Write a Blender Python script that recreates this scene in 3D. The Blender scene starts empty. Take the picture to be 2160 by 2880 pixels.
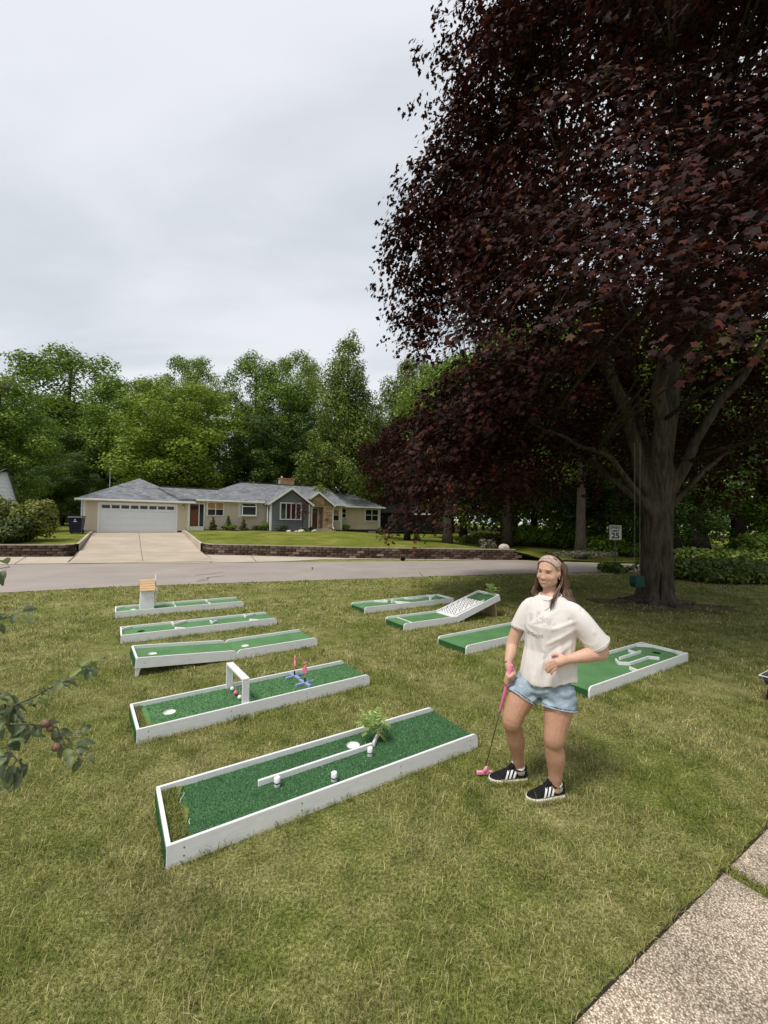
import bpy, bmesh, math, random
import numpy as np
from mathutils import Vector, Matrix, Euler
from mathutils.geometry import tessellate_polygon
from mathutils.bvhtree import BVHTree
R = math.radians
scene = bpy.context.scene
col = scene.collection

# ------------------------------------------------------------------ camera
cd = bpy.data.cameras.new('camera'); cam = bpy.data.objects.new('camera', cd); col.objects.link(cam)
cd.sensor_fit = 'HORIZONTAL'; cd.sensor_width = 36.0; cd.lens = 19.72
cd.clip_start = 0.05; cd.clip_end = 3000
cam.matrix_world = Matrix.Translation((0, 0, 1.9325)) @ Matrix.Rotation(R(91.3064), 4, 'X') @ Matrix.Rotation(R(0.9424), 4, 'Z')
scene.camera = cam

# ------------------------------------------------------------------ overcast sky
SUN_EL, SUN_AZ = R(62), R(225)          # azimuth from +Y clockwise: behind and left of the camera
w = bpy.data.worlds.new('World'); scene.world = w; w.use_nodes = True
nt = w.node_tree; N = nt.nodes; L = nt.links
for n in list(N): N.remove(n)
out = N.new('ShaderNodeOutputWorld'); bg = N.new('ShaderNodeBackground'); bg.inputs['Strength'].default_value = 0.1
sky = N.new('ShaderNodeTexSky'); sky.sky_type = 'NISHITA'; sky.sun_disc = False
sky.sun_elevation = SUN_EL; sky.sun_rotation = SUN_AZ; sky.air_density = 1.0; sky.dust_density = 2.0
tc = N.new('ShaderNodeTexCoord')
sep = N.new('ShaderNodeSeparateXYZ'); L.new(tc.outputs['Generated'], sep.inputs[0])
zz = N.new('ShaderNodeMath'); zz.operation = 'MAXIMUM'; zz.inputs[1].default_value = 0.0; L.new(sep.outputs['Z'], zz.inputs[0])
za = N.new('ShaderNodeMath'); za.operation = 'ADD'; za.inputs[1].default_value = 0.22; L.new(zz.outputs[0], za.inputs[0])
dv = N.new('ShaderNodeVectorMath'); dv.operation = 'DIVIDE'
cmb = N.new('ShaderNodeCombineXYZ'); 
for i in range(3): L.new(za.outputs[0], cmb.inputs[i])
L.new(tc.outputs['Generated'], dv.inputs[0]); L.new(cmb.outputs[0], dv.inputs[1])
mp = N.new('ShaderNodeMapping'); mp.inputs['Rotation'].default_value = (0, 0, R(-35)); mp.inputs['Scale'].default_value = (0.45, 1.1, 0.3)
L.new(dv.outputs[0], mp.inputs[0])
nz = N.new('ShaderNodeTexNoise'); nz.inputs['Scale'].default_value = 1.7; nz.inputs['Detail'].default_value = 5; nz.inputs['Roughness'].default_value = 0.5
nz.inputs['Distortion'].default_value = 0.4
L.new(mp.outputs[0], nz.inputs['Vector'])
cr = N.new('ShaderNodeValToRGB'); cr.color_ramp.elements[0].position = 0.30; cr.color_ramp.elements[1].position = 0.68
cr.color_ramp.elements[0].color = (2.98, 3.17, 3.38, 1); cr.color_ramp.elements[1].color = (4.15, 4.24, 4.42, 1)
cr.color_ramp.interpolation = 'EASE'
L.new(nz.outputs['Fac'], cr.inputs[0])
mx = N.new('ShaderNodeMix'); mx.data_type = 'RGBA'; mx.inputs['Factor'].default_value = 0.93
L.new(sky.outputs[0], mx.inputs['A']); L.new(cr.outputs[0], mx.inputs['B'])
L.new(mx.outputs['Result'], bg.inputs['Color']); L.new(bg.outputs[0], out.inputs[0])

sd = bpy.data.lights.new('sun', 'SUN'); sun = bpy.data.objects.new('sun', sd); col.objects.link(sun)
sd.energy = 1.5; sd.angle = R(14); sd.color = (1.0, 0.955, 0.88)
sv = Vector((math.sin(SUN_AZ) * math.cos(SUN_EL), math.cos(SUN_AZ) * math.cos(SUN_EL), math.sin(SUN_EL)))
sun.rotation_euler = sv.to_track_quat('Z', 'Y').to_euler(); sun.location = (-6, -6, 14)
vs = scene.view_settings; vs.view_transform = 'Standard'; vs.look = 'None'; vs.exposure = 1.08; vs.gamma = 1.0; vs.use_curve_mapping = False
scene.cycles.max_bounces = 6; scene.cycles.diffuse_bounces = 3; scene.cycles.transmission_bounces = 4
scene.cycles.use_adaptive_sampling = True
scene.cycles.use_denoising = True

# ------------------------------------------------------------------ materials
MATS = {}
def mnodes(name):
    m = bpy.data.materials.new(name); m.use_nodes = True
    t = m.node_tree; b = t.nodes['Principled BSDF']
    MATS[name] = m
    return m, t, b
def node(t, ty, **kw):
    n = t.nodes.new(ty)
    for k, v in kw.items():
        if k.startswith('i_'): n.inputs[k[2:].replace('_', ' ')].default_value = v
        else: setattr(n, k, v)
    return n
def ramp(t, fac, stops, interp='LINEAR'):
    r = t.nodes.new('ShaderNodeValToRGB'); r.color_ramp.interpolation = interp
    e = r.color_ramp.elements
    while len(e) < len(stops): e.new(0.5)
    for i, (p, c) in enumerate(stops):
        e[i].position = p; e[i].color = (c[0], c[1], c[2], 1)
    t.links.new(fac, r.inputs[0]); return r.outputs[0]
def mixc(t, fac, a, b, blend='MIX'):
    m = t.nodes.new('ShaderNodeMix'); m.data_type = 'RGBA'; m.blend_type = blend
    for s, v in (('Factor', fac), ('A', a), ('B', b)):
        if isinstance(v, (int, float)): m.inputs[s].default_value = v
        elif isinstance(v, tuple): m.inputs[s].default_value = (v[0], v[1], v[2], 1)
        else: t.links.new(v, m.inputs[s])
    return m.outputs['Result']
def pos(t, scale=(1, 1, 1), which='Object', rot=(0, 0, 0)):
    if which == 'Position': o = t.nodes.new('ShaderNodeNewGeometry').outputs['Position']
    else: o = t.nodes.new('ShaderNodeTexCoord').outputs[which]
    m = t.nodes.new('ShaderNodeMapping'); m.inputs['Scale'].default_value = scale; m.inputs['Rotation'].default_value = rot
    t.links.new(o, m.inputs[0]); return m.outputs[0]
def noise(t, vec, scale, detail=4, rough=0.6, out='Fac'):
    n = node(t, 'ShaderNodeTexNoise'); n.inputs['Scale'].default_value = scale; n.inputs['Detail'].default_value = detail; n.inputs['Roughness'].default_value = rough
    t.links.new(vec, n.inputs['Vector']); return n.outputs[out]
def bump(t, b, h, strength=0.3, dist=0.02):
    n = node(t, 'ShaderNodeBump'); n.inputs['Strength'].default_value = strength; n.inputs['Distance'].default_value = dist
    t.links.new(h, n.inputs['Height']); t.links.new(n.outputs[0], b.inputs['Normal'])
def lin(c): return tuple(((v / 255) / 12.92 if v / 255 <= .04045 else ((v / 255 + .055) / 1.055) ** 2.4) for v in c)
def M(name, c, rough=0.6, var=0.18, scale=6.0, spec=0.3, bmp=0.0, bscale=40.0, metal=0.0, stretch=(1, 1, 1), bdist=0.01, which='Object'):
    """plain material: base colour with a soft two-scale variation and optional fine relief"""
    if name in MATS: return MATS[name]
    m, t, b = mnodes(name)
    v = pos(t, stretch, which)
    f = noise(t, v, scale, 5)
    lo = tuple(x * (1 - var) for x in c); hi = tuple(min(1, x * (1 + var)) for x in c)
    t.links.new(ramp(t, f, [(0.3, lo), (0.7, hi)]), b.inputs['Base Color'])
    b.inputs['Roughness'].default_value = rough; b.inputs['Specular IOR Level'].default_value = spec; b.inputs['Metallic'].default_value = metal
    if bmp: bump(t, b, noise(t, v, bscale, 3), bmp, bdist)
    return m
def leafmat(name, stops, rough=0.5, trans=0.3, spec=0.35, patch=None):
    """foliage: every leaf its own tone, thin leaves let some light through"""
    m, t, b = mnodes(name)
    g = t.nodes.new('ShaderNodeNewGeometry')
    c = ramp(t, g.outputs['Random Per Island'], stops)
    if patch:
        f = noise(t, g.outputs['Position'], patch[0], 2)
        c = mixc(t, ramp(t, f, [(0.35, (0, 0, 0)), (0.65, (1, 1, 1))]), c, mixc(t, 1.0, c, patch[1], 'MULTIPLY'))
    t.links.new(c, b.inputs['Base Color']); b.inputs['Roughness'].default_value = rough; b.inputs['Specular IOR Level'].default_value = spec
    tr = t.nodes.new('ShaderNodeBsdfTranslucent'); t.links.new(c, tr.inputs['Color'])
    mx = t.nodes.new('ShaderNodeMixShader'); mx.inputs[0].default_value = trans
    t.links.new(b.outputs[0], mx.inputs[1]); t.links.new(tr.outputs[0], mx.inputs[2])
    t.links.new(mx.outputs[0], t.nodes['Material Output'].inputs['Surface'])
    return m

# ------------------------------------------------------------------ object helpers
def tag(o, label=None, cat=None, group=None, kind=None):
    if label: o['label'] = label
    if cat: o['category'] = cat
    if group: o['group'] = group
    if kind: o['kind'] = kind
    return o
def empty(name, loc=(0, 0, 0), rz=0.0, label=None, cat=None, group=None):
    e = bpy.data.objects.new(name, None); col.objects.link(e); e.location = loc; e.rotation_euler = (0, 0, rz); e.empty_display_size = 0.1
    return tag(e, label, cat, group)
def link(name, me, mat, parent=None, loc=None, rot=None):
    o = bpy.data.objects.new(name, me); col.objects.link(o)
    if mat is not None and not me.materials: me.materials.append(mat)
    if parent: o.parent = parent
    if loc is not None: o.location = loc
    if rot is not None: o.rotation_euler = rot
    return o
def npmesh(name, verts, faces, mat, parent=None, smooth=False):
    """verts (n,3) array, faces (m,k) int array of equal-size polygons"""
    verts = np.asarray(verts, np.float32); faces = np.asarray(faces, np.int32)
    me = bpy.data.meshes.new(name); k = faces.shape[1]
    me.vertices.add(len(verts)); me.vertices.foreach_set('co', verts.ravel())
    me.loops.add(faces.size); me.loops.foreach_set('vertex_index', faces.ravel())
    me.polygons.add(len(faces)); me.polygons.foreach_set('loop_start', np.arange(0, faces.size, k, dtype=np.int32))
    if smooth: me.polygons.foreach_set('use_smooth', np.ones(len(faces), bool))
    me.update(calc_edges=True)
    return link(name, me, mat, parent)
class MB:
    """collects shapes into one mesh"""
    def __init__(s): s.v = []; s.f = []
    def add(s, vs, fs):
        o = len(s.v); s.v += [tuple(v) for v in vs]; s.f += [tuple(i + o for i in f) for f in fs]; return s
    def box(s, a, b, M_=None):
        (x0, y0, z0), (x1, y1, z1) = a, b
        vs = [(x0, y0, z0), (x1, y0, z0), (x1, y1, z0), (x0, y1, z0), (x0, y0, z1), (x1, y0, z1), (x1, y1, z1), (x0, y1, z1)]
        if M_ is not None: vs = [tuple(M_ @ Vector(v)) for v in vs]
        return s.add(vs, [(0, 3, 2, 1), (4, 5, 6, 7), (0, 1, 5, 4), (1, 2, 6, 5), (2, 3, 7, 6), (3, 0, 4, 7)])
    def bar(s, p, q, w, h, up=(0, 0, 1)):
        """box beam from p to q, width w sideways, h along up, centred"""
        p, q = Vector(p), Vector(q); d = (q - p).normalized(); u = Vector(up); sd_ = d.cross(u).normalized(); u = sd_.cross(d).normalized()
        vs = []
        for c in (p, q):
            for a, b in ((-1, -1), (1, -1), (1, 1), (-1, 1)): vs.append(c + sd_ * (a * w / 2) + u * (b * h / 2))
        return s.add(vs, [(0, 1, 2, 3), (7, 6, 5, 4), (0, 4, 5, 1), (1, 5, 6, 2), (2, 6, 7, 3), (3, 7, 4, 0)])
    def tube(s, pts, rs, n=8, caps=True, squash=None):
        pts = [Vector(p) for p in pts]
        if isinstance(rs, (int, float)): rs = [rs] * len(pts)
        rings = []; ref = None
        for i, p in enumerate(pts):
            d = (pts[min(i + 1, len(pts) - 1)] - pts[max(i - 1, 0)])
            if d.length < 1e-9: d = Vector((0, 0, 1))
            d.normalize()
            if ref is None: ref = Vector((0, 0, 1)).cross(d) if abs(d.z) < .95 else Vector((1, 0, 0)).cross(d).cross(d) * -1
            a = (ref - d * ref.dot(d)); a = a.normalized() if a.length > 1e-6 else d.orthogonal().normalized(); ref = a; b = d.cross(a)
            o = len(s.v)
            for k in range(n):
                th = 2 * math.pi * k / n
                s.v.append(tuple(p + a * (math.cos(th) * rs[i]) + b * (math.sin(th) * rs[i])))
            rings.append(o)
        for i in range(len(rings) - 1):
            a, b = rings[i], rings[i + 1]
            for k in range(n): s.f.append((a + k, a + (k + 1) % n, b + (k + 1) % n, b + k))
        if caps:
            s.f.append(tuple(rings[0] + k for k in range(n))[::-1]); s.f.append(tuple(rings[-1] + k for k in range(n)))
        return s
    def lathe(s, prof, n=16, c=(0, 0, 0)):
        o = len(s.v)
        for r, z in prof:
            for k in range(n):
                th = 2 * math.pi * k / n; s.v.append((c[0] + r * math.cos(th), c[1] + r * math.sin(th), c[2] + z))
        for i in range(len(prof) - 1):
            for k in range(n): s.f.append((o + i * n + k, o + i * n + (k + 1) % n, o + (i + 1) * n + (k + 1) % n, o + (i + 1) * n + k))
        s.f.append(tuple(o + k for k in range(n))[::-1]); s.f.append(tuple(o + (len(prof) - 1) * n + k for k in range(n)))
        return s
    def prism(s, poly, y0, y1, ax='y'):
        """polygon in (x,z) extruded along y (or (x,y) along z, or (y,z) along x)"""
        n = len(poly); o = len(s.v)
        for y in (y0, y1):
            for a, b in poly: s.v.append((a, y, b) if ax == 'y' else ((a, b, y) if ax == 'z' else (y, a, b)))
        s.f.append(tuple(o + i for i in range(n))); s.f.append(tuple(o + n + i for i in range(n))[::-1])
        for i in range(n): s.f.append((o + i, o + n + i, o + n + (i + 1) % n, o + (i + 1) % n))
        return s
    def ball(s, c, r, n=10, m=7, sc=(1, 1, 1)):
        o = len(s.v); s.v.append((c[0], c[1], c[2] - r * sc[2]))
        for i in range(1, m):
            ph = -math.pi / 2 + math.pi * i / m
            for k in range(n):
                th = 2 * math.pi * k / n; s.v.append((c[0] + r * sc[0] * math.cos(ph) * math.cos(th), c[1] + r * sc[1] * math.cos(ph) * math.sin(th), c[2] + r * sc[2] * math.sin(ph)))
        s.v.append((c[0], c[1], c[2] + r * sc[2])); e = len(s.v) - 1
        for k in range(n): s.f.append((o, o + 1 + (k + 1) % n, o + 1 + k))
        for i in range(m - 2):
            for k in range(n):
                a = o + 1 + i * n; b = a + n; s.f.append((a + k, a + (k + 1) % n, b + (k + 1) % n, b + k))
        a = o + 1 + (m - 2) * n
        for k in range(n): s.f.append((a + k, a + (k + 1) % n, e))
        return s
    def mesh(s, name, smooth=False, bevel=0.0, seg=2, fix=True):
        me = bpy.data.meshes.new(name); me.from_pydata(s.v, [], s.f)
        if fix or bevel:
            bm = bmesh.new(); bm.from_mesh(me); bmesh.ops.recalc_face_normals(bm, faces=bm.faces)
            if bevel:
                es = [e for e in bm.edges if len(e.link_faces) == 2 and e.calc_face_angle(0) > 0.5]
                bmesh.ops.bevel(bm, geom=es, offset=bevel, segments=seg, affect='EDGES', profile=0.6)
            bm.to_mesh(me); bm.free()
        if smooth:
            me.polygons.foreach_set('use_smooth', np.ones(len(me.polygons), bool))
        me.update(); return me
    def build(s, name, mat, parent=None, smooth=False, bevel=0.0, loc=None, rot=None, seg=2):
        return link(name, s.mesh(name, smooth, bevel, seg), mat, parent, loc, rot)
def copy_tree(o, parent=None):
    c = o.copy(); col.objects.link(c); c.parent = parent
    for ch in list(o.children): copy_tree(ch, c)
    return c
def interp(x, xs, ys): return float(np.interp(x, xs, ys))

def remesh(b_, voxel, name, smooth_it=3, fac=.5):
    """union overlapping closed shapes into one continuous skin"""
    me = b_.mesh('tmp'); o = bpy.data.objects.new('tmp', me); col.objects.link(o)
    r = o.modifiers.new('r', 'REMESH'); r.mode = 'VOXEL'; r.voxel_size = voxel
    s = o.modifiers.new('s', 'SMOOTH'); s.iterations = smooth_it; s.factor = fac
    dg = bpy.context.evaluated_depsgraph_get(); me2 = bpy.data.meshes.new_from_object(o.evaluated_get(dg)); bpy.data.objects.remove(o); me2.name = name
    me2.polygons.foreach_set('use_smooth', np.ones(len(me2.polygons), bool)); return me2
# ================================================================== SETTING
HX, HY, HT = -17.741, 30.5, R(31)
def HW(t, b, z=0.0):      # house frame (along the front, back from the front) to the world
    return Vector((HX + t * math.cos(HT) - b * math.sin(HT), HY + t * math.sin(HT) + b * math.cos(HT), z))

def lawn_material(name, blades):
    m, t, b = mnodes(name)
    g = t.nodes.new('ShaderNodeNewGeometry'); P = g.outputs['Position']
    big = noise(t, P, 1.1, 5, 0.65); mid = noise(t, P, 5.0, 4, 0.65); fine = noise(t, P, 55.0, 3, 0.7)
    green = ramp(t, mid, [(0.30, (0.100, 0.138, 0.022)), (0.55, (0.192, 0.226, 0.046)), (0.75, (0.280, 0.300, 0.082))])
    straw = ramp(t, mid, [(0.30, (0.300, 0.268, 0.115)), (0.70, (0.560, 0.490, 0.250))])
    if blades:
        rnd = g.outputs['Random Per Island']
        a = t.nodes.new('ShaderNodeMath'); a.operation = 'MULTIPLY_ADD'; t.links.new(big, a.inputs[0]); a.inputs[1].default_value = 1.5; a.inputs[2].default_value = -0.66
        s = t.nodes.new('ShaderNodeMath'); s.operation = 'ADD'; t.links.new(a.outputs[0], s.inputs[0]); t.links.new(rnd, s.inputs[1])
        f = ramp(t, s.outputs[0], [(0.63, (0, 0, 0)), (0.89, (1, 1, 1))])
        c = mixc(t, f, green, straw)
        v = t.nodes.new('ShaderNodeMath'); v.operation = 'MULTIPLY'; t.links.new(rnd, v.inputs[0]); v.inputs[1].default_value = 7.31
        fr = t.nodes.new('ShaderNodeMath'); fr.operation = 'FRACT'; t.links.new(v.outputs[0], fr.inputs[0])
        c = mixc(t, 1.0, c, ramp(t, fr.outputs[0], [(0, (0.5, 0.52, 0.45)), (1, (1.5, 1.46, 1.4))]), 'MULTIPLY')
        t.links.new(c, b.inputs['Base Color'])
        b.inputs['Roughness'].default_value = 0.55; b.inputs['Specular IOR Level'].default_value = 0.25
        tr = t.nodes.new('ShaderNodeBsdfTranslucent'); t.links.new(c, tr.inputs['Color'])
        mx = t.nodes.new('ShaderNodeMixShader'); mx.inputs[0].default_value = 0.25
        t.links.new(b.outputs[0], mx.inputs[1]); t.links.new(tr.outputs[0], mx.inputs[2])
        t.links.new(mx.outputs[0], t.nodes['Material Output'].inputs['Surface'])
    else:
        f = mixc(t, 0.45, big, fine)
        f = ramp(t, f, [(0.42, (0, 0, 0)), (0.66, (1, 1, 1))])
        c = mixc(t, f, green, straw)
        c = mixc(t, 1.0, c, ramp(t, fine, [(0.32, (0.5, 0.5, 0.45)), (0.68, (1.35, 1.35, 1.3))]), 'MULTIPLY')
        t.links.new(c, b.inputs['Base Color']); b.inputs['Roughness'].default_value = 0.9; b.inputs['Specular IOR Level'].default_value = 0.1
        bump(t, b, mixc(t, 0.5, fine, noise(t, P, 160, 2)), 0.9, 0.05)
    return m
M_LAWN = lawn_material('lawn_ground', False); M_BLADE = lawn_material('grass_blade', True)
def yard_material():
    m, t, b = mnodes('yard_lawn')
    P = t.nodes.new('ShaderNodeNewGeometry').outputs['Position']
    mid = noise(t, P, 0.7, 4); fine = noise(t, P, 22, 4, 0.7)
    c = ramp(t, mid, [(0.3, (0.10, 0.13, 0.018)), (0.52, (0.18, 0.20, 0.034)), (0.7, (0.29, 0.275, 0.08))])
    c = mixc(t, 1.0, c, ramp(t, fine, [(0.3, (0.6, 0.62, 0.55)), (0.7, (1.3, 1.28, 1.2))]), 'MULTIPLY')
    t.links.new(c, b.inputs['Base Color']); b.inputs['Roughness'].default_value = 0.9; b.inputs['Specular IOR Level'].default_value = 0.1
    bump(t, b, fine, 0.9, 0.06); return m
M_YARD = yard_material()
def concrete_material(name, c, stain=0.35):
    m, t, b = mnodes(name)
    P = t.nodes.new('ShaderNodeNewGeometry').outputs['Position']
    a = noise(t, P, 0.55, 6, 0.65); f = noise(t, P, 30, 4, 0.7)
    k = ramp(t, a, [(0.3, tuple(x * (1 - stain) for x in c)), (0.6, c), (0.8, tuple(min(1, x * 1.12) for x in c))])
    k = mixc(t, 1.0, k, ramp(t, f, [(0.3, (0.86, 0.86, 0.86)), (0.7, (1.1, 1.1, 1.1))]), 'MULTIPLY')
    t.links.new(k, b.inputs['Base Color']); b.inputs['Roughness'].default_value = 0.85; b.inputs['Specular IOR Level'].default_value = 0.2
    bump(t, b, f, 0.25, 0.01); return m
M_CONC = concrete_material('driveway_concrete', (0.47, 0.395, 0.31), 0.22); M_WALK = concrete_material('kerb_concrete', (0.50, 0.425, 0.345), 0.2)
M_ASPH = concrete_material('worn_asphalt', (0.34, 0.295, 0.265), 0.16)
def aggregate_material():
    m, t, b = mnodes('aggregate_concrete')
    P = t.nodes.new('ShaderNodeNewGeometry').outputs['Position']
    v = node(t, 'ShaderNodeTexVoronoi'); v.inputs['Scale'].default_value = 135; t.links.new(P, v.inputs['Vector'])
    cell = ramp(t, v.outputs['Color'], [(0.1, (0.24, 0.19, 0.14)), (0.45, (0.52, 0.43, 0.32)), (0.8, (0.72, 0.64, 0.52)), (1.0, (0.85, 0.80, 0.70))])
    d = ramp(t, v.outputs['Distance'], [(0.3, (1, 1, 1)), (0.66, (0.40, 0.37, 0.34))])
    c = mixc(t, 1.0, cell, d, 'MULTIPLY')
    st = noise(t, P, 2.4, 5, 0.6)
    c = mixc(t, 1.0, c, ramp(t, st, [(0.38, (1.35, 1.33, 1.30)), (0.66, (0.80, 0.79, 0.79))]), 'MULTIPLY')
    t.links.new(c, b.inputs['Base Color']); b.inputs['Roughness'].default_value = 0.8
    inv = t.nodes.new('ShaderNodeMath'); inv.operation = 'SUBTRACT'; inv.inputs[0].default_value = 1.0; t.links.new(v.outputs['Distance'], inv.inputs[1])
    bump(t, b, inv.outputs[0], 0.6, 0.006); return m
M_AGG = aggregate_material()

# ground sheet to the horizon
bm = MB(); S = 1500
bm.add([(-S, -S, 0), (S, -S, 0), (S, S, 0), (-S, S, 0)], [(0, 1, 2, 3)])
tag(bm.build('ground', M_LAWN), kind='structure')

# road: two polylines (near edge, far edge) in metres
near = [(-60, -9), (-30, 0.6), (-16, 7.0), (-9.5, 10.5), (-7.6, 11.6), (-4.6, 12.75), (-1.6, 13.8), (2.0, 15.15), (5.6, 16.45), (8.1, 17.1), (11, 17.55), (15, 17.5), (20, 16.8), (40, 12), (70, 4)]
far = [(-60, 0), (-34, 10.2), (-21, 14.6), (-15, 16.53), (-12.6, 17.2), (-10.4, 17.75), (-8, 18.3), (-1.65, 20.0), (5.0, 21.6), (8.5, 21.9), (11.5, 21.5), (16, 20.6), (22, 19.6), (42, 15), (74, 8)]
def strip(name, A, B, z, mat, zB=None):
    vs = []; fs = []
    for i, (a, b_) in enumerate(zip(A, B)):
        for k in range(5):
            u = k / 4; vs.append((a[0] + (b_[0] - a[0]) * u, a[1] + (b_[1] - a[1]) * u, z + ((zB if zB is not None else z) - z) * u))
    for i in range(len(A) - 1):
        for k in range(4):
            o = i * 5 + k; fs.append((o, o + 5, o + 6, o + 1))
    return MB().add(vs, fs).build(name, mat)
road = tag(strip('road', near, far, 0.008, M_ASPH), kind='structure')
M_TAR = M('tar_line', (0.07, 0.065, 0.06), 0.7)
for pts in ([(-6.35, 14.3), (-6.2, 14.6), (-6.05, 14.62), (-5.75, 15.2)], [(-5.75, 13.2), (-5.6, 13.5), (-5.72, 13.8), (-5.35, 14.3)], [(-5.7, 12.9), (-5.45, 13.2)], [(-2.9, 17.3), (-2.75, 16.4)], [(1.0, 17.2), (4.5, 18.6), (8.0, 19.3)]):
    b_ = MB()
    for p, q in zip(pts, pts[1:]):
        d = Vector((q[0] - p[0], q[1] - p[1], 0)).normalized(); n = Vector((-d.y, d.x, 0)) * (0.03 if len(pts) > 3 or pts[0][0] < -2 else 0.012)
        b_.add([(p[0] - n.x, p[1] - n.y, 0.0125), (q[0] - n.x * .6, q[1] - n.y * .6, 0.0125), (q[0] + n.x * .6, q[1] + n.y * .6, 0.0125), (p[0] + n.x, p[1] + n.y, 0.0125)], [(0, 1, 2, 3)])
    b_.build('crack', M_TAR, road)

# concrete kerb walk across the road, following the foot of the block walls
def HP(l): return [tuple(HW(t, -d)[:2]) for t, d in l]
walk_far = HP([(-30, 2.0), (-14, 6.4), (-5.64, 9.48), (-4.0, 10.07), (-3.03, 10.43), (-2.6, 10.7), (2.75, 11.0), (3.14, 11.27), (4.92, 12.39), (7.2, 14.15), (9.48, 15.9), (13.57, 18.1), (17.3, 20.2)])
walk_near = HP([(-28, 5.4), (-13, 10.4), (-4.85, 13.36), (-3.6, 13.7), (-2.7, 13.95), (-2.4, 14.03), (2.08, 15.5), (3.4, 15.85), (5.6, 16.2), (7.6, 15.9), (9.7, 16.55), (13.8, 18.7), (17.5, 20.75)])
walk = tag(strip('pavement', walk_far, walk_near, 0.02, M_WALK), kind='structure')
M_JOINT = M('dark_joint', (0.12, 0.10, 0.085), 0.9)  # dark brown of the joints and of the bed under the driveway slabs
for a, b_ in (((-4.63, 9.9), (-4.4, 13.5)), ((-8.4, 8.6), (-8.2, 12.2)), ((5.0, 12.5), (4.4, 16.0)), ((2.7, 11.1), (2.55, 15.7)), ((-2.6, 10.8), (-2.55, 14.0))):
    p, q = HW(a[0], -a[1], .0245), HW(b_[0], -b_[1], .0245); d = (q - p).normalized(); n = Vector((-d.y, d.x, 0)) * .018
    MB().add([p - n, q - n, q + n, p + n], [(0, 1, 2, 3)]).build('joint', M_JOINT, walk)

def grade(t): return interp(t, [-40, -6, 3, 14, 17, 21, 26, 45], [0.8, 0.86, 1.03, 1.04, 0.95, 0.72, 0.62, 0.6])
def zyard(t, d):      # d: metres in front of the house line
    g = grade(t)
    if d <= 0.8: return g + 0.035 * max(0, -d - 10)
    f = interp(t, [-40, 2.8, 13, 17, 18.5, 24], [14.5, 11, 17.8, 20.2, 20.6, 21]); zt = interp(t, [-40, 15, 17.2, 18.0], [0.53, 0.53, 0.5, 0.06])
    if t < -2: f = interp(t, [-14, -5.6, -2.7], [6.5, 9.5, 10.2])
    u = min(1, max(0, (d - .8) / (f - .8))); u = u * u * (3 - 2 * u) * .5 + u * .5
    if t > 17.5: return max(.05, g + (zt - g) * u)
    return g + (zt - g) * u
# driveway: slabs rising to the garage
drive = tag(empty('driveway'), kind='structure')
def zdrive(d): return interp(d, [0, 2, 11, 14.2, 16], [0.86, 0.80, 0.10, 0.025, 0.025])
vs = []; fs = []
ds = [-0.3, 1, 2, 4, 6, 8, 10, 11, 12.5, 14.0]
for d in ds:
    for t in (-2.75, 2.9): vs.append(HW(t, -d, zdrive(max(0, d)) - 0.025))
for i in range(len(ds) - 1): fs.append((2 * i, 2 * i + 1, 2 * i + 3, 2 * i + 2))
MB().add(vs, fs).build('slab_bed', M_JOINT, drive)
for r, (d0, d1) in enumerate(((0.0, 3.55), (3.58, 7.1), (7.13, 10.6), (10.63, 14.1))):
    for c0, c1 in ((-2.65, -0.012), (0.012, 2.8)):
        vs = []; n = 6
        for i in range(n + 1):
            d = d0 + (d1 - d0) * i / n; skew = 0.5 * (d > 10.6) * (c0 > 0)
            for t in (c0, c1): vs.append(HW(t, -(d + (1.0 * max(0, (d - 10)) / 4 * (t + 2.6) / 5.2)), zdrive(d) + 0.004))
        fs = [(2 * i, 2 * i + 1, 2 * i + 3, 2 * i + 2) for i in range(n)]
        MB().add(vs, fs).build('slab', M_CONC, drive)

for t, ds_ in ((2.81, np.linspace(-.2, 10.3, 22)), (-2.7, np.linspace(-.2, 9.4, 20))):      # low concrete edging that holds the yards
    vs = []
    for d in ds_:
        zt_ = max(zyard(t + (.3 if t > 0 else -.3), d), zdrive(max(0, d))) + .03
        for tt in (t, t + (.12 if t > 0 else -.12)): vs += [HW(tt, -d, zdrive(max(0, d)) - .05), HW(tt, -d, zt_)]
    fs = []
    for i in range(len(ds_) - 1): a = 4 * i; c = a + 4; fs += [(a, c, c + 1, a + 1), (a + 1, c + 1, c + 3, a + 3), (a + 3, c + 3, c + 2, a + 2)]
    MB().add(vs, fs).build('edging', M_WALK, drive)
# raised yards behind the walls
wallR = [(2.85, 4.6), (2.85, 7.0), (2.85, 9.0), (2.9, 10.2), (3.15, 11.2), (3.9, 11.8), (4.92, 12.39), (7.2, 14.15), (9.48, 15.89), (11.5, 17.05), (13.57, 18.07), (15.4, 19.15), (17.17, 20.0)]
wallL = [(-14.0, 6.5), (-10, 7.95), (-5.64, 9.48), (-4.0, 10.07), (-3.2, 10.2), (-2.85, 9.7), (-2.75, 8.8), (-2.72, 7.6), (-2.72, 6.0), (-2.72, 5.0)]
def front(t):
    if t <= 17.17:
        xs = [2.85, 2.9, 3.15, 3.9, 4.92, 7.2, 9.48, 11.5, 13.57, 15.4, 17.17]; ys = [10.0, 10.2, 11.2, 11.8, 12.39, 14.15, 15.89, 17.05, 18.07, 19.15, 20.0]
        return interp(t, xs, ys)
    return interp(t, [17.17, 19.3, 21, 26, 40, 60], [20.0, 21.6, 23.3, 24, 26, 28])
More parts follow.
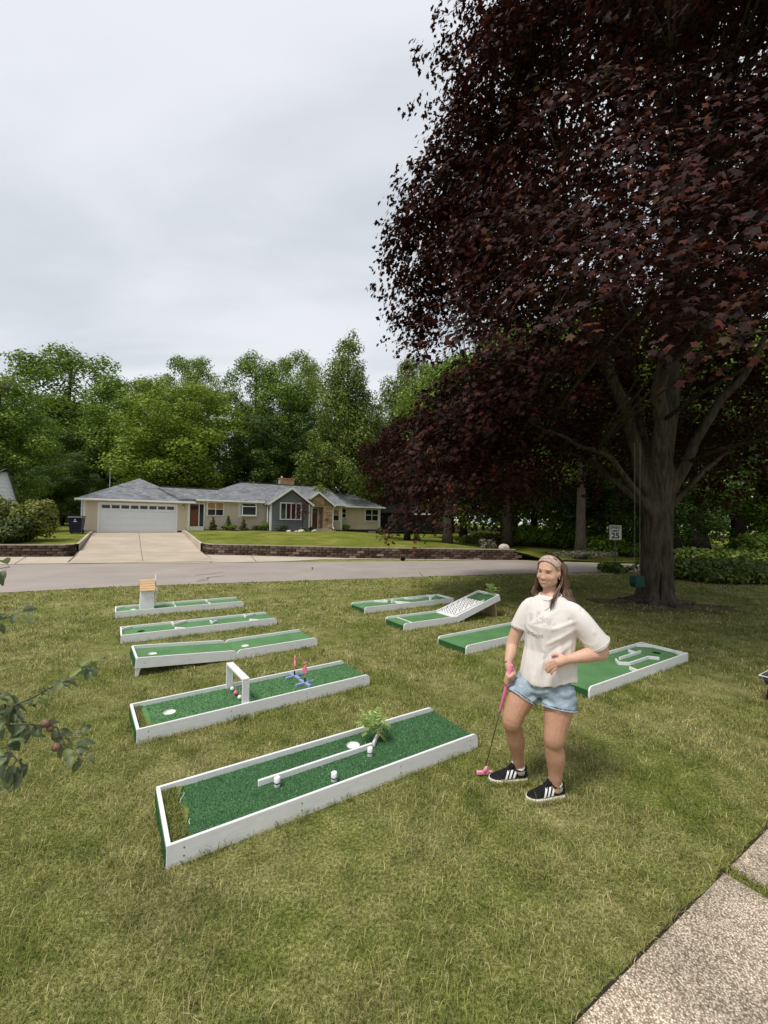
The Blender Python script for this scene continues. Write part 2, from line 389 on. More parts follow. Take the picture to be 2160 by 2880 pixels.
def yard(name, ts, frontf, back):
    vs = []; fs = []; nd = 30
    for t in ts:
        f = frontf(t) - .1
        for j in range(nd + 1):
            u = j / nd
            d = f + (-1.5 - f) * (u / .7) if u < .7 else -1.5 - (back - 1.5) * ((u - .7) / .3) ** 1.5
            vs.append(HW(t, -d, zyard(t, d)))
    for i in range(len(ts) - 1):
        for j in range(nd):
            a = i * (nd + 1) + j; fs.append((a, a + nd + 1, a + nd + 2, a + 1))
    return tag(MB().add(vs, fs).build(name, M_YARD, smooth=True), kind='structure')
yard('lawn_right', [2.82, 3.1, 3.5] + list(np.arange(4, 30, .75)) + [32, 36, 42, 50, 60, 80], front, 90)
yard('lawn_left', [-80, -50, -30, -20, -14, -12, -10, -8, -7, -6.2, -5.6, -5, -4.5, -4, -3.6, -3.3, -3.0, -2.85], lambda t: interp(t, [-80, -30, -14, -5.64, -4.0, -3.3, -2.85], [-5, 1, 6.5, 9.48, 10.07, 10.15, 9.7]), 90)

# retaining walls of split-face blocks, each block a piece of its wall
M_BLOCK = M('split_face_block', (0.135, 0.088, 0.062), 0.95, 0.45, 5.0, 0.1, 0.8, 30, bdist=0.03, which='Object')
def block_var(name):
    m, t, b = mnodes(name)
    oi = t.nodes.new('ShaderNodeObjectInfo'); P = t.nodes.new('ShaderNodeNewGeometry').outputs['Position']
    c = ramp(t, oi.outputs['Random'], [(0, (0.045, 0.029, 0.022)), (0.5, (0.085, 0.058, 0.043)), (0.9, (0.13, 0.095, 0.072)), (1, (0.24, 0.19, 0.15))])
    c = mixc(t, 1.0, c, ramp(t, noise(t, P, 18, 4, 0.7), [(0.3, (0.55, 0.55, 0.55)), (0.7, (1.4, 1.4, 1.4))]), 'MULTIPLY')
    t.links.new(c, b.inputs['Base Color']); b.inputs['Roughness'].default_value = 0.95; b.inputs['Specular IOR Level'].default_value = 0.1
    bump(t, b, noise(t, P, 40, 4), 0.8, 0.03); return m
M_BLK = block_var('retaining_block'); M_CAP = M('wall_cap', (0.30, 0.25, 0.20), 0.9, 0.3, 3, 0.1, 0.4, 40)
def blk(rs):
    rr = random.Random(rs); b_ = MB(); w, h, dp = .196, .128, .22
    f = [(-w, 0, 0), (w, 0, 0), (w, 0, h), (-w, 0, h)]
    i = [(-w * .93, -.035 - rr.random() * .02, .012), (0, -.055 - rr.random() * .025, .02), (w * .93, -.035 - rr.random() * .02, .012), (w * .93, -.03 - rr.random() * .02, h - .02), (0, -.05 - rr.random() * .025, h - .012), (-w * .93, -.03 - rr.random() * .02, h - .016)]
    bk = [(-w, dp, 0), (w, dp, 0), (w, dp, h), (-w, dp, h)]
    b_.add(f + i + bk, [(4, 5, 8, 9), (5, 6, 7, 8), (0, 1, 6, 5, 4), (1, 2, 7, 6), (2, 3, 9, 8, 7), (3, 0, 4, 9), (0, 10, 11, 1), (1, 11, 12, 2), (2, 12, 13, 3), (3, 13, 10, 0)])
    me = b_.mesh('block'); me.materials.append(M_BLK); return me
BLK = [blk(i) for i in range(5)]
CAPM = MB().box((-.2, -.06, 0), (.2, .24, .045)).mesh('cap_stone', bevel=.008); CAPM.materials.append(M_CAP)
def wall(path, label, ztopf, rng, zbase):
    root = empty('retaining_wall', HW(path[0][0], -path[0][1], 0), 0, label, 'wall')
    P = [HW(t, -d) for t, d in path]; seg = [(b_ - a).length for a, b_ in zip(P, P[1:])]; cum = np.concatenate([[0], np.cumsum(seg)]); tot = cum[-1]
    def at(s):
        i = min(len(seg) - 1, max(0, int(np.searchsorted(cum, s) - 1))); u = (s - cum[i]) / seg[i]; return P[i].lerp(P[i + 1], u), (P[i + 1] - P[i]).normalized(), path[i][0] + (path[i + 1][0] - path[i][0]) * u, path[i][1] + (path[i + 1][1] - path[i][1]) * u
    for c in range(4):
        s = .2 + (c % 2) * .2
        while s < tot - .15:
            p, d, t, dd = at(s); z0 = c * .133; top = ztopf(t, dd)
            if z0 + .11 > zbase(t, dd) and z0 + .09 < top:
                a = math.atan2(d.y, d.x); inw = Vector((-d.y, d.x, 0)) * (.03 * c)
                o = link('block', rng.choice(BLK), None, root); o.location = p + inw - root.location + Vector((0, 0, z0)); o.rotation_euler = (0, 0, a + rng.uniform(-.03, .03))
            s += .405
    s = .2
    while s < tot - .15:
        p, d, t, dd = at(s); top = min(4, math.floor((ztopf(t, dd) + .04) / .133)) * .133
        if top > zbase(t, dd) + .02 and top > .1:
            a = math.atan2(d.y, d.x); o = link('cap_stone', CAPM, None, root); o.location = p + Vector((-d.y, d.x, 0)) * .1 - root.location + Vector((0, 0, top + .002)); o.rotation_euler = (0, 0, a)
        s += .41
    return root
rng = random.Random(4)
def zb_drive(t, d): return zdrive(d) - .02 if -2.9 < t < 3.0 and d < 11 else 0.0
wall(wallR, 'long brown split-face block retaining wall along the right-hand lawn', lambda t, d: max(.56, zdrive(d) + .12) if t < 3 and d < 10 else interp(t, [3, 16.4, 17.17], [.56, .56, .42]), rng, zb_drive)
wall(wallL, 'brown block retaining wall below the hedge, left of the driveway', lambda t, d: .56 if d > 7.5 or t < -2.9 else .72, rng, zb_drive)

# path slabs beside the camera
pav = tag(empty('footpath', (0.78, 1.67, 0), R(31.8)), kind='structure')
for u0, u1 in ((-3.2, -1.75), (-1.66, 1.335), (1.43, 2.9), (2.98, 4.4)):
    MB().box((u0, -1.25, -.06), (u1, 0, .022)).build('slab', M_AGG, pav, bevel=.008)
M_SOIL = M('bare_soil', (0.04, 0.03, 0.022), 0.95, 0.4, 30, 0.1, 0.8, 90)
sl = MB(); n = 60; vs = []; fs = []; rr = random.Random(8)
for i in range(n + 1):
    u = -3.2 + 7.6 * i / n; wd = .006 + .022 * rr.random()
    vs += [(u, -.005, .004), (u, wd, .006)]
fs = [(2 * i, 2 * i + 2, 2 * i + 3, 2 * i + 1) for i in range(n)]
sl.add(vs, fs); sl.build('soil_edge', M_SOIL, pav)
# worn sandy patch at the road edge and bare ring under the maple
def patch(name, c, rx, ry, rot, mat, z=.006, seed=0):
    rr = random.Random(seed); vs = [(c[0], c[1], z)]
    n = 40
    for i in range(n):
        a = 2 * math.pi * i / n; k = .75 + .35 * rr.random(); x, y = rx * k * math.cos(a), ry * k * math.sin(a)
        vs.append((c[0] + x * math.cos(rot) - y * math.sin(rot), c[1] + x * math.sin(rot) + y * math.cos(rot), z * .7))
    return tag(MB().add(vs, [(0, 1 + i, 1 + (i + 1) % n) for i in range(n)]).build(name, mat), kind='structure')
patch('sandy_verge', (7.6, 16.45), 1.7, .38, R(12), M('sand', (0.36, 0.29, 0.21), 0.95, 0.3, 5, 0.1), .0105, 1)
patch('bare_earth', (6.7, 10.3), 1.7, 1.0, 0, M('root_soil', (0.10, 0.072, 0.05), 0.95, 0.45, 9, 0.1, 0.8, 40), .008, 2)
# ================================================================== RANCH HOUSE ACROSS THE ROAD
M_TAN = M('tan_siding', (0.62, 0.535, 0.415), 0.55, 0.06, 1.5, 0.3); M_GREY = M('grey_siding', (0.165, 0.18, 0.185), 0.6, 0.08, 2, 0.3)
M_TRIM = M('white_trim', (0.78, 0.78, 0.76), 0.45, 0.05, 3, 0.4); M_DOORW = M('garage_white', (0.72, 0.75, 0.78), 0.45, 0.04, 2, 0.4)
M_BROWN = M('wood_door', (0.155, 0.048, 0.022), 0.4, 0.25, 5, 0.4, stretch=(6, 6, .8)); M_DARK = M('foundation', (0.03, 0.03, 0.033), 0.9, 0.3)
M_SHADE = M('roller_shade', (0.45, 0.22, 0.12), 0.8, 0.1); M_CURT = M('dark_curtain', (0.06, 0.014, 0.016), 0.9, 0.5, 12, stretch=(8, 8, .5))
def glass_material():
    m, t, b = mnodes('window_glass')
    b.inputs['Base Color'].default_value = (0.018, 0.021, 0.024, 1); b.inputs['Roughness'].default_value = 0.08; b.inputs['Specular IOR Level'].default_value = 0.5
    P = t.nodes.new('ShaderNodeNewGeometry').outputs['Position']; bump(t, b, noise(t, P, 3, 2), 0.05, 0.02); return m
M_GLASS = glass_material()
def shingle_material():
    m, t, b = mnodes('grey_shingles')
    v = pos(t, (1, 1, 1)); s = t.nodes.new('ShaderNodeSeparateXYZ'); t.links.new(v, s.inputs[0])
    a = t.nodes.new('ShaderNodeMath'); a.operation = 'ADD'; t.links.new(s.outputs['X'], a.inputs[0]); t.links.new(s.outputs['Y'], a.inputs[1])
    zz = t.nodes.new('ShaderNodeMath'); zz.operation = 'MULTIPLY'; t.links.new(s.outputs['Z'], zz.inputs[0]); zz.inputs[1].default_value = 2.6
    c = t.nodes.new('ShaderNodeCombineXYZ'); t.links.new(a.outputs[0], c.inputs[0]); t.links.new(zz.outputs[0], c.inputs[1])
    br = node(t, 'ShaderNodeTexBrick'); t.links.new(c.outputs[0], br.inputs['Vector'])
    br.inputs['Color1'].default_value = (0.10, 0.106, 0.118, 1); br.inputs['Color2'].default_value = (0.23, 0.238, 0.255, 1); br.inputs['Mortar'].default_value = (0.09, 0.095, 0.105, 1)
    br.inputs['Scale'].default_value = 3.0; br.inputs['Mortar Size'].default_value = 0.012; br.inputs['Brick Width'].default_value = 0.8; br.inputs['Row Height'].default_value = 0.42; br.inputs['Bias'].default_value = 0.1
    k = mixc(t, 1.0, br.outputs['Color'], ramp(t, noise(t, v, 1.2, 5), [(0.3, (0.85, 0.85, 0.85)), (0.7, (1.15, 1.15, 1.15))]), 'MULTIPLY')
    k = mixc(t, 1.0, k, ramp(t, noise(t, v, 45, 2), [(0.3, (0.8, 0.8, 0.8)), (0.7, (1.2, 1.2, 1.2))]), 'MULTIPLY')
    t.links.new(k, b.inputs['Base Color']); b.inputs['Roughness'].default_value = 0.95; b.inputs['Specular IOR Level'].default_value = 0.15
    bump(t, b, br.outputs['Fac'], -0.5, 0.02); return m
M_ROOF = shingle_material()
house = empty('ranch_house', (HX, HY, 0), HT, 'long tan ranch house with white garage door and grey gabled bay', 'house')
def hb(name, a, b, mat, parent=None, bevel=0.0):
    return MB().box(a, b).build(name, mat, parent or house, bevel=bevel)
# wall cores
def core(name, t0, t1, b0, b1, z0, z1, mat): return hb(name, (t0, b0, z0), (t1, b1, z1), mat)
core('garage_wall', -3.3, 3.28, 0.02, 8.2, 0.6, 3.13, M_TAN); core('main_wall', 3.29, 16.2, 0.18, 8.0, 0.8, 3.33, M_TAN)
core('wing_wall', 16.21, 20.8, 1.02, 7.4, 0.3, 3.26, M_TAN); core('bay_wall', 9.25, 12.66, -0.98, 0.17, 0.9, 3.28, M_GREY)
hb('foundation', (3.6, .12, .8), (16.15, .175, 1.09), M_DARK); hb('foundation', (16.22, .97, .3), (20.78, 1.015, 1.14), M_DARK); hb('foundation', (2.5, -.03, .7), (3.27, .015, .99), M_DARK)
# clapboards: one board per course
def boards(t0, t1, yf, z0, z1, course, mat, name='clapboard'):
    n = int(round((z1 - z0) / course)); c = (z1 - z0) / n
    me = MB().add([(t0, -.045, 0), (t1, -.045, 0), (t1, -.006, c + .006), (t0, -.006, c + .006), (t0, .0, 0), (t1, .0, 0), (t1, .0, c + .006), (t0, .0, c + .006)], [(0, 1, 2, 3), (7, 6, 5, 4), (0, 4, 5, 1), (1, 5, 6, 2), (2, 6, 7, 3), (3, 7, 4, 0)]).mesh(name); me.materials.append(mat)
    for i in range(n): link(name, me, None, house, (0, yf, z0 + i * c))
boards(-3.2, -2.5, 0.019, 1.0, 3.12, .115, M_TAN); boards(2.5, 3.2, 0.019, 1.0, 3.12, .115, M_TAN); boards(-2.499, 2.499, 0.019, 2.975, 3.12, .075, M_TAN)
boards(4.45, 9.22, .179, 1.1, 3.32, .115, M_TAN); boards(15.1, 16.1, .179, 1.15, 3.32, .115, M_TAN); boards(16.35, 20.72, 1.019, 1.15, 3.25, .115, M_TAN)
n = 10
boards(9.36, 12.55, -.981, 1.1, 3.3, .2, M_GREY)
for i in range(6):      # gable boards shorten towards the peak
    za = 3.3 + i * .2; w2 = 1.6 * (1 - (za - 3.3 + .04) / 1.23)
    if w2 > .1:
        w3 = max(.02, w2 - .26)
        MB().add([(10.95 - w2, -1.005, za), (10.95 + w2, -1.005, za), (10.95 + w3, -.987, za + .205), (10.95 - w3, -.987, za + .205), (10.95 - w2, -.96, za), (10.95 + w2, -.96, za), (10.95 + w3, -.96, za + .205), (10.95 - w3, -.96, za + .205)], [(0, 1, 2, 3), (7, 6, 5, 4), (0, 4, 5, 1), (1, 5, 6, 2), (2, 6, 7, 3), (3, 7, 4, 0)]).build('clapboard', M_GREY, house)
# corner boards
for a, b, z0, z1 in (((-3.34, -.03), (-3.2, .06), .95, 3.14), ((3.2, -.03), (3.34, .06), .95, 3.14), ((9.22, -1.03), (9.36, -.9), 1.0, 3.3), ((12.55, -1.03), (12.69, -.9), 1.0, 3.3), ((16.1, .12), (16.26, .24), 1.05, 3.34), ((20.72, .96), (20.86, 1.08), 1.0, 3.27)):
    hb('corner_board', (a[0], a[1], z0), (b[0], b[1], z1), M_TRIM)
# roofs (closed slabs with a white fascia and gutter)
def roof(name, polys, th=.09):
    root = None; b_ = MB()
    for p in polys:
        p = [Vector(v) for v in p]; n = (p[1] - p[0]).cross(p[2] - p[0]).normalized()
        if n.z < 0: p = p[::-1]; n = -n
        k = len(p); o = [v - Vector((0, 0, th)) for v in p]
        b_.add(p + o, [tuple(range(k)), tuple(range(2 * k - 1, k - 1, -1))] + [(i, i + k, (i + 1) % k + k, (i + 1) % k) for i in range(k)])
    return b_.build(name, M_ROOF, house)
S_ = .42; ZE = 3.34
gp = (0.0, 4.1, 5.10); e = .42
g0, g1, g2, g3 = (-3.3 - e, -e, 3.19), (3.28 + e, -e, 3.19), (3.28 + e, 8.2 + e, 3.19), (-3.3 - e, 8.2 + e, 3.19)
rg = roof('garage_roof', [(g0, g1, gp), (g1, g2, gp), (g2, g3, gp), (g3, g0, gp)])
def zr(b): return ZE + S_ * (b + .4)
rm = roof('main_roof', [[(2.6, -.22, zr(-.22)), (16.5, -.22, zr(-.22)), (16.5, 4.23, zr(4.23)), (8.0, 4.23, zr(4.23)), (5.7, 2.05, zr(2.05)), (1.2, 2.05, zr(2.05))],
    [(16.5, 4.23, zr(4.23)), (16.5, 8.7, zr(-.22)), (6.2, 8.7, zr(-.22)), (8.0, 4.23, zr(4.23))], [(8.0, 4.23, zr(4.23)), (6.0, 8.7, zr(-.22)), (5.2, 4.3, zr(-.1)), (5.7, 2.05, zr(2.05))], [(1.2, 2.05, zr(2.05)), (5.7, 2.05, zr(2.05)), (5.4, 4.4, zr(-.2)), (1.0, 4.4, zr(-.2))]])
MB().prism([(.2, 3.3), (8.0, 3.3), (4.23, 5.12)], 16.2, 16.3, 'x').build('gable_end', M_TAN, house)
w0, w1, w2_, w3 = (16.28, .62, 3.33), (21.2, .62, 3.33), (21.2, 7.9, 3.33), (16.28, 7.9, 3.33); wa, wb = (16.28, 4.1, 4.72), (19.4, 4.1, 4.72)
rw = roof('wing_roof', [[w0, w1, wb, wa], [w1, w2_, wb], [w2_, w3, wa, wb]])
# cross gables
def gable(name, tc, tl, tr, ze, zp, b0, b1):
    return roof(name, [[(tl, b0, ze), (tc, b0, zp), (tc, b1, zp), (tl, b1, ze)], [(tc, b0, zp), (tr, b0, ze), (tr, b1, ze), (tc, b1, zp)]], .08)
r1 = gable('bay_roof', 10.95, 8.95, 12.95, 3.22, 4.64, -1.3, 2.9); r2 = gable('entry_roof', 13.56, 11.95, 15.18, 3.27, 4.46, -.78, 2.4)
def rake(parent, pts, b0):
    for p, q in zip(pts, pts[1:]):
        MB().bar((p[0], b0, p[1]), (q[0], b0, q[1]), .035, .15, (0, 0, 1)).build('rake_board', M_TRIM, parent)
rake(r1, [(8.97, 3.17), (10.95, 4.58), (12.93, 3.17)], -1.325); rake(r2, [(12.72, 3.78), (13.56, 4.40), (15.16, 3.21)], -.805)
M_RIDGE = M('ridge_cap', (0.075, 0.078, 0.085), 0.9)
for p, q in (((5.7, 2.05, 4.40), (1.3, 2.05, 4.40)), ((8.0, 4.23, 5.315), (16.5, 4.23, 5.315))): MB().bar(p, q, .2, .05).build('ridge_cap', M_RIDGE, rm)
MB().bar((16.3, 4.1, 4.74), (19.4, 4.1, 4.74), .2, .05).build('ridge_cap', M_RIDGE, rw)
for par, p, q in ((rg, (-3.74, -.44, 3.13), (3.7, -.44, 3.13)), (rm, (3.75, -.25, 3.35), (9.0, -.25, 3.35)), (rm, (15.1, -.25, 3.35), (16.5, -.25, 3.35)), (rw, (16.6, .6, 3.28), (21.22, .6, 3.28))):
    MB().bar(p, q, .1, .12).build('gutter', M_TRIM, par, bevel=.015)
MB().bar((-3.74, -.5, 3.13), (-3.74, 8.7, 3.13), .1, .12).build('gutter', M_TRIM, rg)
MB().box((-3.6, -.4, 3.09), (3.6, 0.0, 3.115)).build('soffit', M_TRIM, rg); MB().box((3.7, -.2, 3.30), (16.4, .17, 3.325)).build('soffit', M_TRIM, rm)
for t, b, z0, z1 in ((9.16, -.5, 1.05, 3.2), (12.82, -1.06, 1.12, 3.2), (-3.4, -.1, 1.0, 3.1), (15.02, -.6, 1.2, 3.2)):
    MB().tube([(t, b - .2, z1 + .05), (t, b, z1 - .2), (t, b, z0 + .15), (t, b - .2, z0)], .045, 6).build('downspout', M_TRIM, house)
# gable stone front of the entry
M_STONE = []
for i, c in enumerate(((0.44, 0.29, 0.165), (0.52, 0.37, 0.22), (0.36, 0.215, 0.12), (0.58, 0.44, 0.29), (0.40, 0.30, 0.2))): M_STONE.append(M('sandstone_%d' % i, c, 0.85, 0.2, 6, 0.2, 0.5, 20, bdist=.02))
M_MORT = M('mortar', (0.36, 0.30, 0.23), 0.95)
core('entry_wall', 12.7, 12.97, -.5, .17, .95, 3.2, M_MORT); core('entry_pier', 14.12, 14.98, -.5, .17, .95, 3.2, M_MORT); core('entry_recess', 12.98, 14.11, .1, .17, 1.2, 3.1, M_MORT)
MB().prism([(12.7, 3.1), (14.98, 3.1), (14.98, 3.24), (13.56, 4.33), (12.75, 3.7)], -.5, -.3).build('entry_gable', M_MORT, house)
rs = random.Random(11)
def stone(t0, t1, z0, z1, yf):
    MB().box((t0 + .012, yf - .03 - rs.random() * .02, z0 + .012), (t1 - .012, yf, z1 - .012)).build('stone', rs.choice(M_STONE), house, bevel=.01, seg=1)
def stone_rows(t0, t1, z0, z1, yf, gablef=None):
    z = z0
    while z < z1 - .05:
        h = min(rs.choice((.14, .18, .24)), z1 - z); a, b_ = t0, t1
        if gablef: a, b_ = gablef(z + h); a, b_ = max(a, t0), min(b_, t1)
        t = a
        while t < b_ - .06:
            l = min(rs.uniform(.22, .5), b_ - t); l = b_ - t if b_ - t - l < .12 else l
            stone(t, t + l, z, z + h, yf); t += l
        z += h
stone_rows(14.13, 14.97, 1.0, 3.1, -.501); stone_rows(12.72, 12.96, 1.0, 3.1, -.501)
stone_rows(12.72, 14.97, 3.1, 4.3, -.501, lambda z: (13.56 - (4.36 - z) / .74, 13.56 + (4.36 - z) / .76))
stone_rows(13.86, 14.1, 1.3, 3.05, .099)
hb('step', (12.98, -1.25, .95), (15.0, -.5, 1.08), M_CONC); hb('step', (12.98, -.9, 1.081), (14.5, .1, 1.24), M_CONC)
# doors
def door(t0, t1, z0, z1, y, light=True):
    d = hb('door', (t0, y - .04, z0), (t1, y, z1), M_BROWN, bevel=.006); w = t1 - t0
    for a, b_ in ((.1, .33), (.38, .61), (.66, .89)):
        hb('pane', (t0 + a * w, y - .046, z0 + (z1 - z0) * .76), (t0 + b_ * w, y - .042, z0 + (z1 - z0) * .93), M_GLASS, d)
    for a, b_ in ((.1, .46), (.54, .9)): hb('panel', (t0 + a * w, y - .05, z0 + .12), (t0 + b_ * w, y - .041, z0 + (z1 - z0) * .68), M_BROWN, d, .006)
    MB().ball((t1 - .06, y - .07, z0 + (z1 - z0) * .47), .03, 8, 6).build('handle', M('brass', (0.5, 0.35, 0.12), 0.3, 0.05, metal=1.0), d, True)
    return d
def frame(t0, t1, z0, z1, y, w=.08, th=.05, name='trim', parent=None, sill=True):
    b_ = MB().box((t0, y - th, z0), (t0 + w, y, z1)).box((t1 - w, y - th, z0), (t1, y, z1)).box((t0 + w, y - th + .002, z1 - w), (t1 - w, y, z1))
    if sill: b_.box((t0 + w, y - th - .02, z0), (t1 - w, y, z0 + w * .8))
    return b_.build(name, M_TRIM, parent or house)
door(3.38, 3.98, 1.33, 3.02, .16); frame(3.3, 4.43, 1.1, 3.13, .178, .075, .06)
hb('sidelight', (4.05, .13, 1.33), (4.33, .15, 3.04), M_GLASS); hb('mullion', (3.985, .09, 1.2), (4.045, .17, 3.05), M_TRIM); hb('threshold', (3.37, .0, 1.02), (4.36, .17, 1.32), M_TRIM); hb('stoop', (3.34, -.7, .9), (4.7, .0, 1.02), M_CONC)
door(13.1, 13.78, 1.30, 2.98, .06); frame(13.0, 13.87, 1.25, 3.07, .095, .09, .06, sill=False)
# windows
def window(t0, t1, z0, z1, y, n=2, shade=None, w=.075):
    wn = empty('window', (0, 0, 0)); wn.parent = house
    frame(t0, t1, z0, z1, y, w, .06, 'frame', wn)
    cw = (t1 - t0 - 2 * w + .0) / n
    for i in range(n):
        a = t0 + w + i * cw; b_ = a + cw
        if i: MB().box((a - .03, y - .058, z0 + w * .8), (a + .03, y - .004, z1 - w)).build('mullion', M_TRIM, wn)
        zm = (z0 + z1) / 2; g = .035
        for (za, zb, yy) in ((z0 + w * .8, zm, y - .018), (zm, z1 - w, y - .030)):
            MB().box((a + .03, yy - .012, za + g), (b_ - .03, yy - .008, zb - g)).build('pane', M_GLASS if not (shade and za == zm) else shade, wn)
        MB().box((a, y - .045, zm - .025), (b_, y - .03, zm + .025)).build('meeting_rail', M_TRIM, wn)
    return wn
window(4.57, 5.87, 2.14, 3.27, .155, 2, M_SHADE); window(15.22, 16.02, 1.87, 3.06, .155, 1, M_SHADE, .09); window(16.5, 17.1, 2.2, 3.15, .995, 1, None, .06); window(19.1, 20.66, 1.93, 3.17, .995, 2)
# garden window box
gw = empty('window'); gw.parent = house
frame(6.97, 8.48, 2.13, 3.29, .155, .2, .04, 'frame', gw)
MB().box((7.17, -.25, 2.2), (8.33, .12, 2.3)).build('sill_box', M_TRIM, gw)
for t in (7.17, 8.27): MB().box((t, -.25, 2.301), (t + .06, -.19, 2.95)).build('post', M_TRIM, gw)
MB().box((7.17, -.25, 2.951), (8.33, -.19, 3.01)).build('rail', M_TRIM, gw)
for t in (7.2, 8.3): MB().bar((t, -.22, 2.99), (t, .12, 3.22), .06, .06).build('rail', M_TRIM, gw)
MB().box((7.23, -.225, 2.3), (8.27, -.215, 2.95)).build('pane', M_GLASS, gw); MB().add([(7.2, -.2, 3.0), (8.3, -.2, 3.0), (8.3, .12, 3.2), (7.2, .12, 3.2)], [(0, 1, 2, 3)]).build('pane', M_GLASS, gw)
for t in (7.18, 8.31): MB().box((t, -.2, 2.3), (t + .012, .12, 2.98)).build('pane', M_GLASS, gw)
# bay picture window with four lights
bw = empty('window'); bw.parent = house
frame(10.03, 11.9, 1.95, 3.4, -1.0, .09, .09, 'frame', bw)
for i in range(4):
    a = 10.13 + i * .4225
    MB().box((a + .02, -1.04, 2.06), (a + .39, -1.03, 3.28)).build('pane', M_CURT if i in (1, 2) else M_GLASS, bw)
    if i: MB().box((a - .03, -1.08, 2.04), (a + .03, -1.005, 3.31)).build('mullion', M_TRIM, bw)
# garage door: four sections of panels, eight lights
gd = hb('garage_door', (-2.33, .005, .87), (2.35, .018, 2.86), M_DOORW)
frame(-2.5, 2.5, .85, 2.97, .018, .14, .06, 'trim', sill=False)
for r in range(4):
    z0 = .88 + r * .495
    hb('door_section', (-2.345, -.012, z0), (2.345, .0045, z0 + .482), M_DOORW, gd, .006)
    for c in range(8):
        a = -2.29 + c * .577
        if r == 3: hb('door_light', (a + .03, -.022, z0 + .19), (a + .5, -.0125, z0 + .42), M_GLASS, gd)
        else:
            for k in (.05, .27): hb('door_panel', (a + .03, -.0165, z0 + k), (a + .52, -.0125, z0 + k + .17), M_DOORW, gd, .003)
lm = empty('coach_lamp', (2.88, -.02, 2.62)); lm.parent = house
M_BRONZE = M('lamp_metal', (0.22, 0.15, 0.08), 0.4, 0.1, metal=.7)
MB().bar((0, .03, .33), (0, -.14, .36), .03, .03).build('arm', M_BRONZE, lm); MB().lathe([(.03, .0), (.05, .02), (.085, .24), (.02, .3), (.012, .36)], 8, (0, -.13, 0)).build('lantern', M('lamp_glass', (0.55, 0.5, 0.42), 0.2), lm); MB().lathe([(.1, .25), (.03, .33), (.01, .36)], 8, (0, -.13, .002)).build('cap', M_BRONZE, lm)
l2 = copy_tree(lm, house); l2.location = (14.55, -.53, 2.45); l2.scale = (.8, .8, .7)
hb('mailbox', (14.3, -.62, 2.0), (14.6, -.53, 2.14), M_BRONZE, None, .01)
# chimney with courses of brick
M_BRICK = M('chimney_brick', (0.42, 0.25, 0.135), 0.9, 0.3, 14, 0.2); M_BR2 = M('chimney_brick_pale', (0.5, 0.33, 0.19), 0.9, 0.3, 14, 0.2)
ch = core('chimney', 11.8, 13.15, 4.75, 5.45, 4.4, 5.92, M_MORT)
for r in range(9):
    t = 11.78 - (r % 2) * .1; z = 5.12 + r * .088
    while t < 13.15:
        a, b_ = max(11.78, t), min(13.17, t + .21)
        if b_ - a > .04: MB().box((a + .004, 4.735, z), (b_ - .004, 4.76, z + .08)).build('brick', rs.choice((M_BRICK, M_BR2)), ch)
        t += .215
MB().box((11.75, 4.7, 5.93), (13.2, 5.5, 6.0)).build('cap', M_BRICK, ch, bevel=.01); MB().tube([(12.05, 5.1, 6.0), (12.05, 5.1, 6.22)], .09, 8).build('flue', M('flue_clay', (0.6, 0.5, 0.42), 0.8), ch)
MB().box((19.5, .93, .74), (20.4, .965, 1.0)).build('vent', M_DARK, house)
for i in range(7): hb('vent_bar', (19.55 + i * .12, .915, .75), (19.59 + i * .12, .928, .99), M_TRIM)

# white gabled neighbour at the left edge
nb = empty('neighbour_house', (-23.24, 24.12, .42), R(52), 'white clapboard gable of a house peeking over the hedge at the left edge', 'house')
M_WH = M('white_clapboard', (0.66, 0.70, 0.73), 0.6, 0.05)
MB().prism([(-2.6, 0), (1.8, 0), (1.8, 1.75), (1.15, 4.15), (-2.6, 1.75)], 0.02, 7).build('wall', M_WH, nb)
for i in range(17):
    z = .1 + i * .235; wl, wr = -2.6, 1.8
    if z > 1.75: wr = 1.8 - (z - 1.75) / 2.4 * .65; wl = -2.6 + (z - 1.75) / 2.4 * 3.75
    if wr - wl > .1: MB().add([(wl, -.03, z), (wr, -.03, z), (wr - .06 * (z > 1.6), -.005, z + .235), (wl + .2 * (z > 1.6), -.005, z + .235)], [(0, 1, 2, 3)]).add([(wl, -.03, z), (wr, -.03, z), (wr, .01, z), (wl, .01, z)], [(3, 2, 1, 0)]).build('clapboard', M_WH, nb)
for p, q in (((1.15, 4.2), (1.86, 1.6)), ((1.15, 4.2), (-2.8, 1.65))):
    MB().add([(p[0], -.25, p[1]), (q[0], -.25, q[1]), (q[0], 7.2, q[1]), (p[0], 7.2, p[1])], [(0, 1, 2, 3)]).add([(p[0], -.25, p[1] + .1), (q[0], -.25, q[1] + .1), (q[0], 7.2, q[1] + .1), (p[0], 7.2, p[1] + .1)], [(0, 1, 2, 3)]).build('roof', M_ROOF, nb)
MB().box((1.7, -.1, 1.45), (3.6, 4, 1.58)).build('porch_roof', M_TRIM, nb)
# dark low house behind the trees on the right
dh = empty('dark_house', (2.6, 47, 1.2), R(8), 'low dark house half hidden behind the far trunks', 'house')
M_DK = M('dark_siding', (0.035, 0.038, 0.045), 0.8, 0.15)
MB().box((-3.4, 0, -.3), (4.2, 8, 1.75)).build('wall', M_DK, dh)
MB().prism([(-.8, 1.72), (8.8, 1.72), (4, 3.3)], -4.2, 4.8, 'x').build('roof', M('dark_roof', (0.085, 0.075, 0.072), 0.9, 0.2), dh)
MB().box((.6, -.9, 1.55), (4.6, -.82, 1.7)).build('fascia', M_TRIM, dh)
for t in (-2.2, .4, 2.6): MB().box((t, -.03, .35), (t + .9, -.005, 1.35)).build('window', M_GLASS, dh)
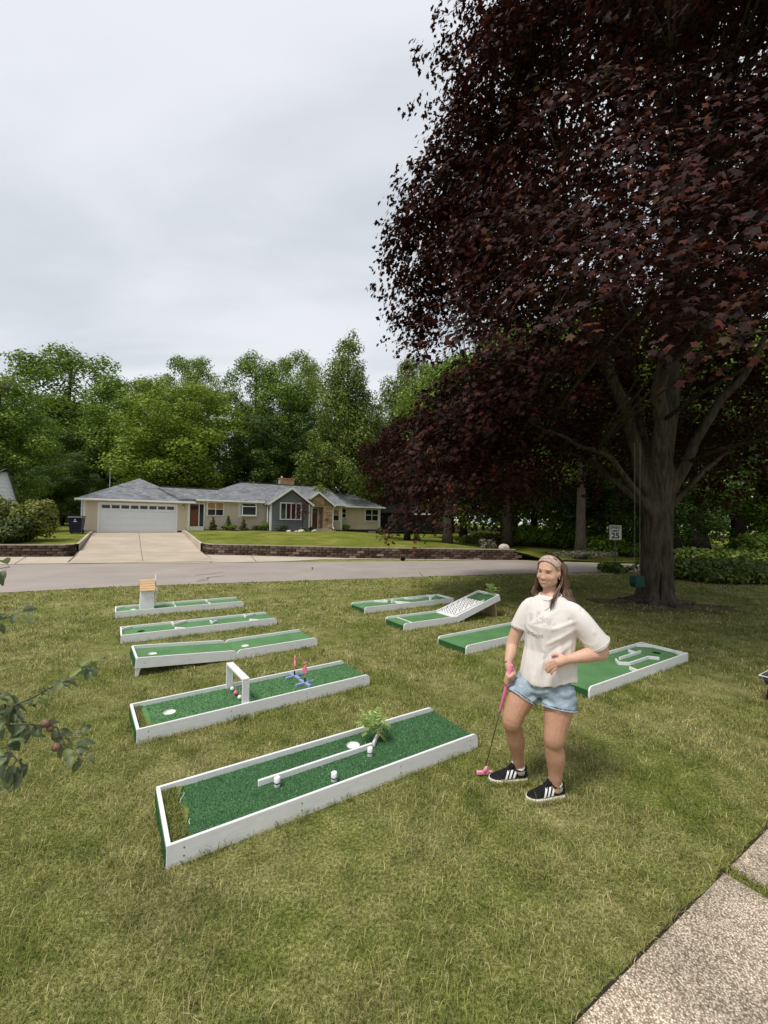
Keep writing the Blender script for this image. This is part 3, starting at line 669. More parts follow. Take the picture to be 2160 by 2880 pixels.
# ================================================================== PORTABLE MINI-GOLF HOLES
def paint_material():
    m, t, b = mnodes('white_paint'); v = pos(t); P = t.nodes.new('ShaderNodeNewGeometry').outputs['Position']
    g = noise(t, pos(t, (2, 9, 9)), 3.5, 6, .7); sc = noise(t, pos(t, (14, 60, 60)), 2.0, 4, .75); oi = t.nodes.new('ShaderNodeObjectInfo')
    c = ramp(t, g, [(0.3, (0.70, 0.70, 0.69)), (0.6, (0.80, 0.80, 0.80))])
    c = mixc(t, ramp(t, sc, [(0.64, (0, 0, 0)), (0.74, (.55, .55, .55))]), c, (0.52, 0.50, 0.45))
    t.links.new(c, b.inputs['Base Color']); b.inputs['Roughness'].default_value = .42; b.inputs['Specular IOR Level'].default_value = .4
    bump(t, b, noise(t, pos(t, (3, 40, 40)), 6, 4), .12, .004); return m
M_WHITE = paint_material()
def turf_material(name, lo, hi):
    m, t, b = mnodes(name)
    v = pos(t); f = noise(t, v, 110, 4, 0.85); g = noise(t, v, 3.0, 3); s = noise(t, pos(t, (5, 60, 60)), 3, 3)
    c = ramp(t, f, [(0.3, lo), (0.7, hi)])
    c = mixc(t, 1.0, c, ramp(t, g, [(0.3, (0.85, 0.85, 0.85)), (0.7, (1.15, 1.15, 1.15))]), 'MULTIPLY')
    c = mixc(t, 1.0, c, ramp(t, s, [(0.3, (0.88, 0.88, 0.88)), (0.7, (1.12, 1.12, 1.12))]), 'MULTIPLY')
    t.links.new(c, b.inputs['Base Color']); b.inputs['Roughness'].default_value = 0.75; b.inputs['Specular IOR Level'].default_value = 0.25
    bump(t, b, f, 0.9, 0.006); return m
M_TURF = turf_material('bright_turf', (0.040, 0.128, 0.040), (0.150, 0.310, 0.128)); M_TURFD = turf_material('deep_turf', (0.018, 0.072, 0.025), (0.088, 0.205, 0.080))
M_SIDE = turf_material('turf_side', (0.008, 0.05, 0.014), (0.03, 0.12, 0.035)); M_ROUGH = turf_material('rough_turf', (0.080, 0.108, 0.016), (0.225, 0.238, 0.062))
M_CUP = M('white_cup', (0.78, 0.78, 0.74), 0.5, 0.05, 10); M_HOLE = M('open_hole', (0.006, 0.03, 0.008), 0.9, 0.2)
M_SCREW = M('screw', (0.12, 0.11, 0.10), 0.5, 0.1, metal=.6); M_BLACK = M('black_rubber', (0.012, 0.012, 0.013), 0.5, 0.2)
RH, DZ, TH = .130, .088, .019        # rail height, deck height, rail thickness
def rail_poly(L, r0, r1, h=RH, z0=0.0, n=6):
    p = [(0, z0), (L, z0)]
    if r1: p += [(L - r1 + r1 * math.cos(a), h - r1 + r1 * math.sin(a)) for a in np.linspace(0, math.pi / 2, n)]
    else: p += [(L, h)]
    if r0: p += [(r0 - r0 * math.sin(a), h - r0 + r0 * math.cos(a)) for a in np.linspace(0, math.pi / 2, n)]
    else: p += [(0, h)]
    return p
def deck(name, x0, x1, y0, y1, mat, parent, cups=(), cupmat=None, z=DZ):
    """turf sheet with real cup holes, plus the body under it"""
    out_ = [Vector((x0, y0, 0)), Vector((x1, y0, 0)), Vector((x1, y1, 0)), Vector((x0, y1, 0))]; loops = [out_]; R_ = .054; n = 28
    for cx, cy in cups: loops.append([Vector((cx + R_ * math.cos(-2 * math.pi * k / n), cy + R_ * math.sin(-2 * math.pi * k / n), 0)) for k in range(n)])
    tris = tessellate_polygon(loops); vs = [(v.x, v.y, z) for l in loops for v in l]
    b_ = MB().add(vs, [tuple(t) for t in tris]); o = len(b_.v)
    b_.add([(v.x, v.y, .012) for v in out_] + [(v.x, v.y, z) for v in out_], [(0, 3, 2, 1), (0, 1, 5, 4), (1, 2, 6, 5), (2, 3, 7, 6), (3, 0, 4, 7)])
    d = b_.build(name, mat, parent)
    for cx, cy in cups:
        c = MB(); k0 = [(cx + R_ * math.cos(2 * math.pi * k / n), cy + R_ * math.sin(2 * math.pi * k / n)) for k in range(n)]
        dp = .014 if cupmat is not M_HOLE else .06
        c.add([(x, y, z + .0012) for x, y in k0] + [(cx + (x - cx) * .97, cy + (y - cy) * .97, z - dp) for x, y in k0], [(k, (k + 1) % n, n + (k + 1) % n, n + k) for k in range(n)] + [tuple(range(n, 2 * n))])
        c.build('cup', cupmat or M_CUP, parent)
    return d
SCREW = MB().lathe([(.0045, 0), (.0045, .0015), (.001, .002)], 8).mesh('screw'); SCREW.materials.append(M_SCREW)
def screws(root, L, y=-.0005, zs=(.045, .09), xs=None):
    for x in xs or (.09, L * .33, L * .66, L - .09):
        for z in zs:
            o = link('screw', SCREW, None, root); o.location = (x, y, z); o.rotation_euler = (R(90), 0, 0)
def rails(root, L, W, r0=0.0, r1=.055, end0=True, end1=False, x0=0.0):
    for y in (0, W - TH):
        o = MB().prism(rail_poly(L, r0, r1), y, y + TH).build('side_rail', M_WHITE, root, bevel=.0025, seg=1); o.location.x = x0
    if end0:
        MB().box((x0, TH + .001, DZ - .01), (x0 + .024, W - TH - .001, RH - .001)).build('end_rail', M_WHITE, root, bevel=.0025, seg=1)
        MB().box((x0 - .006, TH * .4, .006), (x0 + .0, W - TH * .4, RH - .022)).build('turf_skirt', M_SIDE, root)
    if end1: MB().box((x0 + L - .024, TH + .001, DZ - .01), (x0 + L, W - TH - .001, RH - .003)).build('end_rail', M_WHITE, root, bevel=.0025, seg=1)
def rbar(root, pts, h=.042, w=.019, name='divider_bar', z=DZ):
    for p, q in zip(pts, pts[1:]):
        MB().bar((p[0], p[1], z + h / 2 + .0005), (q[0], q[1], z + h / 2 + .0005), w, h).build(name, M_WHITE, root, bevel=.002, seg=1)
GROUP = None
def hole(x, y, th, label): return empty('golf_hole', (x, y, 0.0), th, label, 'golf hole')
def rough_patch(root, edge, W):
    vs = []; n = 24; es = sorted(edge, key=lambda e: e[1]); ys = [e[1] for e in es]; xs = [e[0] for e in es]
    for i in range(n + 1):
        y = TH + (W - 2 * TH) * i / n; x = interp(y, ys, xs) + .010 * math.sin(2.2 + 11 * y / W) + .002 * math.sin(90 * y)
        for k in range(5): vs.append((.024 + (x - .024) * k / 4, y, DZ + .008 + .004 * math.sin(i * 1.9 + k * 2.3)))
    fs = [(i * 5 + k, i * 5 + k + 1, i * 5 + k + 6, i * 5 + k + 5) for i in range(n) for k in range(4)]
    MB().add(vs, fs).build('rough_turf', M_ROUGH, root)
M_FERN = leafmat('fern_leaf', [(0, (0.16, 0.28, 0.05)), (0.5, (0.32, 0.44, 0.11)), (1, (0.52, 0.60, 0.26))], 0.5, 0.25)
def fern(loc, rz, label, parent=None, s=1.0, seed=1, n=13):
    root = empty('artificial_fern', loc, rz, label, 'plant'); rr = random.Random(seed)
    for i in range(n):
        a = 2 * math.pi * i / n + rr.uniform(-.3, .3); ln = s * rr.uniform(.13, .2); up = rr.uniform(.9, 2.0); b_ = MB(); pts = []
        for k in range(9):
            u = k / 8; pts.append(Vector((math.cos(a) * ln * u * .75, math.sin(a) * ln * u * .75, s * (.02 + ln / s * (up * u - 1.25 * u * u * (.7 if up > 1 else 1))))))
        b_.tube(pts, [.0016 * s] * 9, 4)
        for k in range(2, 9):
            d = (pts[k] - pts[k - 1]).normalized(); sd_ = d.cross(Vector((0, 0, 1))).normalized(); w = s * .05 * (1 - (k / 9.5) ** 2) + .006
            for sg in (-1, 1):
                tip = pts[k] + sd_ * sg * w + d * w * .55 - Vector((0, 0, w * .25)); mid = (pts[k] + tip) / 2; n_ = d * (w * .2)
                b_.add([pts[k], mid - n_ + Vector((0, 0, .002)), tip, mid + n_ + Vector((0, 0, .002))], [(0, 1, 2, 3)])
        b_.build('frond', M_FERN, root)
    return root
# E: nearest hole with the long divider, bumpers and fern
e = hole(-1.164, 2.351, .578, 'nearest golf hole, deep green turf with long white divider bar and bumpers')
L_, W_ = 2.393, .615
rails(e, L_, W_); deck('turf_deck', .024, L_ - .004, TH, W_ - TH, M_TURFD, e, [(1.42, .455)]); rough_patch(e, [(.17, .61), (.12, .41), (.15, .3), (.13, .15), (.145, .0)], W_)
rbar(e, [(.60, .325), (1.53, .335)]); rbar(e, [(1.545, .34), (1.80, .592)]); screws(e, L_)
for x, y in ((.71, .255), (1.07, .10), (1.455, .245)):
    p = empty('bumper_post', (x, y, DZ + .0005)); p.parent = e
    MB().lathe([(.019, 0), (.021, .003), (.021, .064), (.018, .067), (.009, .067), (.009, .06)], 20).build('tube', M_WHITE, p, True)
    MB().lathe([(.0215, .024), (.0218, .026), (.0218, .030), (.0215, .032)], 20).build('rubber_ring', M_BLACK, p)
M_FIB = M('white_fibre', (0.8, 0.8, 0.7), 0.5)
MB().tube([(.118, .40, DZ + .014), (.130, .435, DZ + .02), (.150, .465, DZ + .018), (.158, .50, DZ + .012)], .0016, 5).build('loose_thread', M_FIB, e); MB().tube([(.142, .16, DZ + .014), (.140, .185, DZ + .018), (.15, .215, DZ + .012)], .0014, 5).build('loose_thread', M_FIB, e)
def on(o, x, y, z): m = Matrix.Translation(o.location) @ Matrix.Rotation(o.rotation_euler.z, 4, 'Z'); return m @ Vector((x, y, z))
fern(on(e, 1.60, .43, DZ + .03), 0, 'pale green artificial fern beside the cup of the nearest golf hole', s=1.0, seed=3, n=22)
# D: swinging-ball gate and flamingos
d = hole(-2.072, 3.618, .624, 'golf hole with a white gate of hanging balls and two flamingos')
L_, W_ = 2.388, .609
rails(d, L_, W_); deck('turf_deck', .024, L_ - .004, TH, W_ - TH, M_TURF, d, [(.30, .31)]); rough_patch(d, [(.12, .62), (.08, .51), (.08, .37), (.11, .2), (.15, .1)], W_); screws(d, L_)
gt = empty('ball_gate', (.93, 0, 0)); gt.parent = d
MB().box((-.035, TH + .001, DZ), (.035, TH + .02, .345)).build('post', M_WHITE, gt, bevel=.003); MB().box((-.035, W_ - TH - .02, DZ), (.035, W_ - TH - .001, .345)).build('post', M_WHITE, gt, bevel=.003); MB().box((-.035, TH + .001, .346), (.035, W_ - TH - .001, .366)).build('top_bar', M_WHITE, gt, bevel=.003)
M_PINKB = M('pink_ball', (0.85, 0.16, 0.32), 0.35, 0.03); M_BALL = M('white_ball', (0.78, 0.78, 0.76), 0.35, 0.03); M_STR = M('string', (0.7, 0.68, 0.6), 0.8)
for y, m_ in ((.47, M_BALL), (.345, M_PINKB), (.21, M_BALL)):
    s_ = MB().tube([(0, y, .347), (0, y, DZ + .05)], .0018, 5).build('string', M_STR, gt); MB().ball((0, y, DZ + .032), .0215, 16, 12).build('ball', m_, s_, True)
M_BLUE = M('pale_blue_paint', (0.30, 0.36, 0.62), 0.45, 0.12, 8); M_FLAM = M('flamingo_pink', (0.86, 0.24, 0.33), 0.4, 0.08)
def flamingo(loc, rz, face, label):
    r = empty('flamingo_marker', loc, rz, label, 'flamingo', 'flamingo markers on the gate hole')
    MB().box((-.115, -.0125, 0), (.115, .0125, .022)).build('foot_bar', M_BLUE, r, bevel=.002); MB().box((-.0125, -.115, .0005), (.0125, -.013, .024)).box((-.0125, .013, .0005), (.0125, .115, .024)).build('foot_bar', M_BLUE, r, bevel=.002)
    MB().tube([(0, 0, .022), (0, 0, .07)], .008, 10).build('socket', M_BLACK, r); MB().tube([(0, 0, .065), (0, 0, .14)], .0028, 6).build('leg', M_FLAM, r)
    bd = [(-.045, .150), (-.02, .128), (.008, .118), (.026, .135), (.034, .165), (.022, .19), (.016, .205), (.012, .222), (.018, .240), (.010, .255), (-.002, .252), (-.012, .240), (-.022, .236), (-.012, .230), (-.002, .236), (.003, .226), (-.002, .21), (-.012, .195), (-.03, .18)]
    b_ = MB().prism(bd, -.007, .007).build('body', M_FLAM, r, bevel=.003); b_.rotation_euler = (0, 0, face); b_.location = (0, 0, -.005); b_.scale = (.85, 1, 1)
    return r
flamingo(on(d, 1.655, .50, DZ), d.rotation_euler.z + R(8), R(70), 'pink flamingo marker seen edge-on, on blue cross foot by the far rail'); flamingo(on(d, 1.665, .24, DZ), d.rotation_euler.z + R(6), R(-25), 'pink flamingo marker seen side-on, on blue cross foot by the near rail')
# C: ramp in two halves
c = hole(-1.989, 5.828, .62, 'two-piece golf hole whose left half is propped up as a ramp')
rails(c, 1.222, .612, .06, .06, False); deck('turf_deck', .004, 1.218, TH, .612 - TH, M_TURF, c, [(.2, .3)]); screws(c, 1.222, zs=(.07,))
cr_ = empty('ramp', (-.006, 0, 0)); cr_.parent = c; ra = math.atan2(.105, 1.2); cr_.rotation_euler = (0, ra, 0)
for y in (0, .612 - TH): MB().prism([(-x, z) for x, z in rail_poly(1.215, .06, .03)], y, y + TH).build('side_rail', M_WHITE, cr_, bevel=.0025, seg=1)
MB().box((-1.215, TH + .001, DZ - .01), (-1.19, .612 - TH - .001, RH - .001)).build('end_rail', M_WHITE, cr_, bevel=.0025, seg=1); MB().box((-1.222, TH * .5, .01), (-1.216, .612 - TH * .5, RH - .02)).build('turf_skirt', M_SIDE, cr_)
deck('turf_deck', -1.19, -.004, TH, .612 - TH, M_TURF, cr_, [(-1.0, .3)])
for y in (.005, .612 - .024): MB().prism([(-1.195, -.115), (-1.165, -.115), (-1.14, .03), (-1.21, .03)], y + .021 * (1 if y < .3 else -1), y + .04 * (1 if y < .3 else -1)).build('leg', M_WHITE, cr_, bevel=.002)
for x in (-1.12, -.6, -.08): o = link('screw', SCREW, None, cr_); o.location = (x, -.0005, .06); o.rotation_euler = (R(90), 0, 0)
# A: windmill
a = hole(-5.088, 8.047, .563, 'golf hole with the little white windmill, nearest the road')
L_, W_ = 2.40, .611
rails(a, L_, W_); deck('turf_deck', .024, L_ - .004, TH, W_ - TH, M_TURF, a, [(.30, .33)]); screws(a, L_, zs=(.06,))
for x in (1.05, 1.71): rbar(a, [(x, .59), (x, .37)]); rbar(a, [(x, .24), (x, .02)])
rbar(a, [(.03, .47), (.14, .585)])
wm = empty('windmill', (.54, .305, DZ)); wm.parent = a
MB().add([(-.125, -.17, 0), (.125, -.17, 0), (.125, .17, 0), (-.125, .17, 0), (-.115, -.15, .40), (.115, -.15, .40), (.115, .15, .40), (-.115, .15, .40)], [(0, 3, 2, 1), (4, 5, 6, 7), (0, 1, 5, 4), (1, 2, 6, 5), (2, 3, 7, 6), (3, 0, 4, 7)]).build('tower', M_WHITE, wm, bevel=.003)
M_CEDAR = M('cedar_board', (0.56, 0.37, 0.205), 0.6, 0.25, 9, 0.3, stretch=(1, 12, 12))
for k in range(5):
    for sg in (-1, 1):
        u0, u1 = k / 5, (k + 1) / 5
        y0, y1 = -.195 * sg * (1 - u0), -.195 * sg * (1 - u1); z0, z1 = .385 + .21 * u0, .385 + .21 * u1
        MB().add([(-.135, y0, z0 + .006), (.135, y0, z0 + .006), (.135, y1, z1), (-.135, y1, z1), (-.135, y0, z0 - .008), (.135, y0, z0 - .008), (.135, y1, z1 - .012), (-.135, y1, z1 - .012)], [(0, 1, 2, 3), (7, 6, 5, 4), (0, 4, 5, 1), (1, 5, 6, 2), (2, 6, 7, 3), (3, 7, 4, 0)]).build('roof_board', M_CEDAR, wm)
MB().prism([(-.16, .40), (.16, .40), (0, .58)], -.112, -.10, 'x').build('gable', M_WHITE, wm); MB().prism([(-.16, .40), (.16, .40), (0, .58)], .10, .112, 'x').build('gable', M_WHITE, wm)
MB().tube([(.11, 0, .385), (.165, 0, .385)], .009, 8).build('axle', M_WHITE, wm)
for k in range(4):
    an = R(12 + 90 * k); y, z = math.sin(an), math.cos(an)
    bl = MB().bar((.155, 0, .385), (.155, y * .30, .385 + z * .30), .012, .03, (1, 0, 0)).build('blade', M_WHITE, wm); MB().bar((.158, y * .09 - z * .028, .385 + z * .09 + y * .028), (.158, y * .30 - z * .028, .385 + z * .30 + y * .028), .008, .055, (0, -z, y)).build('sail', M_WHITE, bl)
# B: chicanes
b = hole(-3.988, 6.463, .575, 'golf hole with white triangular chicanes and a dark open cup')
L_, W_ = 2.444, .61
rails(b, L_, W_); deck('turf_deck', .024, L_ - .004, TH, W_ - TH, M_TURF, b, [(.29, .31)], M_HOLE); screws(b, L_, zs=(.06,))
rbar(b, [(.03, .47), (.16, .585)]); rbar(b, [(.77, .59), (.775, .42), (1.0, .59)]); rbar(b, [(.77, .16), (.77, .03)]); rbar(b, [(.78, .15), (.9, .03)]); rbar(b, [(1.36, .40), (1.365, .25), (1.46, .35)]); rbar(b, [(2.0, .59), (1.985, .43), (2.2, .59)]); rbar(b, [(1.985, .15), (1.985, .03)]); rbar(b, [(2.0, .14), (2.11, .03)])
# F: curved rails at the back
f = hole(-.373, 8.855, .552, 'far golf hole with a wavy white rail, behind the pegboard ramp')
L_, W_ = 2.446, .614
rails(f, L_, W_, .055, 0, False, True); deck('turf_deck', .004, L_ - .024, TH, W_ - TH, M_TURF, f, [(2.2, .22)], M_HOLE); screws(f, L_, zs=(.06,)); MB().box((-.004, TH, .01), (.0035, W_ - TH, DZ - .001)).build('turf_skirt', M_SIDE, f)
rbar(f, [(.58, .59), (.82, .40), (.83, .59)]); MB().box((.88, .30, DZ), (.93, .35, DZ + .075)).build('block', M_WHITE, f, bevel=.003); rbar(f, [(.95, .34), (1.2, .03)]); rbar(f, [(.95, .33), (1.0, .03)])
rbar(f, [(1.40, .585), (1.48, .50), (1.58, .45), (1.70, .43), (1.82, .45), (1.95, .50), (2.04, .52)]); MB().box((1.89, .20, DZ), (1.94, .25, DZ + .075)).build('block', M_WHITE, f, bevel=.003); rbar(f, [(2.1, .59), (2.25, .5)])
# G: pegboard ramp
g = hole(.386, 7.499, .558, 'golf hole with a steep white pegboard ramp propped on a leg')
rails(g, 1.235, .616, .055, 0, False); deck('turf_deck', .004, 1.23, TH, .616 - TH, M_TURF, g); screws(g, 1.235, zs=(.06,)); MB().box((-.004, TH, .01), (.0035, .616 - TH, DZ - .001)).build('turf_skirt', M_SIDE, g); rbar(g, [(.26, .595), (.26, .02)], h=.012); rbar(g, [(1.222, .595), (1.222, .02)], h=.015)
gr = empty('ramp', (1.25, 0, 0.0)); gr.parent = g; gr.rotation_euler = (0, -math.atan2(.335, 1.19), 0)
for y in (0, .616 - TH): MB().prism(rail_poly(1.235, .055, 0), y, y + TH).build('side_rail', M_WHITE, gr, bevel=.0025, seg=1)
MB().box((1.21, TH + .001, .0), (1.235, .616 - TH - .001, RH - .001)).build('end_rail', M_WHITE, gr, bevel=.0025, seg=1)
deck('turf_deck', .86, 1.209, TH, .616 - TH, M_TURFD, gr); MB().box((.01, TH + .001, .03), (.859, .616 - TH - .001, DZ + .004)).build('peg_panel', M_WHITE, gr, bevel=.002)
for y in (.115, .585): MB().box((.08, y - .009, DZ + .005), (.90 if y < .3 else .859, y + .009, DZ + .035)).build('guide_rail', M_WHITE, gr, bevel=.002)
M_SLOT = M('slot_black', (0.012, 0.012, 0.012), 0.9)  # black pegs that draw the dark slots of the panel
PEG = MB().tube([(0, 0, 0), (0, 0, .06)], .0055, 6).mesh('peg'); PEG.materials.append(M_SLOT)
for i in range(10):
    for j in range(5 if i % 2 == 0 else 4):
        o = link('peg', PEG, None, gr); o.location = (.10 + i * .078, .17 + j * .09 + (.045 if i % 2 else 0), DZ + .0045)
o = MB().box((1.06, .03, -.40), (1.085, .586, -.02)).build('prop', M('plywood', (0.42, 0.30, 0.19), 0.7, 0.15, 6), gr); o.rotation_euler = (0, .14, 0); o.location = (.05, 0, .15)
fern(on(g, 2.40, .20, .44), 0, 'bright green artificial fern on top of the pegboard ramp', s=1.25, seed=9, n=20)
# I: plain hole half behind the player
i_ = hole(1.238, 6.216, .61, 'plain golf hole running behind the player, with rounded front rails')
rails(i_, 2.44, .616, .055, 0, False, True); deck('turf_deck', .004, 2.416, TH, .616 - TH, M_TURF, i_, [(2.1, .3)]); screws(i_, 2.44, zs=(.06,)); MB().box((-.004, TH, .01), (.0035, .616 - TH, DZ - .001)).build('turf_skirt', M_SIDE, i_)
# J: maze hole on the right
j = hole(2.317, 4.72, .574, 'golf hole with a white maze of bent bars, right of the player')
L_, W_ = 2.457, .635
rails(j, L_, W_, .055, 0, False, True); deck('turf_deck', .004, L_ - .024, TH, W_ - TH, M_TURF, j, [(2.2, .3)], M_HOLE); screws(j, L_, zs=(.06,)); MB().box((-.004, TH, .01), (.0035, W_ - TH, DZ - .001)).build('turf_skirt', M_SIDE, j)
rbar(j, [(1.28, .40), (1.17, .30), (1.275, .215), (1.79, .22), (1.87, .12)]); rbar(j, [(1.38, .40), (1.97, .41)]); rbar(j, [(1.87, .53), (1.83, .42)]); rbar(j, [(1.11, .13), (1.07, .02)]); rbar(j, [(1.0, .61), (1.1, .51)]); rbar(j, [(2.26, .615), (2.43, .46)]); rbar(j, [(2.43, .17), (2.29, .02)])
def rough_bit(root, pts):
    MB().add([(x, y, DZ + .006) for x, y in pts], [tuple(range(len(pts)))]).build('rough_turf', M_ROUGH, root)
rough_bit(j, [(1.86, .53), (1.95, .56), (2.06, .54), (2.0, .48), (1.9, .47)]); rough_bit(j, [(1.2, .31), (1.28, .24), (1.38, .26), (1.3, .34)]); rough_bit(j, [(1.8, .24), (1.87, .17), (2.02, .26), (1.92, .32)]); rough_bit(j, [(1.12, .03), (1.42, .03), (1.35, .12), (1.2, .15)])
BOARDS = [(o.location.x, o.location.y, o.rotation_euler.z, l, w_, x0) for o, l, w_, x0 in ((e, 2.393, .615, 0), (d, 2.388, .609, 0), (c, 1.222, .612, 0), (a, 2.4, .611, 0), (b, 2.444, .61, 0), (f, 2.446, .614, 0), (g, 1.235, .616, 0), (i_, 2.44, .616, 0), (j, 2.457, .635, 0))]

M_PILE = leafmat('turf_pile', [(0, (0.012, 0.060, 0.018)), (0.6, (0.050, 0.155, 0.050)), (0.92, (0.12, 0.27, 0.11)), (1, (0.30, 0.46, 0.26))], .5, .1); M_PILER = leafmat('rough_pile', [(0, (0.07, 0.09, 0.012)), (0.6, (0.17, 0.19, 0.04)), (1, (0.36, 0.35, 0.12))], .6, .1)
def pile(root, L, W, n, s_, cups, seed, x0=.15, x1=None, mat=None, z=DZ, name='turf_pile'):
    """short tufts of the artificial turf"""
    rg = np.random.default_rng(seed); P = np.stack([rg.uniform(x0, x1 or L - .005, n), rg.uniform(TH + .003, W - TH - .003, n), np.full(n, z)], 1)
    for cx_, cy_ in cups: P = P[(P[:, 0] - cx_) ** 2 + (P[:, 1] - cy_) ** 2 > .062 ** 2]
    n = len(P); a = rg.uniform(0, 6.28, n); d_ = np.stack([np.cos(a), np.sin(a), np.zeros(n)], 1); sd_ = np.stack([-np.sin(a), np.cos(a), np.zeros(n)], 1); h = (s_ * rg.uniform(.5, 1.2, n))[:, None]
    V = np.stack([P - sd_ * h * .22, P + sd_ * h * .22, P + d_ * h * .8 + np.array([0, 0, 1]) * h], 1).reshape(-1, 3); F = np.arange(3 * n).reshape(-1, 3)
    tag(npmesh(name, V, F, mat or M_PILE, root), kind='stuff')
pile(e, 2.393, .615, 26000, .010, [(1.42, .455)], 1); pile(d, 2.388, .609, 16000, .011, [(.30, .31)], 2, .13)
pile(e, 2.393, .615, 2600, .014, [], 3, .026, .125, M_PILER, DZ + .009, 'rough_pile'); pile(d, 2.388, .609, 1300, .014, [], 4, .026, .085, M_PILER, DZ + .009, 'rough_pile')
# ================================================================== VEGETATION
def unit(v): return v / np.maximum(1e-9, np.linalg.norm(v, axis=-1, keepdims=True))
LEAF_DIAMOND = (np.array([(0, 0, 0), (.34, .42, .06), (0, 1, -.05), (-.34, .42, .06)]), np.array([(0, 1, 2), (0, 2, 3)]))
LEAF_BLADE = (np.array([(0, 0, 0), (.26, .3, .05), (.24, .65, .04), (0, 1, -.1), (-.24, .65, .04), (-.26, .3, .05)]), np.array([(0, 1, 2), (0, 2, 3), (0, 3, 4), (0, 4, 5)]))
_m = [(0, 0), (.16, .10), (.50, .02), (.36, .30), (.62, .62), (.26, .60), (0, 1.0), (-.26, .60), (-.62, .62), (-.36, .30), (-.50, .02), (-.16, .10)]
LEAF_MAPLE12 = (np.array([(0, .36, .05)] + [(x, y, -.10 * (x * x + (y - .3) ** 2) * 1.2) for x, y in _m]), np.array([(0, 1 + i, 1 + (i + 1) % 12) for i in range(12)]))
_m9 = [(0, 0), (.46, .02), (.33, .30), (.60, .62), (.22, .58), (0, 1.0), (-.22, .58), (-.60, .62), (-.33, .30), (-.46, .02)]
LEAF_MAPLE = (np.array([(x, y, .05 - .12 * (x * x + (y - .3) ** 2) * 1.6) for x, y in _m9]), np.array([(0, 1, 2), (0, 2, 4), (2, 3, 4), (0, 4, 6), (4, 5, 6), (0, 6, 8), (6, 7, 8), (0, 8, 9)]))
_m6 = [(0, 0), (.47, .08), (.60, .62), (.21, .56), (0, 1.0), (-.21, .56), (-.60, .62), (-.47, .08)]
LEAF_MAPLE6 = (np.array([(x, y, .05 - .12 * (x * x + (y - .3) ** 2) * 1.6) for x, y in _m6]), np.array([(0, 1, 3), (1, 2, 3), (0, 3, 5), (3, 4, 5), (0, 5, 7), (5, 6, 7)]))
def scatter(name, P, Nrm, size, shape, mat, parent, rg, droop=0.3):
    """one leaf per point: P positions, Nrm leaf normals; the blade points outward and hangs by 'droop'"""
    n = len(P); tv, tf = shape
    Nn = unit(Nrm); rd = unit(rg.normal(size=(n, 3)))
    up = np.zeros((n, 3)); up[:, 2] = -droop
    Y = rd + up; Y = unit(Y - Nn * np.sum(Y * Nn, 1, keepdims=True)); X = np.cross(Y, Nn)
    s = np.asarray(size)[:, None, None] if np.ndim(size) else size
    V = P[:, None, :] + s * (tv[None, :, 0:1] * X[:, None, :] + tv[None, :, 1:2] * Y[:, None, :] + tv[None, :, 2:3] * Nn[:, None, :])
    k = len(tv); F = (tf[None] + (np.arange(n) * k)[:, None, None]).reshape(-1, 3)
    return npmesh(name, V.reshape(-1, 3), F, mat, parent)
def crown_points(rg, clumps, per, thick=0.35, upbias=0.35):
    """points on the outer shells of ellipsoid clumps (centre, radii)"""
    C = np.array([c for c, r in clumps]); Rr = np.array([r for c, r in clumps]); vol = (Rr[:, 0] * Rr[:, 1] + Rr[:, 0] * Rr[:, 2]) ; idx = rg.choice(len(C), size=per * len(C), p=vol / vol.sum())
    D = rg.normal(size=(len(idx), 3)); D[:, 2] += upbias; D = unit(D); rad = 1 - thick * rg.random(len(idx)) ** 1.6
    P = C[idx] + D * Rr[idx] * rad[:, None]
    Nr = unit(D / Rr[idx]) + rg.normal(size=(len(idx), 3)) * .45 + np.array([0, 0, .35])
    return P, Nr
def make_crown(rg, h0, h1, rad, n, taper=0.6, shape='round', cl=(.22, .36)):
    """clumps covering an irregular crown between heights h0 and h1"""
    out_ = []
    for i in range(n):
        u = (i + .5) / n; z = h0 + (h1 - h0) * u; a = i * 2.399 + rg.uniform(-.4, .4)
        if shape == 'round': rr = rad * (math.sin(math.pi * min(.97, .14 + .80 * u)) ** .7)
        elif shape == 'cone': rr = rad * (1.05 - u) ** .75 * (1 if u > .12 else .8)
        else: rr = rad * (1 - .35 * u)
        rr *= rg.uniform(.62, 1.0); k = rad * rg.uniform(*cl) * (1.1 - .45 * u if shape == 'cone' else 1)
        out_.append(((rr * math.cos(a), rr * math.sin(a), z + rg.uniform(-.4, .4)), (k, k, k * rg.uniform(.6, .95))))
    for i in range(n // 4):
        u = rg.uniform(.15, .8); z = h0 + (h1 - h0) * u; out_.append(((rg.normal() * rad * .25, rg.normal() * rad * .25, z), (rad * .4, rad * .4, rad * .35)))
    return out_
def trunk_mesh(rg, h, r0, clumps, limbs=14, fork=.35, lean=(0, 0)):
    b_ = MB(); top = Vector((lean[0], lean[1], h)); n = 9; P = []
    for i in range(n + 1):
        u = i / n; P.append(Vector((lean[0] * u + .12 * math.sin(3 * u + r0 * 7) * u, lean[1] * u + .1 * math.sin(4 * u) * u, h * u)))
    b_.tube(P, [r0 * (1.35 if i == 0 else 1) * (1 - .8 * (i / n)) for i in range(n + 1)], 9)
    if clumps:
        ids = rg.choice(len(clumps), size=min(limbs, len(clumps)), replace=False)
        for i in ids:
            c = Vector(clumps[i][0]); z = max(h * .25, min(h * .92, c.z - rg.uniform(.45, .8) * math.hypot(c.x, c.y))); u = z / h
            s = P[0].lerp(top, u); m = s.lerp(c, .5) + Vector((0, 0, .25 * (c - s).length * rg.uniform(-.2, .3)))
            r = r0 * (1 - .8 * u) * .5; b_.tube([s, m, c], [r, r * .6, r * .18], 5)
    return b_
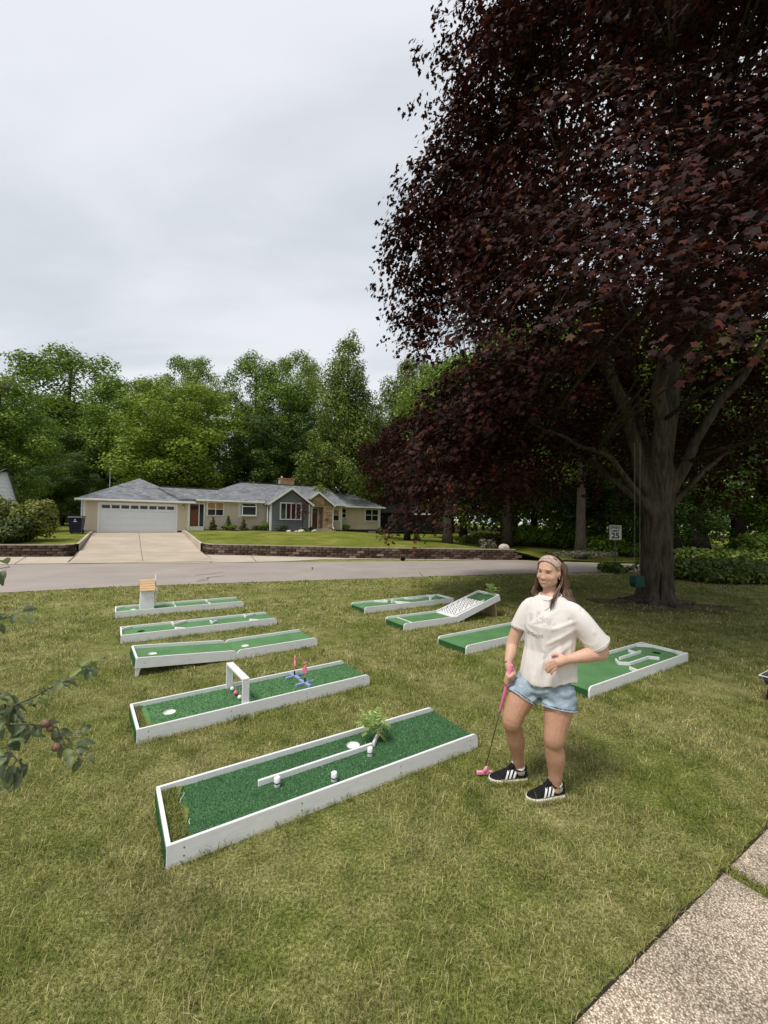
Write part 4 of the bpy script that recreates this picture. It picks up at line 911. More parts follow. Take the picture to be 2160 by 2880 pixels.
M_BARK = M('grey_bark', (0.115, 0.092, 0.072), 0.95, 0.4, 5, 0.1, 0.8, 14, stretch=(3, 3, .5), bdist=.05); M_BARKD = M('dark_bark', (0.035, 0.028, 0.023), 0.95, 0.4, 5, 0.1, 0.8, 14, stretch=(3, 3, .5), bdist=.05); M_BARKP = M('pale_bark', (0.15, 0.125, 0.105), 0.95, 0.35, 5, 0.1, 0.8, 14, stretch=(3, 3, .5), bdist=.05)
G_MID = leafmat('leaf_mid_green', [(0, (0.0736, 0.1389, 0.0149)), (0.6, (0.1702, 0.2632, 0.0264)), (1, (0.3254, 0.3954, 0.0494))], patch=(.35, (0.72, 0.82, 0.8)))
G_BRIGHT = leafmat('leaf_bright_green', [(0, (0.1001, 0.1642, 0.0143)), (0.6, (0.2211, 0.3100, 0.0286)), (1, (0.3982, 0.4547, 0.0638))], patch=(.4, (0.8, 0.85, 0.8)))
G_DARK = leafmat('leaf_dark_green', [(0, (0.0324, 0.0690, 0.0126)), (0.6, (0.0780, 0.1368, 0.0207)), (1, (0.1704, 0.2311, 0.0345))], patch=(.35, (0.7, 0.8, 0.8)))
G_FINE = leafmat('leaf_feathery', [(0, (0.0723, 0.1219, 0.0167)), (0.6, (0.1642, 0.2237, 0.0293)), (1, (0.3137, 0.3551, 0.0567))], patch=(.5, (0.75, 0.8, 0.8)))
def gz(x, y):      # ground height at a world point beyond the road
    dx, dy = x - HX, y - HY; t = dx * math.cos(HT) + dy * math.sin(HT); d = dx * math.sin(HT) - dy * math.cos(HT)
    return zyard(t, d) if d < 20 and (t > 3 or t < -3) else 0.0
ARCH = {}
def arch(shape, base, cl, shp, v):
    """a few full-grown crowns, shared between the trees that look alike"""
    key = (shape, base, cl, len(shp[0]), v)
    if key not in ARCH:
        rg = np.random.default_rng(500 + len(ARCH)); h, rad = 18.0, 5.0
        cl_ = make_crown(rg, h * base + rad * .15, h - rad * .25, rad, 84 if shape == 'cone' else 62, shape=shape, cl=cl)
        P, Nr = crown_points(rg, cl_, 420 if shape == 'cone' else 620, .42); P += rg.normal(size=P.shape) * .16
        o = scatter('crown', P, Nr, .21 * rg.uniform(.7, 1.3, len(P)), shp, M_BARK, None, rg); me = o.data; bpy.data.objects.remove(o)
        tr_ = trunk_mesh(rg, h * .86, .30, cl_, 22).mesh('trunk', True); tr_.materials.append(M_BARK); ARCH[key] = (me, tr_)
    return ARCH[key]
def tree(name, x, y, h, rad, label, mat, seed, per=330, n=46, shape='round', base=.22, leaf=.34, bark=None, r0=None, cl=(.22, .36), thick=.4, limbs=14, shp=None, group=None, z=None):
    rg = np.random.default_rng(seed); root = empty(name, (x, y, gz(x, y) - .05 if z is None else z), rg.uniform(0, 6), label, 'tree', group)
    bs = .08 if base < .21 else .28; me, tr_ = arch(shape, bs, (.15, .26), LEAF_BLADE if shp is LEAF_BLADE else LEAF_DIAMOND, seed % 2)
    for nm, d_, mt in (('crown', me, mat), ('trunk', tr_, bark or M_BARKD)):
        o = bpy.data.objects.new(nm, d_); col.objects.link(o); o.parent = root; o.material_slots[0].link = 'OBJECT'; o.material_slots[0].material = mt; o.scale = (rad / 5.0, rad / 5.0, h / 18.0)
        if nm == 'trunk': k = (r0 or h * .018) / .30; o.scale = (max(rad / 5.0, k) if r0 is None else k, max(rad / 5.0, k) if r0 is None else k, h / 18.0)
    return root
TG = 'trees behind the ranch house'
tree('broadleaf_tree', -25.5, 27.5, 10.6, 3.6, 'mid green tree at the left edge beside the white gable house', G_MID, 1, base=.14, n=44, leaf=.24, per=420, group=TG)
tree('broadleaf_tree', -41.5, 55, 23.0, 9.0, 'tall rounded tree, leftmost of the row behind the garage', G_MID, 2, base=.12, n=60, per=420, leaf=.42, group=TG)
tree('broadleaf_tree', -31.5, 52, 20.0, 6.6, 'mid green tree rising between the leftmost tree and the walnut', G_MID, 3, base=.12, n=52, per=380, leaf=.4, group=TG)
tree('walnut_tree', -20.8, 43.5, 15.6, 7.0, 'bright spreading walnut tree just behind the garage roof', G_BRIGHT, 4, base=.20, n=64, per=420, leaf=.34, bark=M_BARKD, r0=.42, cl=(.16, .28), group=TG)
tree('broadleaf_tree', -25.8, 55, 22.6, 5.2, 'tall narrow-topped tree behind the walnut tree', G_MID, 5, base=.15, n=46, per=360, leaf=.4, group=TG)
tree('broadleaf_tree', -16.0, 51, 21.6, 5.0, 'tall airy tree left of the chimney', G_MID, 6, base=.12, n=44, per=330, leaf=.36, cl=(.2, .3), group=TG)
tree('broadleaf_tree', -11.0, 51, 22.0, 4.8, 'tall airy tree above the chimney', G_MID, 7, base=.12, n=44, per=330, leaf=.36, cl=(.2, .3), group=TG)
tree('conical_tree', -4.1, 44, 22.0, 4.8, 'tall pointed feathery tree right of the chimney', G_FINE, 8, base=.06, n=90, per=270, leaf=.3, shape='cone', cl=(.16, .26), group=TG)
tree('broadleaf_tree', 3.4, 52, 22.5, 5.0, 'tall tree showing above the low boughs of the purple maple', G_FINE, 9, base=.12, n=46, per=300, leaf=.36, group=TG)
for k, (x, y, h, r) in enumerate(((-36, 47, 11, 4.6), (-27.5, 50, 12, 5), (-13.5, 46.5, 13, 4.6), (-8.6, 48, 14, 4.6), (-1.5, 52, 14, 4.5), (-31, 40.5, 7.5, 3.2))):
    tree('understorey_tree', x, y, h, r, ['dark low tree behind the hedge end', 'dark tree filling in below the walnut tree', 'dark tree directly behind the chimney', 'dark tree filling the gap right of the chimney', 'dark tree behind the right wing of the ranch house', 'dark small tree between the rubbish bin and the garage'][k], G_DARK, 20 + k, base=.02, n=34, per=300, leaf=.4, group='dark understorey trees')
# wood on the right, behind the maple
WG = 'trees of the wood on the right'
wood = [(1.6, 28.5, 8.5, 3.2, 'purple-leaved tree with a dark trunk beyond the retaining wall', None, .2, M_BARKD), (4.2, 27.7, 12.5, 3.6, 'pale-trunked tree on the lawn above the retaining wall', G_MID, .30, M_BARKP), (8.95, 30.6, 17, 4.6, 'straight grey-trunked tree at the edge of the wood', G_MID, .36, M_BARK), (10.8, 23.1, 15, 4.2, 'grey-trunked tree on the lawn beyond the road, left of the speed sign', G_MID, .28, M_BARK), (20.7, 28, 17, 5.2, 'thick furrowed tree trunk behind the undergrowth', G_MID, .75, M_BARK), (22.2, 26.4, 15, 4.6, 'dark leaning trunk right of the thick furrowed one', G_MID, .42, M_BARKD)]
P_PURPLE = leafmat('leaf_purple', [(0, (0.0092, 0.0047, 0.0050)), (0.45, (0.0221, 0.0094, 0.0084)), (0.8, (0.0506, 0.0151, 0.0117)), (0.95, (0.0781, 0.0225, 0.0117)), (1, (0.0551, 0.0422, 0.0134))], 0.62, 0.22, 0.13, patch=(.8, (1.4, 1.15, 1.0)))
for k, (x, y, h, r, lb, m_, r0, bk) in enumerate(wood):
    tree('woodland_tree', x, y, h, r, lb, m_ or P_PURPLE, 40 + k, base=(.24, .36, .3, .36, .22, .22)[k], n=40, per=330 if m_ else 420, leaf=.3 if m_ else .2, bark=bk, r0=r0, group=WG, shp=LEAF_DIAMOND)
rw_ = np.random.default_rng(77)
lb2 = ['slim dark trunk deep in the wood behind the grey-trunked tree', 'crooked tree deep in the wood left of the speed sign', 'tree deep in the wood behind the speed sign', 'broad tree in the wood behind the swing', 'tree in the wood just right of the maple trunk', 'leafy tree at the right edge of the wood', 'leafy tree filling the wood far right', 'tall tree closing the wood behind the dark house', 'tall tree at the back of the wood behind the boulder', 'tall tree at the back of the wood behind the sign']
for k, (x, y, h, r) in enumerate(((7, 37, 17, 5), (12.5, 35, 16, 5), (15.5, 30, 14, 4.8), (18.5, 34, 17, 5.5), (17.0, 24.5, 12, 4), (26, 25, 14, 5), (30, 30, 17, 6), (9, 56, 19, 6), (14, 45, 19, 6), (24, 40, 20, 7))):
    tree('woodland_tree', x, y, h, r, lb2[k], (G_MID, G_DARK)[k > 1 and k != 5], 60 + k, base=.16 if x < 16 else .05, n=42, per=330, leaf=.36, bark=M_BARKD, group=WG)
# ---------------- the big purple maple
def maple():
    rg = np.random.default_rng(5); cx, cy = 6.95, 10.75
    root = empty('purple_maple', (cx, cy, 0), 0, 'huge purple-leaved maple with a thick trunk, carrying the swing', 'tree')
    b_ = MB()      # flared trunk
    n = 26; levels = [(0.0, .54), (.10, .47), (.3, .41), (.7, .37), (1.3, .35), (2.0, .345), (2.7, .345), (3.1, .345), (3.5, .32), (3.9, .27), (4.3, .16), (4.6, .05)]
    for z, r in levels:
        for k in range(n):
            a = 2 * math.pi * k / n; fl = 1 + max(0, .7 - z) * .35 * (math.sin(a * 5 + .6) + .5 * math.sin(a * 3 + 2)) + .035 * math.sin(a * 9 + z * 2) + .02 * math.sin(a * 17)
            b_.v.append((r * fl * math.cos(a) + .02 * z, r * fl * math.sin(a), z - .03))
    for i in range(len(levels) - 1):
        for k in range(n): b_.f.append((i * n + k, i * n + (k + 1) % n, (i + 1) * n + (k + 1) % n, (i + 1) * n + k))
    b_.f.append(tuple((len(levels) - 1) * n + k for k in range(n))); b_.f.append(tuple(k for k in range(n))[::-1])
    for a, l in ((2.6, 1.3), (3.3, 1.6), (3.9, 1.1), (4.6, 1.2), (5.3, .9), (5.8, 1.2), (1.5, .8)):      # surface roots
        b_.tube([(.42 * math.cos(a), .55 * math.sin(a), .05), (l * .6 * math.cos(a + .1), l * .6 * math.sin(a + .1), .025), (l * math.cos(a - .1), l * math.sin(a - .1), .0)], [.09, .045, .015], 6)
    limbs = [[(.0, -.12, 2.6), (-.25, -.55, 5.2), (-.1, -1.0, 7.4), (.1, -1.1, 10), (.2, -.9, 13.0)], [(-.12, .05, 2.6), (-.8, .0, 5.0), (-1.7, .1, 7.2), (-2.2, .2, 9.6), (-2.3, .4, 12)], [(.08, 0, 2.7), (.42, .1, 5.6), (.5, .3, 9), (.3, .3, 13), (.2, .2, 16.5)], [(.12, -.08, 2.5), (1.1, -.3, 4.6), (2.2, -.8, 6.5), (3.0, -1.2, 9)], [(.0, .15, 2.6), (.3, 1.3, 5.4), (.4, 2.3, 8.5), (.3, 2.6, 11.5)], [(.15, 0, 2.1), (1.6, .6, 3.5), (3.2, 1.1, 4.3), (4.6, 1.4, 4.8)], [(-.15, -.08, 2.2), (-1.3, -.35, 3.55), (-2.9, -.3, 4.3), (-4.6, 0, 4.7)], [(-.1, .12, 2.4), (-1.2, 1.4, 3.9), (-2.5, 2.9, 4.8)]]
    rads = [.21, .19, .25, .16, .18, .10, .10, .11]; pts = []
    for l, r in zip(limbs, rads):
        P = [Vector(p) for p in l]; Q = []
        for a, c in zip(P, P[1:]):
            for k in range(4): Q.append(a.lerp(c, k / 4) + Vector((rg.normal(), rg.normal(), rg.normal())) * .035)
        Q.append(P[-1]); rr = [r * (1 - .78 * i / (len(Q) - 1)) for i in range(len(Q))]; b_.tube(Q, rr, 12)
        pts += [(q, x) for q, x in zip(Q, rr)]
    tm = remesh(b_, .05, 'trunk', 4, .5); b_ = MB()
    env_z = [1.5, 2.5, 4, 6, 7, 8.5, 10, 12, 14, 16, 18, 19.5]; env_r = [6.0, 6.3, 6.5, 6.1, 6.3, 6.8, 6.8, 5.7, 5.2, 4.6, 3.0, .8]
    pads = []; lim_q = np.array([q for q, x in pts])
    cam_az = math.atan2(-cy, -cx)
    k = 0
    while len(pads) < 205 and k < 6000:
        k += 1; az = rg.uniform(-math.pi, math.pi); da = abs((az - cam_az + math.pi) % (2 * math.pi) - math.pi)
        left = math.cos(az - math.pi * .97)
        zl = 4.7 if da < .62 else (4.7 - (da - .62) / .5 * 2.1 if da < 1.12 else 2.6)
        if left < .2 and da >= 1.0: zl = max(zl, 3.4)
        z = rg.uniform(zl, 18.5); f = rg.uniform(.35, .95) ** .6 if z < 16 else rg.uniform(.2, .95); r = (interp(z, env_z, env_r) - .60) * f
        dist_cam_y = cy + r * math.sin(az)
        if da < .62 and z < 1.93 + .56 * dist_cam_y and f > .3: continue
        if f < .6 and z < 6.5: continue
        x_, y_ = r * math.cos(az), r * math.sin(az)
        if x_ + cx > 1.0 * (y_ + cy) + 1.6 and rg.random() < .8: continue
        pads.append((x_, y_, z, az, f))
    for (wx, wy, wz) in ((2.2, 9.8, 13.2), (2.0, 10.6, 14.4), (2.3, 9.6, 15.2), (2.8, 8.8, 12.6), (1.7, 10.2, 11.2), (3.3, 5.0, 4.9), (4.2, 5.1, 4.7), (5.1, 5.6, 4.9), (2.6, 5.6, 5.3), (3.0, 5.2, 5.8), (4.0, 5.0, 5.7), (5.0, 5.3, 5.9), (5.9, 6.2, 5.5), (3.5, 5.9, 6.6), (4.6, 5.6, 6.8), (5.6, 6.0, 6.9), (2.3, 6.4, 6.2), (3.0, 6.5, 7.4), (4.2, 6.2, 7.8), (5.4, 6.4, 8.0), (6.4, 7.0, 7.4), (2.2, 7.2, 7.2), (1.6, 8.0, 5.8), (2.9, 7.0, 8.6), (4.4, 6.8, 9.2), (5.8, 7.2, 9.4), (1.9, 7.6, 4.9), (7.0, 7.6, 6.3), (7.4, 8.2, 8.4), (2.0, 9.6, 3.9), (1.8, 10.6, 3.6), (2.2, 11.8, 3.4), (2.8, 12.8, 3.4), (3.6, 13.9, 3.5), (1.8, 10.8, 4.6), (1.8, 9.0, 6.6), (8.4, 14.0, 3.6), (9.6, 13.4, 3.8), (10.6, 12.6, 4.2), (6.2, 15.4, 3.8), (4.6, 15.2, 3.6)):
        pads.append((wx - cx, wy - cy, wz, math.atan2(wy - cy, wx - cx), .8))
    for _ in range(24):      # boughs behind the trunk
        wx, wy = rg.uniform(6.0, 13.0), rg.uniform(12.4, 16.2); pads.append((wx - cx, wy - cy, rg.uniform(3.9, 7.5), math.atan2(wy - cy, wx - cx), .8))
    for (wx, wy, wz) in ((4.9, 7.2, 5.6), (5.8, 7.6, 5.9), (4.0, 7.6, 5.4), (3.2, 8.2, 4.9), (6.6, 8.4, 6.2), (2.9, 9.2, 4.6), (5.2, 8.4, 6.4), (3.6, 9.8, 4.4)): pads.append((wx - cx, wy - cy, wz, math.atan2(wy - cy, wx - cx), .8))
    for wz, ex in ((8.0, -.05), (8.7, -.15), (9.4, -.1), (10.1, -.05), (10.8, .0), (11.4, .25), (8.4, .1), (9.8, .1), (7.6, .25), (12.2, 1.1), (13.0, 1.4), (13.8, 1.5), (14.6, 1.55), (15.4, 1.6), (2.9, .3), (3.5, .1), (4.1, .0), (4.7, .05), (5.3, .25), (3.2, .5), (4.4, .4)):      # boughs that make the left outline
        for dy in (-.7, .5): pads.append((ex + 1.42 + rg.uniform(-.1, .25) + .12 * dy - cx, 10.7 + dy + rg.uniform(-.3, .3) - cy, wz + .2 * dy, math.pi + rg.uniform(-.5, .5), .95))
    for _ in range(26):      # low boughs on the far left side, behind the trunk
        wx, wy = rg.uniform(2.2, 6.2), rg.uniform(10.8, 15.2); pads.append((wx - cx, wy - cy, rg.uniform(3.7, 6.8), math.atan2(wy - cy, wx - cx), .8))
    V = []; Nn = []; FV = []; FN = []
    for q_, (x, y, z, az, f) in enumerate(pads):
        big = rg.uniform(.85, 1.25); ra, wa, h = 1.38 * big, 1.22 * big, rg.uniform(.55, .85) * big      # a bough: a drooping dome of leaves, dark below
        m = int(70 * big * big * (1.0 if z < 10 else .8)); u_ = rg.uniform(-1, 1, m); s_ = rg.uniform(-1, 1, m); ok_ = (u_ * .9) ** 2 + s_ ** 2 < 1 + .25 * np.sin(7 * np.arctan2(s_, u_) + q_); u_, s_ = u_[ok_], s_[ok_]; m = len(u_)
        lx, ly = u_ * ra, s_ * wa; lz = h * (1 - np.maximum(0, u_ + .25) ** 2 * 1.15 - .75 * s_ ** 2) - .22 * lx - np.abs(rg.normal(size=m)) * .14
        fr = rg.random(m) < .25; lz = np.where(fr & (u_ * u_ + s_ * s_ > .5), lz - rg.uniform(.05, .30, m), lz)
        ca, sa = math.cos(az), math.sin(az)
        T = np.stack([x + lx * ca - ly * sa, y + lx * sa + ly * ca, z + lz - .2], 1)      # twig ends, each with its spray of leaves
        gx = .5 * np.maximum(0, u_ + .25) + .25; gy = .75 * s_
        tn = np.stack([gx * ca - gy * sa, gx * sa + gy * ca, np.full(m, .75)], 1)
        P = np.repeat(T, 8, 0) + rg.normal(size=(m * 8, 3)) * np.array([.10, .10, .065]); nr = np.repeat(tn, 8, 0) + rg.normal(size=(m * 8, 3)) * .36
        V.append(P); Nn.append(nr); k2 = max(3, m // 2); FV.append(T[:k2] - np.array([0, 0, .4]) + rg.normal(size=(k2, 3)) * .15); FN.append(rg.normal(size=(k2, 3)))
        c = Vector((x, y, z - .05)); dd = np.linalg.norm(lim_q - np.array([x, y, z - 1.2]), axis=1); i = int(np.argmin(dd)); s, r = pts[i]
        r = min(r * .5, .055); mid = s.lerp(c, .5) + Vector((rg.normal() * .12, rg.normal() * .12, .1)); b_.tube([s, s.lerp(mid, .5) + Vector((0, 0, .08)), mid, mid.lerp(c, .6), c], [r, r * .8, r * .6, r * .4, r * .2], 5)
        for w_ in range(4):
            e_ = Vector(tuple(P[rg.integers(len(P))])); b_.tube([mid.lerp(c, .7), c.lerp(e_, .55) + Vector((0, 0, .05)), e_], [r * .35, r * .25, .005], 4)
    for _ in range(15000):      # inner foliage that closes the view through the crown
        az = rg.uniform(-math.pi, math.pi); z = rg.uniform(6.5, 17.5); r = interp(z, env_z, env_r) * rg.uniform(.1, .72); FV.append(np.array([[r * math.cos(az), r * math.sin(az), z]])); FN.append(rg.normal(size=(1, 3)))
    FV = np.concatenate(FV); FN = np.concatenate(FN); kf = FV[:, 1] + cy > 7.5; FV, FN = FV[kf], FN[kf]; scatter('inner_foliage', FV, FN, rg.uniform(.11, .17, len(FV)), LEAF_DIAMOND, P_PURPLE, root, rg, .6)
    V = np.concatenate(V); Nn = np.concatenate(Nn)
    hi_ = V[:, 2] > 8.2; sz = rg.uniform(.069, .118, len(V)); scatter('crown', V[~hi_], Nn[~hi_], sz[~hi_], LEAF_MAPLE, P_PURPLE, root, rg, .75); scatter('crown', V[hi_], Nn[hi_], sz[hi_] * 1.08, LEAF_MAPLE6, P_PURPLE, root, rg, .75)
    m, t, b = mnodes('maple_bark'); v = pos(t, (1, 1, .16)); f = noise(t, v, 13, 5, .7); v2 = noise(t, pos(t), 2.0, 3)
    cc = mixc(t, 1.0, ramp(t, f, [(.35, (.032, .025, .020)), (.6, (.092, .077, .061))]), ramp(t, v2, [(.3, (.75, .75, .75)), (.7, (1.2, 1.2, 1.15))]), 'MULTIPLY')
    t.links.new(cc, b.inputs['Base Color']); b.inputs['Roughness'].default_value = .95; b.inputs['Specular IOR Level'].default_value = .1; bump(t, b, f, 1.0, .06)
    link('trunk', tm, m, root); tag(b_.build('branches', m, root, True), kind='stuff')
    MB().tube([(-.16, -.41, .05), (-.13, -.375, .4), (-.08, -.352, .8)], [.02, .03, .008], 6).build('trunk_crack', M('crack_dark', (0.008, 0.007, 0.006), 0.95), root)
    return root
maple()
# ---------------- hedge, shrubs, undergrowth
def shrub(name, x, y, rx, ry, rz, label, mat, seed, n=14, per=240, leaf=.12, cat='shrub', group=None, z=None, shp=LEAF_BLADE, droop=.1, rot=0.0, stems=True):
    rg = np.random.default_rng(seed); root = empty(name, (x, y, gz(x, y) if z is None else z), rot, label, cat, group)
    cl_ = [((rg.uniform(-.7, .7) * rx, rg.uniform(-.7, .7) * ry, rz * rg.uniform(.25, .72)), (rx * rg.uniform(.16, .42) + .05, ry * rg.uniform(.2, .42) + .05, rz * rg.uniform(.2, .36))) for _ in range(n)]
    P, Nr = crown_points(rg, cl_, per, .45); P[:, 2] = np.maximum(P[:, 2], .02)
    scatter('foliage', P, Nr, leaf * rg.uniform(.7, 1.3, len(P)), shp, mat, root, rg, droop)
    if stems:
        b_ = MB()
        for c, r in cl_: b_.tube([(c[0] * .2, c[1] * .2, -.05), (c[0] * .6, c[1] * .6, c[2] * .5), c], [.03, .022, .008], 5)
        b_.build('stem', M_BARK, root)
    return root
G_SHRUB = leafmat('leaf_hedge', [(0, (0.0897, 0.1187, 0.0198)), (0.6, (0.2093, 0.2285, 0.0374)), (1, (0.3668, 0.3427, 0.0792))], patch=(.9, (0.8, 0.85, 0.8)))
G_SHRD = leafmat('leaf_shrub_dark', [(0, (0.029, 0.052, 0.010)), (0.6, (0.065, 0.098, 0.017)), (1, (0.130, 0.156, 0.036))]); G_LIME = leafmat('leaf_lime', [(0, (0.085, 0.145, 0.012)), (1, (0.24, 0.32, 0.04))])
for k, (x, y, rx, ry, rz, mt, lb) in enumerate(((-18.7, 21.9, 1.25, 1.3, 2.25, G_SHRUB, 'big olive hedge shrub nearest the rubbish bin'), (-20.6, 21.4, 1.7, 1.6, 2.5, G_SHRUB, 'big olive hedge shrub at the left edge above the block wall'), (-18.6, 20.75, 1.2, .8, 1.35, G_SHRD, 'dark green shrub hanging over the block wall by the hedge'), (-19.4, 20.2, .6, .5, .95, G_LIME, 'bright lime shrub at the left edge on top of the block wall'))):
    shrub('hedge_shrub', x, y, rx, ry, rz, lb, mt, 100 + k, 22, 420, .15 if k < 3 else .2, 'hedge', 'hedge left of the driveway', z=.58, droop=-.5, shp=LEAF_DIAMOND)
# foundation planting
def conifer(t, b_, h, label, seed):
    rg = np.random.default_rng(seed); p = HW(t, b_); root = empty('small_conifer', (p.x, p.y, zyard(t, -b_)), 0, label, 'shrub', 'foundation planting of the ranch house')
    cl_ = [((rg.normal() * .1 * (1 - u), rg.normal() * .1 * (1 - u), h * (.1 + .85 * u)), (h * .30 * (1 - u * .85), h * .30 * (1 - u * .85), h * .13)) for u in np.linspace(0, .95, 9)]
    P, Nr = crown_points(rg, cl_, 110, .5); scatter('foliage', P, Nr, .09 * rg.uniform(.7, 1.3, len(P)), LEAF_DIAMOND, G_SHRD, root, rg, -.3); MB().tube([(0, 0, -.05), (0, 0, h * .9)], [.04, .01], 6).build('trunk', M_BARKD, root); return root
for k, (t, b_, h, lb) in enumerate(((4.95, -.5, 1.05, 'conical conifer beside the entry stoop'), (6.05, -.6, 1.2, 'tallest conical conifer under the double window'), (7.25, -.5, .95, 'small conical conifer below the garden window'))): conifer(t, b_, h, lb, 200 + k)
for k, (t, b_, r, h, lb) in enumerate(((6.2, -1.0, .5, .5, 'low round shrub in front of the tallest conifer'), (8.3, -.6, .5, .45, 'low shrub under the garden window'), (9.0, -.7, .55, .8, 'spiky shrub at the end of the tan wall'), (10.0, -1.8, .55, .55, 'leafy shrub at the corner of the grey bay'), (11.7, -1.7, .4, .35, 'small shrub under the bay window'), (12.6, -1.6, .35, .4, 'small shrub at the foot of the bay downspout'), (16.7, .4, .5, .7, 'shrub at the corner of the right wing'), (20.6, .3, .45, .5, 'small shrub at the far corner of the right wing'))):
    p = HW(t, b_); shrub('foundation_shrub', p.x, p.y, r, r, h, lb, (G_MID, G_SHRD)[k % 2], 220 + k, 7, 90, .1, 'shrub', 'foundation planting of the ranch house', z=zyard(t, -b_), droop=-.2)
# red japanese maple before the bay
p = HW(11.55, -2.2); rg = np.random.default_rng(9); jm = empty('red_maple_sapling', (p.x, p.y, zyard(11.6, 2.2)), 0, 'small red-leaved tree in front of the grey bay window', 'tree')
cl_ = [((rg.normal() * .42, rg.normal() * .42, 1.75 + rg.normal() * .33), (.34, .34, .2)) for _ in range(12)]
P, Nr = crown_points(rg, cl_, 75, .6); scatter('crown', P, Nr, .085 * rg.uniform(.7, 1.3, len(P)), LEAF_DIAMOND, leafmat('leaf_red', [(0, (0.05, 0.008, 0.012)), (1, (0.16, 0.03, 0.035))]), jm, rg); trunk_mesh(rg, 1.7, .035, cl_, 10).build('trunk', M_BARKD, jm)
M_ROCK = M('pale_rock', (0.55, 0.50, 0.44), 0.9, 0.25, 6, 0.2, 0.6, 12, bdist=.04)
def rock(x, y, z, s, label, seed, sc=(1, 1, .6), grp=None):
    rr = random.Random(seed); bm = bmesh.new(); bmesh.ops.create_icosphere(bm, subdivisions=3, radius=1)
    vs_ = [(Vector((rr.gauss(0, 1), rr.gauss(0, 1), rr.gauss(0, 1))).normalized(), rr.uniform(.72, .95)) for _ in range(12)]
    for v in bm.verts:
        for d_, k_ in vs_:
            e_ = v.co.dot(d_)
            if e_ > k_: v.co -= d_ * (e_ - k_)
        v.co = Vector((v.co.x * sc[0] * s, v.co.y * sc[1] * s, max(-.3, v.co.z) * sc[2] * s))
    me = bpy.data.meshes.new('rock'); bm.to_mesh(me); bm.free(); o = link('rock', me, M_ROCK); o.location = (x, y, z + s * sc[2] * .15); return tag(o, label, 'rock', grp)
rock(6.6, 23.05, .57, .30, 'pale boulder sitting on the right end of the block wall', 1, (1, .8, .75))
for k, (t, b_, s, lb) in enumerate(((10.35, -2.5, .2, 'leftmost small white rock in the bay flower bed'), (10.9, -2.6, .15, 'smallest white rock in the bay flower bed'), (11.3, -2.8, .32, 'largest white rock below the red-leaved tree'), (12.5, -2.5, .28, 'white rock near the bay downspout'))):
    p = HW(t, b_); rock(p.x, p.y, zyard(t, -b_), s, lb, 3 + k, grp='rocks in the flower bed')
bed = MB(); vs = []; fs = []
for i, t in enumerate(np.linspace(4.7, 13.0, 22)):
    w_ = 1.1 + .25 * math.sin(t * 2.1) + (1.2 if 9.3 < t < 12.9 else 0)
    for b_ in (.1 if not 9.2 < t < 12.7 else -1.02, -w_): vs.append(HW(t, b_, zyard(t, -b_) + .02))
fs = [(2 * i, 2 * i + 1, 2 * i + 3, 2 * i + 2) for i in range(21)]; tag(bed.add(vs, fs).build('flower_bed', M('mulch', (0.05, 0.035, 0.025), 0.95, 0.4, 20, 0.1, .6, 60)), kind='structure')
# saplings and plants on the far lawn, meadow plants, undergrowth
conif = HW(19.0, -4)
for k, (x, y, h, lb) in enumerate(((2.2, 28.0, .9, 'young spruce on the far lawn between two trunks'), (-.2, 35, .7, 'tiny spruce on the far slope'))):
    rg = np.random.default_rng(240 + k); rt = empty('young_spruce', (x, y, gz(x, y)), 0, lb, 'tree'); cl_ = [((0, 0, h * (.12 + .85 * u)), (h * .32 * (1 - u * .9), h * .32 * (1 - u * .9), h * .1)) for u in np.linspace(0, .95, 8)]
    P, Nr = crown_points(rg, cl_, 70, .5); scatter('crown', P, Nr, .08 * rg.uniform(.7, 1.3, len(P)), LEAF_DIAMOND, G_SHRD, rt, rg); MB().tube([(0, 0, -.05), (0, 0, h)], [.03, .006], 5).build('trunk', M_BARKD, rt)
G_SAGE = leafmat('leaf_sage', [(0, (0.10, 0.105, 0.06)), (1, (0.30, 0.28, 0.22))]); G_UNDER = leafmat('leaf_undergrowth', [(0, (0.0387, 0.0732, 0.0108)), (0.6, (0.0963, 0.1452, 0.0216)), (1, (0.2275, 0.2760, 0.0468))])
shrub('wildflowers', 10.6, 22.0, 1.9, .6, .5, 'pale sage wildflower bed around the grey trunk across the road', G_SAGE, 250, 16, 120, .07, 'flower bed', stems=False, z=.1, droop=-.8)
shrub('leafy_weed', 9.6, 17.25, .75, .4, .5, 'leafy weeds around the foot of the speed limit sign', G_UNDER, 251, 10, 60, .16, 'weeds', z=0)
shrub('leafy_weed', 5.9, 23.6, .45, .4, .5, 'grey-green weed beside the boulder on the wall', G_SAGE, 252, 6, 60, .14, 'weeds', z=.55)
UG = [(11.2, 15.8, 1.7, .9, .8, 'tall leafy undergrowth just right of the maple trunk'), (13.4, 15.8, 1.8, 1.0, .75, 'spreading leafy undergrowth right of the maple'), (15.8, 15.6, 1.7, 1.0, .8, 'leafy undergrowth at the right edge of the lawn'), (12.6, 14.6, 2.0, .5, .55, 'low weeds in front of the spreading undergrowth'), (15.4, 14.2, 1.8, .5, .6, 'low weeds at the right edge of the lawn'), (17.8, 21.6, 3.0, 1.2, .8, 'leafy thicket across the road behind the undergrowth'), (14.6, 26.5, 2.4, 1.4, 1.2, 'thicket behind the grey trunk across the road'), (9.6, 32.5, 4.0, 1.0, .9, 'long grassy thicket at the foot of the straight grey trunk'), (13.0, 31.5, 3.6, 1.4, 1.7, 'dark thicket at the edge of the wood'), (16.0, 27, 3, 1.5, 1.5, 'dark thicket in the wood behind the swing'), (23, 24.5, 3, 1.5, 1.8, 'dark thicket in the wood at the right edge')]
